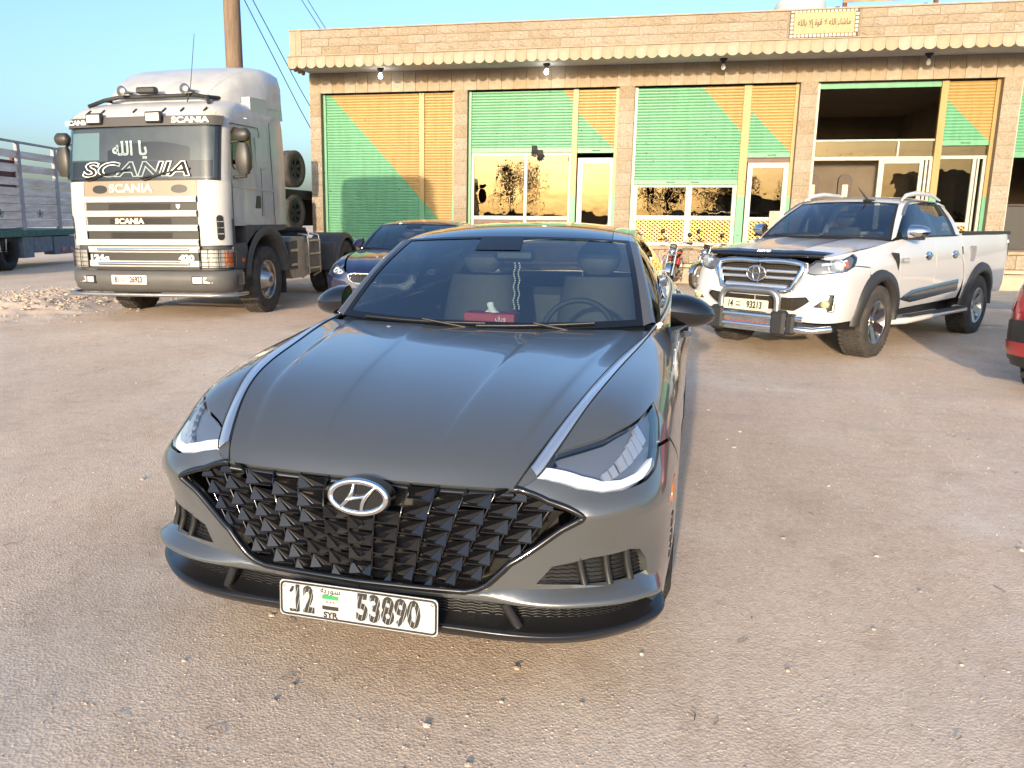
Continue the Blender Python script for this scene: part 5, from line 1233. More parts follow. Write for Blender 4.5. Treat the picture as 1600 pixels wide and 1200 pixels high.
def lorry(root):
    b = MB(); P = []
    for z in list(np.linspace(1.36, 2.9, 12)) + [3.0, 3.05, 3.09, 3.125, 3.15, 3.175, 3.19]:
        yf, hw, rf = cab_at(z); P.append([(x, y, z) for x, y in plan(yf, hw, rf, 2.30)])
    b.grid(P); n = len(P[0]); b.add(P[-1], [tuple(range(n))], True); b.add([P[0][0], P[0][-1], P[-1][-1], P[-1][0]], [(0, 1, 2, 3)])
    b.add(P[0], [tuple(range(n))[::-1]])
    cab = b.build('cab_shell', LW, root)
    def front(x, z, off=0.):
        """point on the cab's front at lateral x (may run round the corner), height z"""
        yf, hw, rf = cab_at(z); m = hw - rf
        if abs(x) <= m: return (x, yf + .05 * (x / m) ** 2 - off, z)
        a = min((abs(x) - m) / rf, math.pi / 2 + .6); s_ = 1 if x > 0 else -1
        if a <= math.pi / 2: return (s_ * (m + (rf + off) * math.sin(a)), yf + .05 + rf - (rf + off) * math.cos(a), z)
        return (s_ * (hw + off), yf + .05 + rf + (a - math.pi / 2) * rf, z)
    def patch(name, x0, x1, z0, z1, off, m, parent=None, nx=24, nz=5, zf=None):
        P = [[front(x, z0 + (z1 - z0) * t + (zf(x) if zf else 0), off) for t in np.linspace(0, 1, nz)] for x in np.linspace(x0, x1, nx)]
        q = MB(); q.grid(P)
        for row in (0, -1): q.grid([[P[i][row], front(np.linspace(x0, x1, nx)[i], P[i][row][2], 0)] for i in range(nx)], smooth=False)
        for i in (0, -1): q.grid([[P[i][j], front(np.linspace(x0, x1, nx)[i], P[i][j][2], 0)] for j in range(nz)], smooth=False)
        return q.build(name, m, parent or root)
    def ftext(name, s, size, m, x, z, off, sx=1.2, bold=.004, **k):
        p = front(x, z, off); yaw = math.atan2(front(x + .05, z, off)[1] - front(x - .05, z, off)[1], front(x + .05, z, off)[0] - front(x - .05, z, off)[0])
        return text(name, s, size, m, root, p, (math.pi / 2 - .06, 0, yaw), ext=.004, bold=bold, sx=sx, **k)
    # windscreen with dark curtain, sun visor band
    CURT = mat('black_curtain', (.012, .012, .013), .9); TEAL = mat('blue_curtain', (.25, .38, .42), .8)
    patch('screen_surround', -1.21, 1.21, 1.985, 2.745, .006, BLACKP, nx=40)
    patch('curtain', -1.12, 1.12, 2.03, 2.71, .010, mat('cab_inside', (.10, .11, .115), .8, var=.3, vscale=3), nx=40)
    patch('black_curtain', -.48, .78, 2.15, 2.40, .014, CURT, zf=lambda x: .12 * math.sin((x + .5) * 2.2), nz=7)
    patch('black_curtain', -1.10, 1.10, 2.035, 2.26, .0135, CURT, nx=40)
    patch('blue_curtain', -1.10, -.62, 2.28, 2.66, .0125, TEAL)
    WT = mat('decal_white', (.72, .76, .74), .6); GT = mat('decal_mint', (.42, .68, .56), .6)
    ftext('windscreen_script', arabic('يا الله'), .26, WT, -.12, 2.42, .017, sx=1.0, bold=.006)
    ftext('windscreen_letters', 'SCANIA', .27, WT, -.05, 2.135, .0165, sx=1.75, bold=.012, shear=.25)
    ftext('windscreen_letters', 'SCANIA', .27, CURT, -.05, 2.135, .0185, sx=1.75, bold=.001, shear=.25)
    patch('windscreen', -1.16, 1.16, 2.01, 2.725, .030, glassmat('lorry_glass', (.62, .66, .66), refl=.02), nx=44, nz=7)
    for x0, x1 in ((-.85, -.10), (.05, .80)):
        q = MB(); q.tube([front(x0 + (x1 - x0) * t, 2.02 + .13 * t, .045) for t in np.linspace(0, 1, 7)], .010, 6); q.tube([front(x0 + .05, 1.99, .03), front((x0 + x1) / 2, 2.09, .05)], .012, 6); q.build('wiper', BLACKP, root)
    patch('sun_visor', -1.21, 1.21, 2.735, 2.865, .055, mat('visor_grey', (.06, .055, .05), .5), nx=44)
    ftext('visor_letters', 'SCANIA', .105, WT, .80, 2.80, .062, sx=1.45, bold=.004); ftext('visor_letters', 'SCANIA', .085, WT, -.96, 2.80, .062, sx=1.45, bold=.004)
    for x in (-.66, .28):
        p = front(x, 2.845, .09); l = MB().box(-.125, .125, -.03, .05, -.075, .075, bev=.015).build('roof_spotlamp', BLACKP, root); l.location = p
        q = MB().box(-.10, .10, -.036, -.028, -.052, .052, bev=.003).build('spotlamp_lens', mat('lamp_face', (.72, .70, .64), .18, metal=.5), l)
    for x in (-1.02, 1.02): patch('marker_lamp', x - .09, x + .09, 2.885, 2.925, .012, mat('marker_clear', (.70, .58, .36), .25), nx=5)
    for x in (-.62, -.1, .35, .62, -.86, .95):
        p = front(x, 2.93, .02); MB().tube([p, (p[0] + .03, p[1] + .05, p[2] + .05)], .013, 6).build('roof_bolt', LDARK, root)
    # grille: top panel, four white slats over dark slots
    patch('grille_top', -.88, .88, 1.775, 1.985, .010, BEIGE, nz=6)
    for sx in (-1, 1):
        pl = [(sx * .62 + .115 * math.cos(a) * 1.05, 1.872 + .058 * math.copysign(abs(math.sin(a)) ** .8, math.sin(a))) for a in np.linspace(0, 2 * math.pi, 25)[:-1]]
        q = MB(); q.add([front(x, z, .013) for x, z in pl], [tuple(range(24))[::-1]]); q.build('grille_scoop', BLACKP, root)
    ftext('grille_letters', 'SCANIA', .155, mat('letter_cream', (.56, .52, .42), .4), -.12, 1.878, .014, sx=1.25, bold=.006)
    patch('grille_recess', -.87, .87, 1.09, 1.775, .008, SLOT, nz=8)
    hx = MB()
    for z0, z1 in ((1.585, 1.665), (1.385, 1.46), (1.185, 1.255)):
        for i in range(34):
            for j in range(4):
                x = -.48 + i * .0285 + (.014 if j % 2 else 0); z = z0 + .012 + j * .021
                p = front(x, z, .0115); hx.add([(p[0] + .011 * math.cos(a), p[1], p[2] + .010 * math.sin(a)) for a in np.linspace(0, 2 * math.pi, 7)[:-1]], [tuple(range(6))])
    hx.build('grille_mesh_holes', mat('hole_black', (.004, .004, .004), .8), root, fix=False)['kind'] = 'stuff'
    for z0, z1 in ((1.685, 1.772), (1.485, 1.575), (1.285, 1.375), (1.085, 1.175)):
        P = [[front(x, z, o) for z, o in ((z0, .006), (z0 + .008, .045), (z1 - .03, .055), (z1, .035), (z1 + .004, .006))] for x in np.linspace(-.88, .88, 20)]
        q = MB(); q.grid(P, smooth=False); q.build('grille_slat', LW, root)
    ftext('grille_letters', 'SCANIA', .10, mat('letter_cream', (.56, .52, .42), .4), -.16, 1.425, .022, sx=1.3, bold=.005)
    # small shield badge
    p = front(.60, 1.63, .014); q = MB(); q.prism([(-.03, .03), (.03, .03), (.03, -.005), (0, -.04), (-.03, -.005)], -.004, .004); o = q.build('shield_badge', WT, root); o.location = p
    # cab corners below the windscreen with air slots, dark corner edge
    for sx in (-1, 1):
        P = [[front(sx * x, z, .014) for z in np.linspace(1.09, 1.98, 9)] for x in np.linspace(.895, 1.38, 12)]
        q = MB(); q.grid(P); q.build('cab_corner', LW, root)
        q = MB(); pl = []
        for a in np.linspace(0, 2 * math.pi, 21)[:-1]: pl.append(front(sx * (1.175 + .048 * math.cos(a)), 1.335 + (.13 if math.sin(a) > 0 else -.13) + .045 * math.sin(a), .018))
        q.add(pl, [tuple(range(20))]); q.build('corner_slot', BLACKP, root)
        for z in (1.25, 1.335, 1.42):
            q = MB(); q.tube([front(sx * 1.135, z, .020), front(sx * 1.215, z, .020)], .006, 5); q.build('slot_bar', LW, root)
        q = MB(); q.grid([[front(sx * x, z, .020) for z in (1.10, 1.2, 1.35, 1.46)] for x in (1.37, 1.40, 1.43)]); q.build('corner_edge', LGREY, root)
    # lamp row under the cab
    q = MB(); P = [[front(x, z, .0) for z in (.74, 1.085)] for x in np.linspace(-1.36, 1.36, 40)]
    q.grid([[(p[0] * .985, p[1] + .03, p[2]) for p in r] for r in [[front(x, 1.36, 0)[:2] + (z,) for z in (.74, 1.36)] for x in np.linspace(-1.36, 1.36, 40)]]); q.build('nose_panel', LGREY, root)
    f0 = lambda x, z, off: (lambda p: (p[0], p[1], z))(front(x, 1.36, off))
    def fpatch(name, x0, x1, z0, z1, off, m, nx=16):
        q = MB(); q.grid([[f0(x, z, off) for z in np.linspace(z0, z1, 4)] for x in np.linspace(x0, x1, nx)])
        q.grid([[f0(x, z1, off), f0(x, z1, off - .05)] for x in np.linspace(x0, x1, nx)]); q.grid([[f0(x, z0, off), f0(x, z0, off - .05)] for x in np.linspace(x0, x1, nx)])
        return q.build(name, m, root)
    fpatch('lower_grille', -.86, .86, .76, 1.06, .02, SLOT); 
    for z in (.99, .79): fpatch('lower_slat', -.88, .88, z, z + .085, .035, LW)
    for z in (1.035, .835): q = MB(); q.tube([f0(x, z, .06) for x in np.linspace(-.70, .72, 12)], .022, 10); q.build('chrome_bar', CHROME, root)
    for s, x in (('124', -.75), ('420', .68)):
        p = f0(x, .91, .028); text('model_figures', s, .115, WT, root, p, FRONT, ext=.004, bold=.006, sx=1.35)
    p = f0(-.58, .895, .028); text('model_figures', 'G', .085, WT, root, p, FRONT, ext=.004, bold=.004, sx=1.25)
    for sx in (-1, 1):
        o = bpy.data.objects.new('headlamp', None); COL.objects.link(o); o.parent = root
        q = MB(); q.grid([[f0(sx * x, z, .028) for z in (.78, 1.03)] for x in np.linspace(.90, 1.34, 9)]); q.build('lamp_bowl', mat('lorry_lamp_bowl', (.62, .57, .46), .3, metal=.3, var=.2, vscale=14), o)
        q = MB(); q.grid([[f0(sx * x, z, .030) for z in (.80, 1.01)] for x in np.linspace(1.20, 1.33, 5)]); q.build('indicator', AMBER, o)
        q = MB(); q.grid([[f0(sx * x, z, .045) for z in (.775, .9, 1.035)] for x in np.linspace(.89, 1.35, 11)]); q.build('lens', LENS, o)
        q = MB()
        for z in (.80, .86, .92, .98, 1.03): q.tube([f0(sx * x, z, .062) for x in np.linspace(.88, 1.36, 8)], .004, 5)
        for x in (.88, 1.0, 1.12, 1.24, 1.36): q.tube([f0(sx * x, .78, .062), f0(sx * x, 1.045, .062)], .006, 5)
        q.build('stone_guard', LDARK, o)
    # bumper with fog lamps and steel under-run pipe
    P = []
    for x in np.linspace(-1.62, 1.62, 50):
        p = front(x, 1.36, .07); P.append([(p[0] * k, p[1] + d, z) for k, d, z in ((.96, .10, .735), (1.0, .0, .72), (1.0, -.01, .60), (.985, .02, .48), (.95, .08, .42), (.9, .2, .42))])
    q = MB(); q.grid(P); q.build('bumper', mat('bumper_grey', (.085, .083, .08), .55, var=.15, vscale=4), root)
    for sx in (-1, 1):
        p = front(sx * .92, 1.36, .075); l = MB().box(-.16, .16, -.006, .03, -.055, .055, bev=.006).build('fog_lamp', BLACKP, root); l.location = (p[0], p[1] + .004, .605); l.rotation_euler = (0, 0, sx * .22)
        MB().box(-.14, -.01, -.012, -.004, -.042, .042, bev=.003).build('fog_lens', LAMPIN, l); MB().box(.01, .14, -.012, -.004, -.042, .042, bev=.003).build('fog_lens', LAMPIN, l)
        q = MB(); q.grid([[(lambda p: (p[0], p[1], z))(front(sx * x, 1.36, .078)) for z in (.52, .70)] for x in np.linspace(1.36, 1.60, 6)]); q.build('bumper_step', STEEL, root)
    q = MB(); q.tube([(lambda p: (p[0], p[1], .395))(front(x, 1.36, .12)) for x in np.linspace(-1.55, 1.72, 44)], .028, 10); q.build('under_run_pipe', STEEL, root)
    p = front(-.20, 1.36, .085); plate(root, (p[0], p[1] - .004, .605), (0, 0, 0), .56, .13, '81', '26923', mw=mat('plate_pinkish', (.62, .52, .48), .5), full=False, hatch=False)
    # side: doors, window, handle, seams, arch, steps
    for sx in (-1, 1):
        X = lambda x: sx * x
        def sp(name, poly, x0, x1, m, parent=root):
            q = MB(); q.prism(poly, min(X(x0), X(x1)), max(X(x0), X(x1)), 'YZ'); return q.build(name, m, parent)
        win = [(.44, 2.20), (.46, 2.66), (.55, 2.74), (.98, 2.74), (1.06, 2.66), (1.10, 2.24), (1.02, 2.17), (.50, 2.15)]
        w = sp('side_window', win, 1.236, 1.246, BLACKP); sp('window_glass', [(y * .96 + .03, z * .97 + .073) for y, z in win], 1.247, 1.250, SIDEGL)
        rear = [(1.20, 2.22), (1.20, 2.66), (1.42, 2.66), (1.56, 2.60), (1.60, 2.30), (1.52, 2.20)]
        sp('side_panel', rear, 1.236, 1.247, LW)
        seam = MB()
        for pl in ([(.40, 1.10), (.40, 2.10), (.42, 2.76)], [(.42, 2.78), (1.30, 2.80), (1.34, 2.7), (1.36, 1.75), (1.34, 1.50)], [(1.70, 2.92), (1.78, 1.38)]): seam.tube([(X(1.241), y, z) for y, z in pl], .006, 5)
        seam.build('door_seam', mat('seam_dark', (.10, .10, .10), .8), root)
        sp('door_ledge', [(.42, 1.94), (1.9, 1.90), (1.9, 1.875), (.42, 1.90)], 1.236, 1.250, LW)
        h = sp('door_handle', [(1.12, 1.62), (1.17, 1.80), (1.28, 1.80), (1.28, 1.62)], 1.236, 1.250, BLACKP)
        sp('locker_flap', [(1.42, 1.50), (1.42, 1.78), (1.66, 1.78), (1.66, 1.50)], 1.238, 1.247, LW)
        # wheel arch and side fairing
        a = [(1.47 + .64 * math.cos(t), .56 + .66 * math.sin(t)) for t in np.linspace(math.pi * .97, math.pi * .03, 17)]
        o_ = [(1.47 + .80 * math.cos(t), .56 + .80 * math.sin(t)) for t in np.linspace(math.pi * .97, math.pi * .03, 17)]
        q = MB(); q.grid([[(X(1.25), *p), (X(1.27), (p[0] + r_[0]) / 2, (p[1] + r_[1]) / 2), (X(1.25), *r_), (X(.75), *r_)] for p, r_ in zip(o_, a)]); q.build('wheel_arch', LGREY, root)
        sp('step_box', [(.38, .74), (.36, 1.10), (.78, 1.12), (.86, .74)], 1.0, 1.235, LGREY)
        sp('side_marker', [(.60, .84), (.60, .89), (.67, .89), (.67, .84)], 1.236, 1.245, AMBER)
        sp('arch_filler', [(.80, 1.11), (.80, 1.37), (2.2, 1.37), (2.2, 1.30), (1.9, 1.28), (1.1, 1.28)], .9, 1.235, LGREY)
        sp('mud_flap', [(2.12, .25), (2.12, .95), (2.15, .95), (2.15, .25)], .85, 1.22, LDARK)
    # door mirrors: two housings on a bracket each side
    for sx in (-1, 1):
        o = bpy.data.objects.new('door_mirror', None); COL.objects.link(o); o.parent = root; o.location = (sx * 1.43, .42, 2.30)
        MR = mat('mirror_black', (.03, .028, .026), .45)
        for z0, z1, w in ((-.22, .20, .12), (.23, .40, .12)):
            P = []
            for t in np.linspace(0, 1, 7):
                f = math.sin(math.pi * (.12 + .76 * t)) ** .5; z = z0 + (z1 - z0) * t
                P.append([(w * f * math.copysign(abs(math.cos(a)) ** .6, math.cos(a)), .075 * f * math.copysign(abs(math.sin(a)) ** .7, math.sin(a)), z) for a in np.linspace(0, 2 * math.pi, 21)])
            q = MB(); q.grid(P); q.add(P[0][:-1], [tuple(range(20))[::-1]]); q.add(P[-1][:-1], [tuple(range(20))]); q.build('mirror_housing', MR, o)
        q = MB(); q.tube([(-sx * .19, .02, .22), (-sx * .05, .05, .24), (0, .06, .2)], .02, 8); q.tube([(-sx * .19, .05, -.26), (0, .06, -.25), (0, .06, -.15)], .022, 8); q.build('mirror_bracket', LDARK, o)
    # roof kit: light bar, horns, spot, aerial, deflector
    q = MB(); q.tube([(-.95, .42, 3.06), (-.82, .62, 3.17), (-.6, .66, 3.21), (.6, .66, 3.21), (.82, .62, 3.17), (.95, .42, 3.06)], .028, 8); q.tube([(.82, .62, 3.17), (.95, 1.3, 3.22)], .028, 8); q.tube([(-.82, .62, 3.17), (-.95, 1.3, 3.22)], .028, 8); q.build('roof_bar', LDARK, root)
    for x in (-.48, .52):
        q = MB(); q.lathe([(.0, 0), (.075, -.02), (.05, .05), (.025, .12), (.022, .35), (0, .35)], 16, 'Y', xf=T3(x, .55, 3.28)); q.build('air_horn', STEEL, root)
    q = MB(); q.box(-.155, .155, -.05, .06, -.045, .045, bev=.02, xf=T3(-.10, .58, 3.28)); q.build('roof_light', BLACKP, root)
    q = MB(); q.tube([(.62, .42, 3.08), (.70, .40, 3.30), (.86, .30, 3.95)], [.012, .006, .004], 6); q.build('aerial', LDARK, root)
    P = []
    for t in np.linspace(0, 1, 15):
        y = .78 + 1.50 * t; top = 3.26 + .52 * math.sin(min(1, t * 1.15) * math.pi / 2) ** .8; hw = .80 + .40 * min(1, t * 1.5) ** .6; zb = 3.10 + .06 * t
        row = [(-hw, y, zb), (-hw, y, zb + (top - zb) * .55), (-hw * .96, y, top - .10), (-hw * .86, y, top - .02)] + [(hw * f, y, top + .03 * (1 - f * f)) for f in np.linspace(-.7, .7, 7)] + [(hw * .86, y, top - .02), (hw * .96, y, top - .10), (hw, y, zb + (top - zb) * .55), (hw, y, zb)]
        P.append(row)
    q = MB(); q.grid(P); q.add(P[0], [tuple(range(len(P[0])))], True); q.add(P[-1], [tuple(range(len(P[-1])))[::-1]]); q.build('roof_deflector', LW, root)
    for sx in (-1, 1):
        q = MB(); q.prism([(1.20, 3.02), (1.20, 3.24), (2.30, 3.30), (2.34, 3.02)], min(sx * 1.06, sx * 1.19), max(sx * 1.06, sx * 1.19), 'YZ'); q.build('deflector_skirt', LW, root)
    # chassis, fifth wheel, tank, rear guards
    for sx in (-1, 1): MB().box(sx * .42 - .05, sx * .42 + .05, 1.0, 6.35, .72, 1.0).build('chassis_rail', LDARK, root)
    for y in (2.6, 4.2, 6.2): MB().box(-.40, .40, y - .06, y + .06, .76, .96).build('cross_member', LDARK, root)
    MB().box(-.9, .9, .9, 2.2, .62, 1.3).build('engine_block', LDARK, root)
    for y in (1.47, 5.10): q = MB(); q.tube([(-.95, y, .5), (.95, y, .5)], .07, 10); q.box(-.2, .2, y - .2, y + .2, .35, .65, bev=.06); q.build('axle', LDARK, root)
    q = MB(); q.lathe([(0, 1.30), (.46, 1.30), (.48, 1.27), (.48, 1.22), (0, 1.22)], 28, 'Z', xf=T3(0, 4.75, 0)); q.box(-.4, .4, 4.4, 5.1, 1.0, 1.22); q.build('fifth_wheel', LDARK, root)
    MB().box(-.8, .8, 2.35, 3.6, 1.0, 1.12).build('deck_plate', LDARK, root)
    MB().box(-.9, -.2, 2.4, 2.75, 1.12, 2.2, bev=.05).build('air_tank_stack', LDARK, root)
    for sx in (-1, 1):
        pl = [(2.35 + .10, .46), (2.35, .60), (2.35, 1.05), (2.45, 1.16), (3.05, 1.16), (3.15, 1.05), (3.15, .60), (3.05, .46)]
        q = MB(); q.prism(pl, min(sx * .62, sx * 1.20), max(sx * .62, sx * 1.20), 'YZ'); q.build('fuel_tank', TANK if sx > 0 else LDARK, root)
        q = MB(); q.prism([(2.28, .62), (2.28, 1.08), (2.62, 1.10), (2.62, .62)], min(sx * 1.0, sx * 1.235), max(sx * 1.0, sx * 1.235), 'YZ'); q.build('step_housing', LGREY, root)
        for z in (.68, .92): MB().box(min(sx * 1.1, sx * 1.26), max(sx * 1.1, sx * 1.26), 2.30, 2.60, z, z + .04).build('step', STEEL, root)
        MB().box(min(sx * .7, sx * 1.16), max(sx * .7, sx * 1.16), 3.25, 3.80, .50, 1.12, bev=.03).build('battery_box', mat('box_pinkgrey', (.26, .21, .18), .7, var=.3), root)
        q = MB()
        for y in (3.10, 3.62): q.tube([(sx * 1.05, y, 1.20), (sx * 1.22, y, 1.18), (sx * 1.24, y, 1.05), (sx * 1.24, y, .52), (sx * 1.1, y, .44)], .020, 8)
        for z in (.60, .85, 1.08): q.tube([(sx * 1.245, 3.10, z), (sx * 1.245, 3.62, z)], .018, 8)
        q.build('side_guard', STEEL, root)
        a0 = np.linspace(math.pi * 1.0, 0, 19)
        q = MB(); q.grid([[(sx * .62, 5.10 + .64 * math.cos(a), .50 + .70 * math.sin(a)), (sx * 1.22, 5.10 + .64 * math.cos(a), .50 + .70 * math.sin(a)), (sx * 1.25, 5.10 + .63 * math.cos(a), .50 + .66 * math.sin(a)), (sx * 1.25, 5.10 + .56 * math.cos(a), .50 + .60 * math.sin(a))] for a in a0])
        q.prism([(4.46, .50), (4.46, 1.0), (4.50, 1.02), (4.50, .48)], min(sx * .62, sx * 1.22), max(sx * .62, sx * 1.22), 'YZ'); q.build('rear_mudguard', LGREY, root)
        wheel('front_wheel', root, (sx * 1.08, 1.47, .52), r=.52, w=.30, rim=.30, spokes=0, side=sx, m_rim=STEEL, tread=36, tyre=RUBDUST)
        wheel('rear_wheel', root, (sx * 1.07, 5.10, .52), r=.52, w=.29, rim=.29, spokes=0, side=sx, m_rim=LDARK, tread=36, tyre=RUBDUST)
        wheel('inner_wheel', root, (sx * .74, 5.10, .52), r=.52, w=.28, rim=.29, spokes=0, side=sx, m_rim=LDARK, tread=24, tyre=RUBDUST)
        # hub and wheel disc of the front wheel
        q = MB(); q.lathe([(.285, .10), (.26, .12), (.23, .06), (.17, .045), (.165, .10), (.12, .13), (.11, .19), (.05, .21), (0, .21)], 32, 'X')
        if sx < 0: q.v = [(-p[0], p[1], p[2]) for p in q.v]
        o = q.build('hub', STEEL, root); o.location = (sx * 1.08, 1.47, .52)
        for i in range(10):
            a = i * math.pi / 5; q = MB(); q.cyl((0, 0, 0), (sx * .03, 0, 0), .016, 8); q.build('wheel_nut', STEEL, root).location = (sx * (1.08 + .05), 1.47 + .195 * math.cos(a), .52 + .195 * math.sin(a))
    return root
lor = thing('white_lorry', 'white tractor lorry with stacked grille slats and a roof deflector', 'lorry', (-6.85, 10.22, -.02), rad(.43))
lor.rotation_euler = (0, rad(-.7), rad(.43))
lorry(lor)
# ---------------------------------------------------------------- flatbed trailer with spare wheels behind the lorry
tr = thing('flatbed_trailer', 'dark flatbed trailer parked behind the white lorry', 'trailer', (-9.47, 18.0, 0), 0)
MB().box(-1.2, 1.2, 0, 7.5, 1.95, 2.15, bev=.02).build('deck', LDARK, tr)
for sx in (-.45, .45): MB().box(sx - .07, sx + .07, .2, 7.3, 1.25, 1.95).build('beam', LDARK, tr)
for y in (4.6, 5.9):
    for sx in (-1, 1): wheel('wheel', tr, (sx * .98, y, .52), r=.52, w=.30, rim=.29, spokes=0, side=sx, m_rim=LDARK, tread=30, tyre=RUBDUST)
for sx in (-.7, .7): MB().box(sx - .06, sx + .06, 1.0, 1.15, 0, 1.3).build('landing_leg', LDARK, tr)
for i, (x, z, lab) in enumerate(((1.28, 2.62, 'spare lorry wheel standing upright on the trailer deck behind the cab'), (1.20, 1.58, 'spare lorry wheel slung under the trailer deck behind the cab'))):
    t = thing('spare_wheel', lab, 'wheel', (-9.47 + x, 18.45 + .1 * i, z), rad(-8), 'spare wheels on the trailer')
    wheel('tyre_and_rim', t, (0, 0, 0), r=.43, w=.28, rim=.24, spokes=6, side=1, m_rim=LDARK, tread=36, tyre=RUBDUST)
# ---------------------------------------------------------------- stake-bed truck at the left edge
sk = thing('stake_truck', 'old stake-bed truck with pale slatted sides at the left edge', 'truck', (-16.05, 17.2, 0), rad(12.5))
SWH = mat('stake_white', (.80, .78, .76), .7, col2=(.55, .45, .38), vscale=2.3, stretch=(1, .5, 3), bump=.2, bscale=12)
SBL = mat('stake_post_blue', (.36, .38, .44), .6, col2=(.26, .24, .24), vscale=3); SGR = mat('stake_green', (.035, .13, .10), .6, var=.4, vscale=5); SRD = mat('stake_brown', (.12, .03, .022), .7, var=.4, vscale=6)
SBG = mat('stake_bluegrey', (.16, .19, .23), .7, var=.35, vscale=4)
def stake_side(x, sx, slat_m):
    for y0, y1 in ((.15, 2.05), (2.20, 4.05), (4.2, 6.1)):
        for k in range(5): MB().box(x - .02, x + .02, y0, y1, 1.13 + k * .215, 1.13 + k * .215 + .205, bev=.006).build('slat', slat_m, sk)
        for z, h in ((2.26, .20), (2.62, .20), (2.98, .20)): MB().box(x - .02, x + .02, y0, y1, z, z + h, bev=.006).build('slat', slat_m, sk)
        if sx > 0: 
            e = text('green_mark', '\u2740', .28, SGR, sk, (x + sx * .022, (y0 + y1) / 2 - .1, 1.50), (math.pi / 2, 0, math.pi / 2), ext=.002, sx=1.5)
    for y in (.0, 2.05, 4.05, 6.1): MB().box(x - .05, x + .05, y, y + .16, 1.05, 3.38, bev=.01).build('stake_post', SBL if sx > 0 else SRD, sk)
    MB().box(x - .04, x + .04, 0, 6.26, 3.38, 3.44, bev=.008).build('top_rail', SBL, sk)
stake_side(-.02, 1, SWH); stake_side(-2.35, -1, SRD)
MB().box(-2.4, .03, 0, 6.3, .88, 1.05, bev=.01).build('bed_rail', SGR, sk)
for k in range(9): MB().box(-2.35, -.05, -.02, .02, 1.06 + k * .25, 1.28 + k * .25).build('headboard_slat', SWH, sk)
MB().box(-1.6, -1.45, -1.5, 6.2, .55, .88).build('chassis_rail', LDARK, sk); MB().box(-.9, -.75, -1.5, 6.2, .55, .88).build('chassis_rail', LDARK, sk)
MB().box(-.40, .0, 2.55, 3.6, .42, .87, bev=.02).build('tool_box', SBG, sk); MB().box(-.42, .01, 1.95, 2.5, .30, .87).build('mud_guard', SBG, sk)
MB().box(-.34, .0, 3.7, 5.0, .32, .86, bev=.02).build('tool_box', SBG, sk)
for y in (4.1, 4.6): MB().box(-.0, .015, y, y + .26, .40, .52, bev=.004).build('tail_lamp', REDL, sk)
MB().box(-.36, .02, .05, .6, .35, .86, bev=.05).build('fuel_tank', SGR, sk)
q = MB(); q.tube([(.03, .75, .84), (.03, .80, .52), (.03, 1.05, .52), (.03, 1.10, .84)], .02, 6); q.build('tank_strap', STEEL, sk)
for x in (-.22, -2.1): wheel('rear_wheel', sk, (x, 1.35, .49), r=.49, w=.34, rim=.30, spokes=0, side=1 if x > -1 else -1, m_rim=LDARK, tread=30, tyre=RUBBER)
for x in (-.22, -2.1): wheel('front_wheel', sk, (x, -2.2, .49), r=.49, w=.28, rim=.29, spokes=0, side=1 if x > -1 else -1, m_rim=LDARK, tread=30, tyre=RUBBER)
cb = MB(); cb.prism([(-3.1, .6), (-3.15, 1.5), (-2.9, 2.5), (-2.6, 2.65), (-.5, 2.65), (-.3, 2.4), (-.3, .7), (-1.6, .7), (-1.75, 1.05), (-2.2, 1.2), (-2.65, 1.05), (-2.8, .6)], -2.35, .0, 'YZ'); cb.build('cab', SGR, sk)
MB().prism([(-2.85, 1.6), (-2.7, 2.35), (-1.7, 2.35), (-1.7, 1.6)], .0, .01, 'YZ').build('cab_window', SIDEGL, sk)
# ---------------------------------------------------------------- white double-cab pickup (y back from the bumper)
PW = mat('pickup_white', (.54, .54, .54), .3, coat=1.0); PW.node_tree.nodes['Principled BSDF'].inputs['Coat Roughness'].default_value = .03
PK = [
 [(0,.100,1.100),(0,.055,1.00),(0,.035,.86),(0,.005,.69),(0,.0,.55),(0,.02,.43)],
 [(.45,.125,1.100),(.45,.075,1.00),(.45,.050,.86),(.45,.020,.69),(.45,.015,.55),(.45,.035,.43)],
 [(.66,.185,1.118),(.69,.135,1.01),(.705,.100,.87),(.72,.060,.69),(.725,.055,.55),(.715,.075,.43)],
 [(.755,.320,1.145),(.825,.265,1.03),(.855,.220,.89),(.868,.180,.70),(.866,.175,.56),(.855,.195,.44)],
 [(.788,.56,1.178),(.872,.52,1.06),(.908,.48,.91),(.922,.455,.72),(.918,.455,.57),(.895,.48,.45)],
 [(.815,1.00,1.225),(.893,1.00,1.09),(.924,1.00,.93),(.928,1.00,.74),(.922,1.00,.58),(.90,1.00,.45)],
 [(.842,1.55,1.295),(.904,1.55,1.13),(.924,1.55,.95),(.918,1.55,.75),(.908,1.55,.58),(.885,1.55,.46)],
 [(.862,2.30,1.325),(.908,2.30,1.15),(.924,2.30,.96),(.916,2.30,.76),(.906,2.30,.59),(.882,2.30,.47)],
 [(.872,3.20,1.335),(.910,3.20,1.16),(.924,3.20,.97),(.916,3.20,.77),(.906,3.20,.60),(.882,3.20,.48)],
 [(.884,4.00,1.345),(.912,4.00,1.17),(.926,4.00,.98),(.924,4.00,.78),(.914,4.00,.62),(.89,4.00,.50)],
 [(.884,4.80,1.350),(.908,4.80,1.18),(.916,4.80,.99),(.910,4.80,.79),(.900,4.80,.64),(.875,4.80,.53)],
 [(.835,5.18,1.352),(.850,5.20,1.18),(.856,5.21,.99),(.850,5.21,.79),(.840,5.20,.64),(.82,5.18,.53)],
 [(.45,5.24,1.352),(.45,5.26,1.18),(.45,5.27,.99),(.45,5.27,.79),(.45,5.26,.64),(.45,5.22,.53)],
 [(0,5.25,1.352),(0,5.27,1.18),(0,5.28,.99),(0,5.28,.79),(0,5.27,.64),(0,5.23,.53)],
]
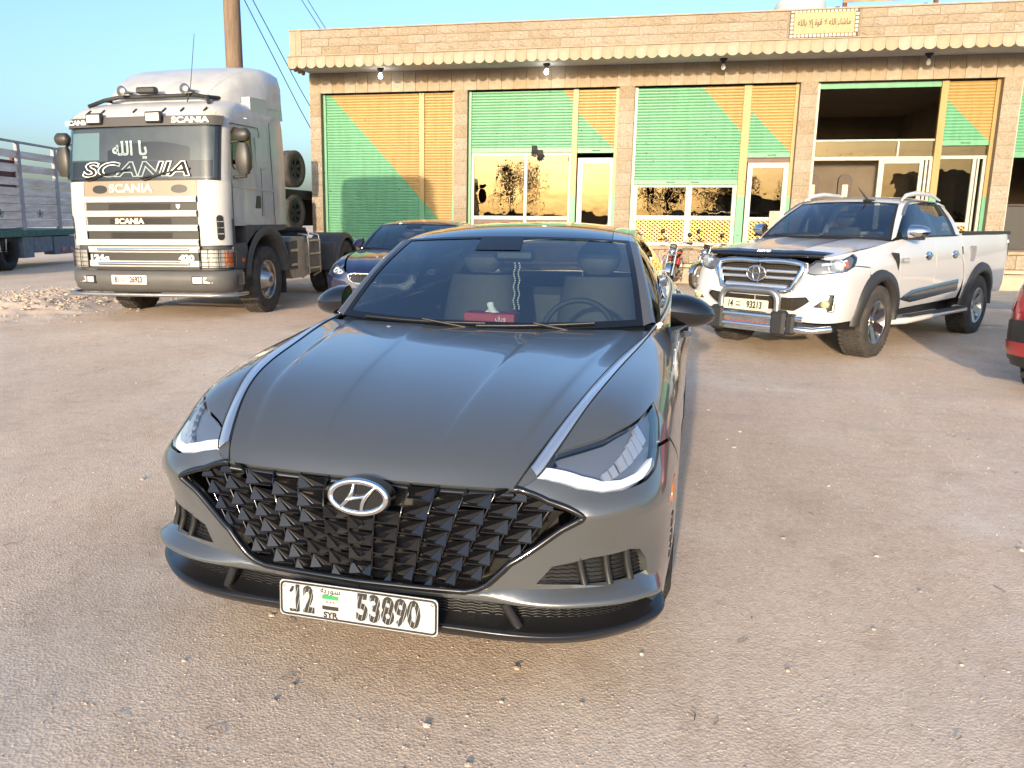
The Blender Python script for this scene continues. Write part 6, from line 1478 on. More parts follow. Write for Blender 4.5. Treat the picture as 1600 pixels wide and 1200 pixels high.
def pickup(root):
    S = Surf(PK); S.flip = 1 if S.nrm([(6, 2)])[0][0] > 0 else -1
    sv = lambda y, z, u, v=2.5: uv_of(S, y, z, u, v)
    def fv(x, z):
        q = np.array([np.interp(x, [0, .45, .7, .85], [0, 1, 2, 3]), np.interp(-z, [-1.1, -1, -.86, -.69, -.55, -.43], range(6))])
        q = newton(S, [0, 2], np.array([x, z]), q)
        return tuple(q)
    fp = lambda pts: [fv(*p) for p in pts]
    AF, AR_, rA, zA = 1.0, 4.085, .445, .42
    def archp(yc, a0, a1, n, u0):
        out = []; q = (u0, 3.)
        for i in range(n):
            a = rad(a0 + (a1 - a0) * i / (n - 1)); q = uv_of(S, yc + rA * math.cos(a), zA + rA * math.sin(a), *q); out.append(q)
        return out
    af = archp(AF, 183, -3, 24, 4.2); ar_ = archp(AR_, 183, -3, 24, 8.5)
    kw = dict(ds=.04, sc=(.35, .14))
    GRI = fp([(0, 1.065), (.40, 1.065), (.52, 1.045), (.535, .98), (.44, .76), (.36, .735), (0, .735)])
    LOW = fp([(0, .68), (.40, .68), (.58, .70), (.62, .66), (.46, .545), (0, .545)])
    HLP = [fv(.55, .955), fv(.545, 1.03), fv(.60, 1.085), (2.9, .42), (3.3, .40), (3.75, .28), (4.0, .22), (4.05, .55), (3.8, 1.15), (3.3, 1.42), (2.7, 1.44), fv(.62, .94)]
    FOG = fp([(.66, .60), (.73, .665), (.79, .68), (.80, .74), (.84, .745), (.845, .56), (.80, .545), (.78, .60)])
    k_ = [p for p in af if p[0] < 4.62][::-1]
    top = k_[0] if k_ else (4.6, 2)
    FEND = [(3.9, .02), (4.0, .20), (4.08, .55), (3.84, 1.16), (4.55, 1.45)] + [p for p in af if p[0] >= 4.6] + [sv(1.50, .50, 5.9, 4.5), sv(1.50, .8, 5.9, 3), sv(1.47, 1.26, 5.85, .2), (5.8, .0), (5, 0)]
    BUMP = [fv(.0, 1.075), fv(.42, 1.075), fv(.535, 1.055), fv(.555, .98), fv(.545, .945), fv(.62, .93), (2.7, 1.48), (3.3, 1.46), (3.82, 1.19), (4.52, 1.48)] + [p for p in af if p[0] < 4.6][::-1] + [(4.1, 5), (3, 5), (2, 5), (1, 5), (0, 5)]
    for mi in (False, True):
        k = np.array([-1 if mi else 1, 1, 1])
        panel('front_bumper', S, BUMP, [[(max(p[0], .004), p[1]) for p in GRI], [(max(p[0], .004), p[1]) for p in LOW], FOG], PW, root, gap=.002, skirt=.03, mirror=mi, ds=.03, sc=(.3, .14))
        panel('fender', S, FEND, [], PW, root, gap=.003, mirror=mi, **kw)
        d1 = [sv(1.50, .50, 5.9, 4.5), sv(2.52, .52, 7.3, 4.5), sv(2.52, .9, 7.3, 2.4), (sv(2.52, 1.30, 7.3, .2)[0], 0), (6.5, 0), (5.85, 0), sv(1.47, 1.26, 5.85, .2), sv(1.50, .8, 5.9, 3)]
        d2 = [sv(2.52, .52, 7.3, 4.5), sv(3.36, .54, 8.2, 4.5), sv(3.50, .80, 8.4, 3), sv(3.36, 1.05, 8.2, 1.5), (sv(3.34, 1.30, 8.2, .2)[0], 0), (7.6, 0), (sv(2.52, 1.30, 7.3, .2)[0], 0), sv(2.52, .9, 7.3, 2.4)]
        for i, dd in enumerate((d1, d2)):
            d = panel('door', S, dd, [], PW, root, gap=.003, mirror=mi, **kw)
            hy_ = (2.28, 3.12)[i]; c = S.ev([sv(hy_, 1.10, 7 + i, 1.2)])[0]
            q = MB(); q.lathe([(0, -.012), (.085, -.01), (.10, .0), (.09, .008), (0, .01)], 20, 'X'); o = q.build('handle_cup', CHROME, d); o.location = (c[0] * k[0], c[1], c[2]); o.scale = (1, 1, .55)
            q = MB(); q.tube([(0, -.08, 0), (k[0] * .022, -.05, .002), (k[0] * .022, .05, .002), (0, .08, 0)], .012, 8); o = q.build('handle', CHROME, d); o.location = (c[0] * k[0], c[1], c[2])
        # chrome door moulding
        q = MB()
        P = []
        for y in np.linspace(1.56, 3.30, 12):
            zc = .62 + .05 * (y - 1.5); hh = .075 * min(1, (y - 1.54) / .35)
            P.append([tuple((S.ev([sv(y, zc + hh * s, 6 + (y - 1.55) / .85, 3.7)])[0] + [.006 + .008 * (abs(s) < .9), 0, 0]) * k) for s in (-1, -.85, .85, 1)])
        q.grid(P); q.build('door_moulding', mat('graphite_chrome', (.30, .31, .32), .2, metal=1.), root)
        bed = [sv(3.40, 1.05, 8.2, 1.5), sv(3.54, .80, 8.4, 3), sv(3.50, .52, 8.4, 4.6)] + [p for p in ar_ if S.ev([p])[0][1] > 3.62] + [sv(4.66, .53, 9.8, 4.8), (11, 4.9), (11.4, 4.6), (11.4, 0), (10, 0), (9, 0), (sv(3.37, 1.30, 8.2, .2)[0], 0)]
        panel('bed_side', S, bed, [], PW, root, gap=.003, mirror=mi, **kw)
        panel('tailgate', S, [(11.42, 0), (13, 0), (13, 3.6), (11.42, 3.6)], [], PW, root, gap=.003, mirror=mi, **kw)
        panel('rear_bumper', S, [(11.42, 3.7), (13, 3.7), (13, 5), (11.2, 5)], [], CHROME, root, gap=.002, off=.03, mirror=mi, **kw)
        panel('tail_lamp', S, [(10.7, .35), (11.36, .35), (11.36, 1.9), (10.85, 1.9)], [], CHROME, root, gap=.002, off=.012, skirt=.02, mirror=mi, ds=.04, sc=(.35, .14))
        # fuel cap, front wing vent badge
        if not mi:
            q = MB(); pl = [(y_, z_) for y_, z_ in [(3.62, 1.0), (3.60, 1.17), (3.66, 1.20), (3.78, 1.20), (3.80, 1.14), (3.76, 1.0)]]; q.prism(pl, .905, .935, 'YZ'); q.build('fuel_cap', CHROME, root)
            q = MB(); q.prism([(1.24, 1.16), (1.40, 1.15), (1.44, 1.05), (1.42, .96), (1.36, 1.06)], .905, .929, 'YZ'); q.build('wing_vent', BLACKP, root)
            text('wing_badge', 'HILUX', .07, SATIN, root, (.932, 1.58, 1.06), (math.pi / 2, 0, math.pi / 2), ext=.003, bold=.002)
        # black flares
        for pts, nm in ((af, 'front_flare'), (ar_, 'rear_flare')):
            yc = AF if nm[0] == 'f' else AR_
            P = []
            for i, p in enumerate(pts):
                a = rad(183 + (-186) * i / 23); r0 = rA - .012; r1 = rA + .12
                inn = S.ev([p])[0]; x0 = max(inn[0], .9)
                yy, zz = math.cos(a), math.sin(a)
                po = sv(yc + r1 * yy, min(zA + r1 * zz, 1.2), p[0], max(0, p[1] - .6)); ox = S.ev([po])[0][0]
                P.append([tuple(np.array(v_) * k) for v_ in ((x0 - .05, yc + r0 * yy, zA + r0 * zz), (x0 + .035, yc + r0 * yy, zA + r0 * zz), (x0 + .045, yc + (r0 + .03) * yy, zA + (r0 + .03) * zz), (max(ox, .86) + .034, yc + (r1 - .02) * yy, zA + (r1 - .02) * zz), (max(ox, .86) - .01, yc + r1 * yy, zA + r1 * zz))])
            q = MB(); q.grid(P); q.build('wheel_flare', mat('flare_black', (.028, .028, .03), .5), root)
            q = MB(); q.lathe([(.02, .52), (rA + .01, .52), (rA + .01, .90)], 28, 'X', xf=T3(0, yc, zA), a0=-10, a1=190)
            if mi: q.v = [(-p[0], p[1], p[2]) for p in q.v]
            q.build('wheel_housing', BLACKP, root)
            wheel('wheel', root, (k[0] * .80, yc, .395), r=.395, w=.275, rim=.235, spokes=6, side=int(k[0]), m_rim=ALLOY, tread=46, tyre=RUBDUST, blocky=True)
        MB().box(min(k[0] * .6, k[0] * .88), max(k[0] * .6, k[0] * .88), 4.56, 4.59, .28, .62).build('mud_flap', BLACKP, root)
        # side step
        q = MB(); q.tube([(k[0] * .86, 1.50, .36), (k[0] * .98, 1.58, .375), (k[0] * .98, 3.42, .395), (k[0] * .86, 3.50, .40)], .055, 10, flat=.7); q.build('side_step', PW, root)
        q = MB(); q.box(-.05, .05, 1.64, 3.36, .435, .447, xf=T3(k[0] * .985, 0, -.012)); q.build('step_tread', BLACKP, root)
        # headlamp
        o = bpy.data.objects.new('headlamp', None); COL.objects.link(o); o.parent = root
        panel('lamp_bowl', S, HLP, [], mat('lamp_bowl_grey', (.16, .15, .13), .35), o, off=-.045, skirt=0, mirror=mi, ds=.04, sc=(.25, .14))
        c = S.ev([(2.78, .92)])[0] + S.nrm([(2.78, .92)])[0] * -.02
        q = MB(); q.lathe([(0, -.02), (.05, -.03), (.066, -.01), (.074, .03)], 20, 'Y'); q2 = q.build('projector', LAMPIN, o); q2.location = tuple(c * k); q2.rotation_euler = (0, 0, .3 * k[0])
        q = MB(); q.tube([tuple((c + np.array([.078 * math.cos(a), -.022 + .02 * math.cos(a), .078 * math.sin(a)])) * k) for a in np.linspace(0, 2 * math.pi, 25)[:-1]], .010, 6, closed=True); q.build('projector_ring', CHROME, o)
        panel('light_strip', S, [(1.9, .55), (2.8, .50), (3.5, .48), (3.5, .62), (2.8, .66), (1.9, .75)], [], WHITEL, o, off=-.015, skirt=.01, mirror=mi, ds=.03, sc=(.25, .14))
        panel('lower_chrome', S, [(1.95, 1.30), (2.7, 1.32), (3.3, 1.30), (3.3, 1.40), (2.7, 1.42), (1.95, 1.40)], [], CHROME, o, off=-.004, skirt=.01, mirror=mi, ds=.03, sc=(.25, .14))
        panel('indicator', S, [(3.25, .66), (3.55, .64), (3.55, 1.15), (3.25, 1.2)], [], AMBER, o, off=-.02, skirt=.01, mirror=mi, ds=.03, sc=(.25, .14))
        panel('lens', S, HLP, [], LENS, o, gap=.002, off=.004, skirt=.02, mirror=mi, ds=.03, sc=(.25, .14))
        panel('wing_top', S, [(1.75, .02), (3.0, .0), (3.88, .0), (3.98, .18), (3.75, .25), (3.3, .37), (2.9, .39), (2.2, .24)], [], PW, root, gap=.001, skirt=.02, mirror=mi, ds=.04, sc=(.25, .14))
        # fog recess: black pocket, chrome hook, lamp
        panel('fog_pocket', S, FOG, [], BLACKP, root, off=-.03, skirt=0, mirror=mi, ds=.03, sc=(.25, .14))
        hk = [S.ev([fv(*p)])[0] + [0, -.004, 0] for p in ((.79, .735), (.835, .74), (.84, .66), (.835, .57), (.80, .555))]
        q = MB(); q.tube([tuple(p * k) for p in hk], .010, 6); q.build('fog_trim', CHROME, root)
        c = S.ev([fv(.765, .635)])[0]; q = MB(); q.lathe([(0, -.012), (.035, -.010), (.042, .0), (.042, .03)], 18, 'Y'); o2 = q.build('fog_lamp', mat('fog_yellow', (.62, .60, .30), .15, metal=.3), root); o2.location = tuple(c * k)
        # chrome bracket between grille and lamp
        panel('grille_wing', S, fp([(.47, .99), (.535, 1.0), (.545, .955), (.56, .93), (.46, .80), (.43, .78)]), [], CHROME, root, off=.012, skirt=.02, mirror=mi, ds=.03, sc=(.3, .14))
        door = None
    # grille: dark mesh, chrome frame, twin bars, badge
    panel('grille_mesh', S, [(0, .3), (1.2, .3), (1.3, 1.2), (1, 2.9), (0, 2.9)], [], mat('honeycomb', (.02, .017, .013), .5), root, off=-.05, skirt=0, mirror='both', ds=.06, sc=(.45, .14))
    fr = [S.ev([fv(x, z)])[0] + [0, -.012, 0] for x, z in ((.0, 1.055), (.38, 1.055), (.495, 1.035), (.505, .98), (.42, .775), (.35, .748), (0, .748))]
    for sx in (1, -1):
        q = MB(); P = spline3([tuple(p) for p in fr[:3]], 6).tolist() + spline3([tuple(p) for p in fr[3:5]], 4).tolist() + [tuple(p) for p in fr[5:]]
        q.tube([(p[0] * sx, p[1], p[2]) for p in P], .034, 8); q.build('grille_frame', CHROME, root)
    for z in (.955, .885):
        q = MB(); q.tube([tuple(np.array(S.ev([fv(abs(x), z)])[0]) * [1 if x >= 0 else -1, 1, 1] + [0, -.006, 0]) for x in np.linspace(-.45, .45, 13)], .017, 8, flat=1.1); q.build('grille_bar', SATIN, root)
    q = MB(); q.tube([tuple(np.array(S.ev([fv(abs(x), .785)])[0]) * [1 if x >= 0 else -1, 1, 1] + [0, -.004, 0]) for x in np.linspace(-.37, .37, 11)], .03, 8, flat=1.2); q.build('grille_lower_bar', SATIN, root)
    hc = MB()
    for z0, z1, xm in ((.985, 1.03, .42), (.90, .94, .40), (.82, .87, .36), (.56, .665, .44)):
        for x in np.arange(-xm, xm, .045):
            for z in np.arange(z0, z1, .024):
                y = S.ev([fv(min(abs(x), .5), z)])[0][1]; hc.tube([(x, y + .012, z), (x + .016, y + .012, z + .010), (x + .032, y + .012, z)], .0022, 4, caps=False)
    hc.build('honeycomb_wires', mat('mesh_bronze', (.10, .075, .04), .5), root)['kind'] = 'stuff'
    panel('intake_mesh', S, [(0, 2.95), (1.5, 2.95), (1.5, 4.1), (0, 4.1)], [], mat('honeycomb', (.02, .017, .013), .5), root, off=-.05, skirt=0, mirror='both', ds=.06, sc=(.45, .14))
    bg_ = bpy.data.objects.new('badge', None); COL.objects.link(bg_); bg_.parent = root; bg_.location = (0, S.ev([fv(0, .925)])[0][1] - .035, .925)
    MB().prism([(.118 * math.cos(a), .088 * math.sin(a)) for a in np.linspace(0, 2 * math.pi, 41)[:-1]], -.002, .02).build('badge_backing', mat('badge_dark', (.05, .05, .05), .3), bg_)
    for a_, b_, rr_ in ((.112, .082, .0085), (.042, .078, .0065), (.098, .036, .0065)):
        q = MB(); dz = .034 if b_ == .036 else 0; q.tube([(a_ * math.cos(t), -.006, dz + b_ * math.sin(t)) for t in np.linspace(0, 2 * math.pi, 33)[:-1]], rr_, 6, closed=True); q.build('badge_ring', CHROME, bg_)
    # bonnet
    side = [(.66, .190, 1.118), (.75, .325, 1.146), (.785, .56, 1.182), (.805, .85, 1.212), (.825, 1.15, 1.245), (.84, 1.45, 1.275)]
    mid = [(0, .105, 1.108), (0, .25, 1.165), (0, .50, 1.215), (0, .80, 1.25), (0, 1.08, 1.275), (0, 1.32, 1.290)]
    G = []
    for f, l_ in ((0, 0), (.28, .0), (.45, .012), (.52, .018), (.75, .012), (.9, .004), (1, 0)):
        G.append([tuple(np.array(m_) + (np.array(s_) - np.array(m_)) * np.array([f, f ** 2, f ** 2.2]) + [0, 0, l_ * (0, .5, 1, 1, 1, .8)[i]]) for i, (m_, s_) in enumerate(zip(mid, side))])
    HB = Surf(G); HB.flip = 1 if HB.nrm([(2, 2)])[0][2] > 0 else -1
    panel('bonnet', HB, [(0, 0), (6, 0), (6, 5), (0, 5)], [], PW, root, ds=.04, sc=(.14, .25), skirt=0, mirror='both')
    # dark bug deflector across the bonnet edge
    P = []
    for f in np.linspace(-1, 1, 33):
        a = abs(f); e = HB.ev([(6 * a, .12)])[0]; up = HB.ev([(6 * a, .80)])[0]; sg = 1 if f >= 0 else -1
        row = [e + [0, -.035, -.012], e + [0, -.065, .014], e * .45 + up * .55 + [0, -.045, .024], up + [0, -.02, .028]]
        P.append([tuple(p * [sg, 1, 1]) for p in row])
    q = MB(); q.grid(P); q.build('bug_deflector', BLACKG, root)
    text('deflector_letters', 'REVO', .042, mat('decal_white', (.72, .76, .74), .6), root, (.02, .092, 1.168), (rad(48), 0, 0), ext=.002, bold=.002, sx=1.5, shear=.2)
    # bull bar
    bb = bpy.data.objects.new('bull_bar', None); COL.objects.link(bb); bb.parent = root
    q = MB(); q.tube([(-.335, -.10, .48), (-.335, -.10, .63)] + [(-.335 + .11 - .11 * math.cos(a), -.10, .64 + .11 * math.sin(a)) for a in np.linspace(.2, math.pi / 2, 6)] + [(.335 - .11 + .11 * math.sin(a), -.10, .64 + .11 * math.cos(a)) for a in np.linspace(0, 1.4, 6)] + [(.335, -.10, .63), (.335, -.10, .48)], .038, 12); q.build('hoop', STEEL, bb)
    for z in (.47, .36):
        q = MB(); q.tube([(-.84, .10, z + .02), (-.72, -.06, z), (-.40, -.10, z), (.40, -.10, z), (.72, -.06, z), (.84, .10, z + .02)] if z < .4 else [(-.62, -.07, z), (-.36, -.10, z), (.36, -.10, z), (.62, -.07, z)], .036, 12); q.build('cross_tube', CHROME, bb)
    q = MB(); q.prism([(-.30, .30), (-.32, .44), (.32, .44), (.30, .30)], -.115, -.10); q.build('skid_plate', STEEL, bb)
    for i in range(9):
        x = -.26 + i * .06; q = MB(); q.prism([(x, .345), (x + .03, .345), (x + .02, .405), (x - .01, .405)], -.121, -.116); q.build('skid_slot', mat('skid_red', (.40, .05, .04), .5), bb)
    for sx in (-1, 1):
        MB().box(sx * .37 - .085, sx * .37 + .085, -.155, -.03, .28, .55, bev=.03).build('clamp', mat('clamp_black', (.022, .022, .023), .55), bb)
        MB().box(sx * .50 - .05, sx * .50 + .05, -.14, -.03, .30, .52, bev=.025).build('clamp', mat('clamp_black', (.022, .022, .023), .55), bb)
    plate(root, (-.02, -.135, .585), (rad(-4), 0, 0), .54, .12, '14', '93213', mw=mat('plate_cream', (.56, .54, .40), .5), full=False, hatch=False)
    # cab: windscreen, roof, side glass
    def wp(s, t):
        b_ = np.array([s * .80, 1.36 + .10 * s ** 2.2, 1.285 + .005 * s]); e_ = np.array([s * .60, 1.98 + .07 * s ** 2.2, 1.735 - .025 * s * s]); return b_ * (1 - t) + e_ * t + np.array([.1 * s, -.5, .8]) * .028 * math.sin(math.pi * t)
    sg = lambda s, t: wp(abs(s), t) * [1 if s >= 0 else -1, 1, 1]
    w = skin('windscreen', [[tuple(sg(s, t)) for t in np.linspace(0, 1, 11)] for s in np.linspace(-1, 1, 25)], CARGL, root)
    q = MB()
    for f0, f1 in ((0, .06), (.965, 1)): q.grid([[tuple(sg(s, f0 + (f1 - f0) * c) + [0, -.003, .003]) for c in (0, .5, 1)] for s in np.linspace(-1, 1, 25)])
    for s0, s1 in ((.955, 1), (-1, -.955)): q.grid([[tuple(sg(s0 + (s1 - s0) * c, t) + [0, -.003, .003]) for c in (0, 1)] for t in np.linspace(0, 1, 13)])
    q.build('glass_border', BLACKP, w, fix=False)
    for x0, x1 in ((-.62, -.02), (0, .60)):
        q = MB(); q.tube([tuple(sg(x0 / .8 + (x1 - x0) / .8 * t, .05 + .03 * t) + [0, -.012, .015]) for t in np.linspace(0, 1, 7)], .008, 6); q.build('wiper', BLACKP, root)
    rc = [(1.98, 1.735), (2.15, 1.775), (2.45, 1.805), (2.85, 1.81), (3.2, 1.79), (3.36, 1.755)]
    rs = [(.60, 2.05, 1.71), (.61, 2.20, 1.735), (.615, 2.5, 1.755), (.615, 2.85, 1.758), (.61, 3.2, 1.742), (.60, 3.36, 1.71)]
    rows = [[tuple(np.array([0, c[0], c[1]]) + (np.array(s_) - np.array([0, c[0], c[1]])) * np.array([f, f ** 2, f ** 3])) for f in (0, .35, .7, 1)] for c, s_ in zip(rc, rs)]
    RS = Surf(np.array(rows).transpose(1, 0, 2)); RS.flip = 1 if RS.nrm([(1, 2)])[0][2] > 0 else -1
    panel('roof', RS, [(0, 0), (3, 0), (3, 5), (0, 5)], [], PW, root, ds=.06, sc=(.2, .3), skirt=0, mirror='both')
    belt = [(.835, 1.50, 1.295), (.85, 1.8, 1.315), (.858, 2.2, 1.327), (.862, 2.55, 1.332), (.868, 3.0, 1.336), (.868, 3.34, 1.338)]
    rail = [(.80, 1.55, 1.33), (.715, 1.86, 1.565), (.655, 2.10, 1.70), (.645, 2.55, 1.735), (.645, 3.0, 1.728), (.655, 3.30, 1.69)]
    n = 41; bs, rl_ = spline3(belt, n), spline3(rail, n)
    for mi in (False, True):
        k = np.array([-1 if mi else 1, 1, 1]); P = [[tuple((a + (c - a) * t + np.array([.02, 0, .005]) * math.sin(math.pi * t)) * k) for t in np.linspace(0, 1, 6)] for a, c in zip(bs, rl_)]
        for nm, a, c, m_ in (('side_window', 3, 21, SIDEGL), ('door_pillar', 21, 24, BLACKG), ('side_window', 24, 34, SIDEGL), ('side_window', 34, 37, BLACKP), ('rear_pillar', 36, 40, PW)):
            o = skin(nm, P[a:c + 1], m_, root); 
            if not mi: o.data.flip_normals()
        pil = []
        rp = spline3(rail[:3], 21)
        for i, t in enumerate(np.linspace(0, 1, 21)):
            a, c = wp(1, t), rp[i] + [.012, 0, -.006]; pil.append([tuple((a + (c - a) * f + np.array([.010, -.005, .010]) * math.sin(math.pi * f)) * k) for f in np.linspace(0, 1, 5)])
        o = skin('windscreen_pillar', pil, PW, root)
        if not mi: o.data.flip_normals()
        rsd = spline3(rs, 30); rr2 = spline3([np.array(p) + [.012, 0, -.004] for p in rail[2:]], 30)
        o = skin('roof_side', [[tuple((a + (c - a) * f + np.array([.008, 0, .008]) * math.sin(math.pi * f)) * k) for f in np.linspace(0, 1, 5)] for a, c in zip(rsd, rr2)], PW, root)
        if not mi: o.data.flip_normals()
        q = MB(); q.tube([tuple((np.array(p) + [.02, 0, .012]) * k) for p in spline3(rail[1:5], 24)], .020, 6, flat=.5); q.build('rain_guard', mat('smoked_trim', (.20, .22, .24), .15, metal=.6), root)
        q = MB(); q.tube([tuple((np.array(p) + [.012, 0, 0]) * k) for p in bs[3:38]], .010, 6); q.build('belt_moulding', BLACKP, root)
        q = MB(); q.tube([(k[0] * .60, 2.12, 1.755), (k[0] * .59, 2.25, 1.81), (k[0] * .585, 2.55, 1.845), (k[0] * .585, 3.0, 1.84), (k[0] * .60, 3.28, 1.77)], [.012, .026, .03, .026, .012], 8); q.build('roof_rail', PW, root)
        # mirrors, chrome
        P = []
        o = bpy.data.objects.new('door_mirror', None); COL.objects.link(o); o.parent = root
        for t in np.linspace(0, 1, 11):
            x = .90 + .20 * t; f = max(0, 1 - t ** 3) ** .5; P.append([(k[0] * x, 1.72 + .03 * t - (.10 if math.cos(a) > 0 else .04) * f * math.cos(a), 1.385 + .082 * f * math.sin(a)) for a in np.linspace(0, 2 * math.pi, 21)])
        q = MB(); q.grid(P); q.add(P[0][:-1], [tuple(range(20))]); q.build('shell', CHROME, o)
        q = MB(); q.box(min(k[0] * .84, k[0] * 1.05), max(k[0] * .84, k[0] * 1.05), 1.67, 1.76, 1.295, 1.325, bev=.01); q.build('mirror_base', BLACKP, o)
    skin('rear_window', [[(x, 3.40, z) for z in np.linspace(1.36, 1.72, 3)] for x in np.linspace(-.62, .62, 5)], SIDEGL, root)
    MB().box(-.86, .86, 3.34, 3.42, .6, 1.36).build('cab_rear_wall', PW, root)
    q = MB(); q.tube([(.25, 2.02, 1.745), (.16, 1.93, 1.90)], [.014, .005], 6); q.box(.20, .31, 1.98, 2.10, 1.735, 1.765, bev=.01); q.build('aerial', BLACKP, root)
    # cabin
    cabin(root, dz=.28, dy=-.02)
    # load bed
    MB().box(-.80, .80, 3.45, 5.2, .80, .86).build('bed_floor', BLACKP, root)
    for sx in (-1, 1): MB().box(min(sx * .78, sx * .895), max(sx * .78, sx * .895), 3.42, 5.2, 1.335, 1.385, bev=.012).build('bed_rail_cap', BLACKP, root); MB().box(min(sx * .76, sx * .80), max(sx * .76, sx * .80), 3.45, 5.2, .86, 1.335).build('bed_inner', BLACKP, root)
    MB().box(-.80, .80, 5.17, 5.25, 1.345, 1.375, bev=.01).build('tailgate_cap', BLACKP, root)
    MB().box(-.70, .70, .3, 5.0, .38, .5).build('chassis', BLACKP, root)
    MB().box(-.5, .5, .35, 1.3, .5, .95).build('engine_bay', BLACKP, root)
    return root
pk = thing('white_pickup', 'white double-cab pickup with a chrome bull bar parked before the open shop', 'pickup', (1.330, 9.330, 0), rad(-38.14))
pickup(pk)
# ---------------------------------------------------------------- dark blue saloon behind, red hatchback at the right edge
BLUE = car_paint('dark_blue_paint', (.012, .016, .055), .3, .3)
bl = thing('blue_saloon', 'dark blue saloon with twin slatted grilles behind the grey saloon', 'car', (-3.42, 10.50, 0), rad(0))
W2 = [[(x * .985, y, z) for x, y, z in c] for c in WRAP]
for i, c in enumerate(W2[:4]): W2[i] = [(x, y - .02, z + (.03 if j < 2 else 0)) for j, (x, y, z) in enumerate(c)]
S2 = Surf(W2); inf2 = saloon(S2, bl, BLUE); greenhouse(bl, BLUE, glassroof=False); cabin(bl)
G2 = [[(hm_[k] + (hs[k] - hm_[k]) * np.array([f, f ** 2, f ** 2.4]) + [0, -.015, .018 * (1 - f) + .012 * (.3 < f < .8) * (0, .3, .8, 1, 1, 1, 1, .5)[k]]) * [.99, 1, 1] for k in range(8)] for f in (0, .2, .35, .5, .7, .88, 1)]
H2 = Surf(G2); H2.flip = 1 if H2.nrm([(2, 3)])[0][2] > 0 else -1
panel('bonnet', H2, [(0, 0), (6, 0), (6, 7), (0, 7)], [], BLUE, bl, ds=.05, sc=(.12, .2), skirt=0, mirror='both')
arch2 = [p for p in inf2['af'] if p[0] < 7.1][::-1]
HL2 = [(2.2, .35), (2.3, 1.2), (3.0, 1.75), (4.2, 1.75), (5.3, 1.55), (5.6, 1.1), (5.0, .85), (4.2, .55), (3.2, .12)]
for mi in (False, True):
    k = np.array([-1 if mi else 1, 1, 1])
    panel('front_bumper', S2, [(0, .02), (2.2, .02), (2.3, 1.2), (3.0, 1.78), (4.2, 1.79), (5.3, 1.6), (5.95, 1.80), (6.47, 2.01)] + arch2 + [(6.66, 5.4), (6.64, 6), (4, 6), (2, 6), (0, 6)], [], BLUE, bl, ds=.045, sc=(.16, .13), gap=.002, mirror=mi)
    panel('wing_filler', S2, [(3.2, .0), (3.2, .12), (4.2, .55), (5.0, .85), (5.6, 1.1), (6.5, 1.1), (6.4, 1.5), (5.98, 1.76), (5.35, 1.58), (5.62, 1.08), (5.0, .80), (4.2, .5), (3.3, .0)], [], BLUE, bl, ds=.04, sc=(.16, .13), gap=.0, skirt=.01, mirror=mi)
    o = bpy.data.objects.new('headlamp', None); COL.objects.link(o); o.parent = bl
    panel('lamp_bowl', S2, HL2, [], LAMPDK, o, ds=.04, sc=(.16, .13), off=-.03, skirt=0, mirror=mi)
    for u in (2.9, 4.1):
        panel('light_ring', S2, [(u - .42, .75 + .12 * (u < 4)), (u + .1, .72), (u + .45, 1.0), (u + .35, 1.5), (u - .1, 1.62), (u - .35, 1.4)], [[(u - .3, .9), (u + .05, .9), (u + .3, 1.08), (u + .22, 1.35), (u - .05, 1.45), (u - .22, 1.3)]], WHITEL, o, ds=.03, sc=(.16, .13), off=-.008, skirt=.01, mirror=mi)
    panel('lens', S2, HL2, [], LENS, o, ds=.04, sc=(.16, .13), gap=.001, off=.001, skirt=.02, mirror=mi)
    gp = [(.10, .9), (.3, .6), (1.5, .7), (1.85, 1.3), (1.75, 2.4), (1.5, 3.0), (.35, 3.05), (.12, 2.6)]
    panel('kidney_grille', S2, gp, [], mat('grille_void', (.004, .004, .004), .7), bl, ds=.05, sc=(.22, .13), off=.004, skirt=.0, mirror=mi)
    q = MB(); q.tube([tuple((S2.ev([p])[0] + S2.nrm([p])[0] * .008) * k) for p in resample(np.array(gp), .2)], .012, 6, closed=True); q.build('kidney_frame', CHROME, bl)
    for u in np.arange(.3, 1.7, .17): q = MB(); q.tube([tuple((S2.ev([(u, v)])[0] + S2.nrm([(u, v)])[0] * .008) * k) for v in np.linspace(.85, 2.85, 5)], .007, 5); q.build('kidney_slat', BLACKG, bl)
    panel('lower_intake', S2, [(0, 4.2), (2.2, 4.3), (2.8, 4.8), (2.2, 5.4), (0, 5.4)], [], BLACKP, bl, ds=.06, sc=(.2, .13), off=.003, skirt=0, mirror=mi)
    for yc in (.95, 3.79): wheel('wheel', bl, (k[0] * .79, yc, .335), side=int(k[0]), spokes=5)
    door_mirror(bl, int(k[0]), 1.04, BLUE, dz=.03)
CRED = car_paint('red_paint', (.33, .012, .018), .35, .3)
rd_ = thing('red_hatchback', 'red car with black lower trim cut off by the right edge', 'car', (6.99, 10.72, .0), rad(138.5))
W3 = [[(x, y, z * 1.06) for x, y, z in c] for c in WRAP]
S3 = Surf(W3); saloon(S3, rd_, CRED); greenhouse(rd_, CRED, dz=.07, glassroof=False)
panel('bonnet', HS, [(0, 0), (8, 0), (8, 7), (0, 7)], [], CRED, rd_, ds=.06, sc=(.085, .2), skirt=0, mirror='both', off=.05)
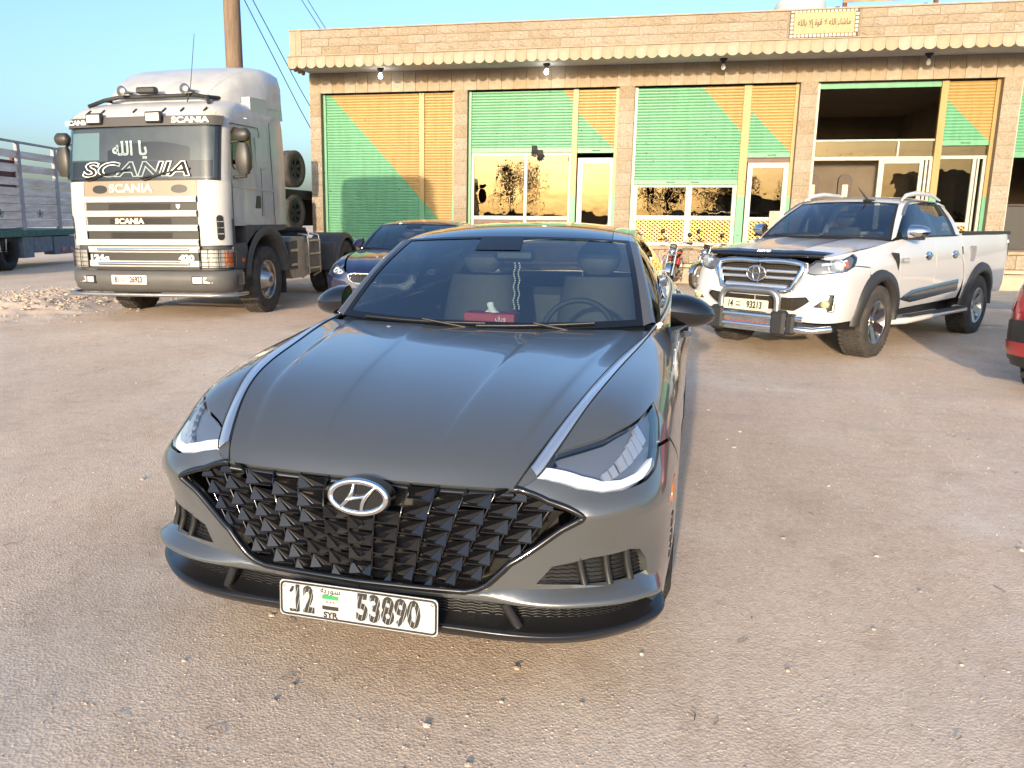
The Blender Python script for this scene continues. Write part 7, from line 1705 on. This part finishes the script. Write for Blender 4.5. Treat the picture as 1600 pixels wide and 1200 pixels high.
for mi in (False, True):
    panel('front_bumper', S3, [(0, .02), (3.2, .02), (5.98, 1.76), (6.47, 2.01)] + arch2 + [(6.64, 6), (4, 6), (2, 6), (0, 6)], [], CRED, rd_, ds=.06, sc=(.16, .13), gap=.002, mirror=mi)
    panel('tail_lamp', S3, [(13.9, 1.5), (15.0, 1.3), (15.9, 1.3), (15.9, 2.5), (15.2, 2.85), (14.4, 2.75), (14.0, 2.2)], [], REDL, rd_, ds=.04, sc=(.35, .13), off=.010, skirt=.02, mirror=mi)
    panel('lamp_strip', S3, [(14.1, 1.0), (15.2, .9), (15.9, .95), (15.9, 1.25), (15.0, 1.22), (14.1, 1.35)], [], mat('pink_lamp', (.55, .30, .30), .15), rd_, ds=.04, sc=(.35, .13), off=.012, skirt=.02, mirror=mi)
    panel('black_cladding', S3, [(14.05, 3.5), (15, 3.2), (16, 3.1), (17, 3.1), (17, 5.5), (14.1, 5.5), (13.9, 4.6)], [], BLACKP, rd_, ds=.05, sc=(.35, .13), off=.012, skirt=.02, mirror=mi)
    panel('lower_red', S3, [(14.4, 4.3), (17, 4.2), (17, 5.0), (14.6, 5.1)], [], CRED, rd_, ds=.05, sc=(.35, .13), off=.022, skirt=.02, mirror=mi)
    for yc in (.95, 3.79): wheel('wheel', rd_, ((-1 if mi else 1) * .80, yc, .30), r=.36, rim=.24, side=-1 if mi else 1, spokes=5)
    door_mirror(rd_, -1 if mi else 1, 1.04, CRED, dz=.07)
# ---------------------------------------------------------------- motorcycles by the shop step
def motorcycle(root, body, tank_m):
    """y runs back from the front axle"""
    for nm, y, r in (('front_wheel', 0, .29), ('rear_wheel', 1.24, .28)):
        o = bpy.data.objects.new(nm, None); COL.objects.link(o); o.parent = root; o.location = (0, y, r)
        q = MB(); q.lathe([(r - .05, -.03), (r - .02, -.045), (r, 0), (r - .02, .045), (r - .05, .03)], 36, 'X'); q.build('tyre', RUBBER, o)
        q = MB(); q.lathe([(r - .048, -.028), (r - .062, 0), (r - .048, .028)], 36, 'X'); q.lathe([(0, -.05), (.05, -.05), (.05, .05), (0, .05)], 14, 'X'); q.build('rim', STEEL, o)
        q = MB()
        for i in range(18): a = i * math.pi / 9; q.tube([(.03 * (-1) ** i, .045 * math.cos(a), .045 * math.sin(a)), (0, (r - .055) * math.cos(a + .25), (r - .055) * math.sin(a + .25))], .0022, 4, caps=False)
        q.build('spokes', STEEL, o)
        q = MB(); q.grid([[(x, (r + .035 + .012 * (1 - abs(x) / .06)) * math.cos(a), (r + .035 + .012 * (1 - abs(x) / .06)) * math.sin(a)) for x in (-.06, -.03, .03, .06)] for a in np.linspace(rad(20), rad(165), 14)]); q.build('mudguard', CHROME if y == 0 else body, o)
    q = MB()
    for sx in (-.085, .085): q.tube([(sx, 0, .29), (sx, .10, .62), (sx, .19, .92)], [.022, .024, .018], 8)
    q.build('fork', CHROME, root)
    q = MB(); q.tube([(-.36, .34, 1.02), (-.20, .24, 1.03), (-.06, .20, .96), (.06, .20, .96), (.20, .24, 1.03), (.36, .34, 1.02)], .012, 8); q.build('handlebar', CHROME, root)
    for sx in (-1, 1):
        q = MB(); q.tube([(sx * .26, .285, 1.027), (sx * .38, .35, 1.02)], .019, 8); q.build('grip', BLACKP, root)
        q = MB(); q.tube([(sx * .22, .25, 1.03), (sx * .27, .20, 1.12), (sx * .30, .20, 1.17)], .006, 5); q.lathe([(0, -.012), (.05, -.008), (.055, .008), (0, .012)], 16, 'Y', xf=T3(sx * .30, .20, 1.22)); q.build('mirror', BLACKP, root)
        q = MB(); q.lathe([(0, -.02), (.025, 0), (0, .025)], 10, 'Y', xf=T3(sx * .17, .12, .80)); q.tube([(sx * .06, .13, .80), (sx * .15, .12, .80)], .008, 5); q.build('indicator', AMBER, root)
        q = MB(); q.tube([(sx * .05, .72, .26), (sx * .24, .74, .25)], .013, 6); q.build('footrest', BLACKP, root)
    q = MB(); q.lathe([(0, -.05), (.075, -.045), (.088, -.02), (.07, .05), (.03, .10), (0, .11)], 20, 'Y', xf=T3(0, .08, .80)); q.build('headlight', CHROME, root)
    q = MB(); q.lathe([(0, 0), (.07, 0), (.07, .005), (0, .005)], 20, 'Y', xf=T3(0, .026, .80)); q.build('headlight_glass', LENS, root)
    q = MB(); q.box(-.07, .07, .13, .20, .88, .98, bev=.02); q.build('instruments', BLACKP, root)
    P = []
    for t in np.linspace(0, 1, 11):
        f = math.sin(math.pi * (.10 + .86 * t)) ** .5 * (1 - .25 * t); P.append([(.125 * f * math.cos(a), .28 + .46 * t, .80 - .06 * t + .125 * f * math.sin(a)) for a in np.linspace(0, 2 * math.pi, 19)])
    q = MB(); q.grid(P); q.build('fuel_tank', tank_m, root)
    P = []
    for t in np.linspace(0, 1, 9): P.append([((.12 + .03 * math.sin(math.pi * t)) * math.copysign(abs(math.cos(a)) ** .6, math.cos(a)), .72 + .62 * t, .775 + .05 * t ** 2 + .045 * math.sin(a)) for a in np.linspace(0, 2 * math.pi, 17)])
    q = MB(); q.grid(P); q.add(P[0][:-1], [tuple(range(16))]); q.add(P[-1][:-1], [tuple(range(16))]); q.build('saddle', BLACKP, root)
    q = MB(); q.tube([(0, .24, .88), (0, .36, .72), (0, .42, .40), (0, .60, .28), (0, .85, .28), (0, .92, .55), (0, .95, .74)], .022, 8)
    for sx in (-.10, .10): q.tube([(sx, .88, .40), (sx, 1.24, .28)], .018, 6); q.tube([(sx, 1.05, .72), (sx, 1.20, .32)], .016, 6)
    q.build('frame', BLACKP, root)
    q = MB(); q.box(-.13, .13, .48, .86, .26, .44, bev=.05); q.lathe([(0, 0), (.085, 0), (.09, .10), (.07, .22), (0, .22)], 16, 'Y', xf=T3(0, .36, .46)); q.build('engine', STEEL, root)
    q = MB(); q.tube([(.08, .36, .42), (.12, .42, .24), (.14, .8, .22), (.15, 1.0, .26), (.16, 1.45, .34)], [.02, .02, .022, .038, .042], 8); q.build('exhaust', CHROME, root)
    q = MB(); q.box(-.14, .14, .80, 1.0, .48, .68, bev=.03); q.build('side_cover', body, root)
    q = MB(); q.tube([(-.22, .50, .22), (-.22, .42, .42), (-.22, .46, .62), (-.20, .52, .68)], .014, 7); q.tube([(.22, .50, .22), (.22, .42, .42), (.22, .46, .62), (.20, .52, .68)], .014, 7); q.build('crash_bar', CHROME, root)
    q = MB(); q.box(-.05, .05, 1.46, 1.50, .58, .66, bev=.01); q.build('tail_light', REDL, root)
OLV = mat('olive_tank', (.055, .052, .03), .5, var=.4, vscale=9); MRED = mat('moto_red', (.40, .02, .02), .3, coat=.6); MBLK = mat('moto_black', (.03, .03, .028), .5)
m1 = thing('motorcycle', 'dark motorcycle with an olive tank parked between the grey saloon and the pickup', 'motorcycle', (1.36, 18.3, 0), rad(-38), 'motorcycles by the shop step'); motorcycle(m1, MBLK, OLV); m1.rotation_euler = (0, rad(7), rad(-38))
m2 = thing('motorcycle', 'red motorcycle half hidden behind the grey saloon', 'motorcycle', (.72, 18.45, 0), rad(-8), 'motorcycles by the shop step'); motorcycle(m2, MRED, MRED); m2.rotation_euler = (0, rad(7), rad(-8))
# ---------------------------------------------------------------- what stands behind the camera and shows in the shop windows and the paintwork
BARK = mat('bark', (.10, .07, .05), .9, var=.4, vscale=6); LEAF = [mat('leaf_dark', (.045, .06, .025), .7), mat('leaf_mid', (.075, .095, .035), .7), mat('leaf_dry', (.11, .11, .045), .7)]
def tree(loc, h, r, label, seed):
    rg = random.Random(seed); t = thing('tree', label, 'tree', loc, 0, 'trees across the yard')
    q = MB(); q.tube([(0, 0, -.1), (.05, .03, h * .25), (-.04, .06, h * .5), (.05, 0, h * .8)], [.16, .12, .09, .03], 9)
    tips = []
    for i in range(9):
        a = rg.uniform(0, 6.28); z0 = h * rg.uniform(.28, .62); e = (math.cos(a) * r * rg.uniform(.5, .9), math.sin(a) * r * rg.uniform(.5, .9), z0 + h * rg.uniform(.12, .32)); q.tube([(0, .03, z0), (e[0] * .5, e[1] * .5, z0 + (e[2] - z0) * .65), e], [.05, .035, .012], 6); tips.append(e)
    q.build('trunk', BARK, t)
    V = []; F = []; mi = []
    tips += [(0, 0, h * .85), (0, 0, h * .7)]
    for e in tips:
        rr = r * rg.uniform(.35, .55)
        for i in range(330):
            d = Vector((rg.gauss(0, 1), rg.gauss(0, 1), rg.gauss(0, .8))); d = d.normalized() * rr * rg.random() ** .45; c = Vector(e) + d; n = Vector((rg.uniform(-1, 1), rg.uniform(-1, 1), rg.uniform(-.4, 1))).normalized(); s = n.orthogonal().normalized() * .05; u = n.cross(s).normalized() * .09
            o = len(V); V += [tuple(c - s), tuple(c + u), tuple(c + s), tuple(c - u)]; F.append((o, o + 1, o + 2, o + 3)); mi.append(rg.randrange(3))
    q = MB(); q.v = V; q.f = F; q.sm = [False] * len(F); q.mi = mi; q.build('crown', LEAF, t, fix=False)
for i, (x, y, h, r) in enumerate(((-30., -40, 6.2, 2.8), (3.0, -42, 7.0, 3.2), (8.5, -41, 6.0, 2.8), (-13, -44, 7.5, 3.2), (16, -40, 6.5, 3), (-24, -42, 7, 3))):
    tree((x, y, 0), h, r, ['tree beyond the stake truck across the yard', 'tall tree across the yard opposite the third shop', 'tree across the yard opposite the open shop', 'big tree across the yard behind the white lorry', 'tree across the yard opposite the last shop', 'tree at the far left corner of the yard'][i], i)
van = thing('panel_van', 'white panel van parked behind the photographer', 'van', (3.2, -26, 0), 0)
VW = mat('van_white', (.6, .6, .58), .35, coat=.5)
q = MB(); prof = [(0, .45), (.02, .85), (.35, 1.05), (.95, 1.15), (1.65, 1.95), (1.95, 2.12), (4.9, 2.15), (5.0, 2.0), (5.02, .45)]
P = [[(x * (1 if 0 < i < 8 else .96), y, z) for (y, z), i in zip(prof, range(9))] for x in (-.95, -.9, -.6, 0, .6, .9, .95)]
q.prism(prof, -.95, .95, 'YZ'); q.build('body', VW, van)
MB().prism([(1.02, 1.22), (1.62, 1.90), (2.3, 1.90), (2.3, 1.22)], -.957, .957, 'YZ').build('door_glass', BLACKG, van)
q = MB(); q.add([(-.85, .94, 1.18), (.85, .94, 1.18), (.78, 1.60, 1.93), (-.78, 1.60, 1.93)], [(0, 1, 2, 3)]); q.build('windscreen', BLACKG, van)
for sx in (-1, 1):
    for y in (.95, 4.1): wheel('wheel', van, (sx * .85, y, .34), r=.34, w=.22, rim=.22, side=sx)
wl = thing('yard_wall', 'long low rendered wall closing the far side of the yard', 'wall', (0, -47, 0))
MB().box(-60, 60, -.12, .12, -.2, 1.9).build('wall_panel', PLASTER, wl); MB().box(-60.05, 60.05, -.16, .16, 1.9, 1.98).build('wall_coping', CONC, wl)
for i, (x, w_, h) in enumerate(((-26, 11, 4.2), (16, 13, 3.8), (34, 10, 6.5))):
    hs_ = thing('house', ['low plastered house beyond the yard wall on the lorry side', 'low plastered house beyond the yard wall on the pickup side', 'two-storey plastered house at the far right'][i], 'house', (x, -60, 0), 0, 'houses beyond the yard wall')
    MB().box(-w_ / 2, w_ / 2, -4, 4, -.2, h).build('wall', PLASTER, hs_); MB().box(-w_ / 2 - .1, w_ / 2 + .1, -4.1, 4.1, h, h + .35).build('parapet', CONC, hs_)
    for x2 in np.arange(-w_ / 2 + 1.5, w_ / 2 - 1, 2.8): MB().box(x2, x2 + 1.2, 4.0, 4.03, 1.1, 2.4).build('window', BLACKG, hs_)
for i, x in enumerate((-6.5, 1.2)):
    t = thing('utility_pole', ['lattice-armed pole across the yard, nearer the lorry', 'lattice-armed pole across the yard, nearer the middle'][i], 'pole', (x, -45, 0), 0, 'poles across the yard')
    MB().tube([(0, 0, 0), (0, 0, 9)], [.16, .11], 10).build('shaft', POLE, t); MB().box(-.9, .9, -.05, .05, 8.2, 8.32).build('crossarm', POLE, t)
    for z in (8.3,): MB().tube([(xx, .02, z - 1.2 * math.sin(math.pi * (xx + 30) / 60)) for xx in np.linspace(-30, 30, 21)], .012, 4).build('wire', DARKM, t)
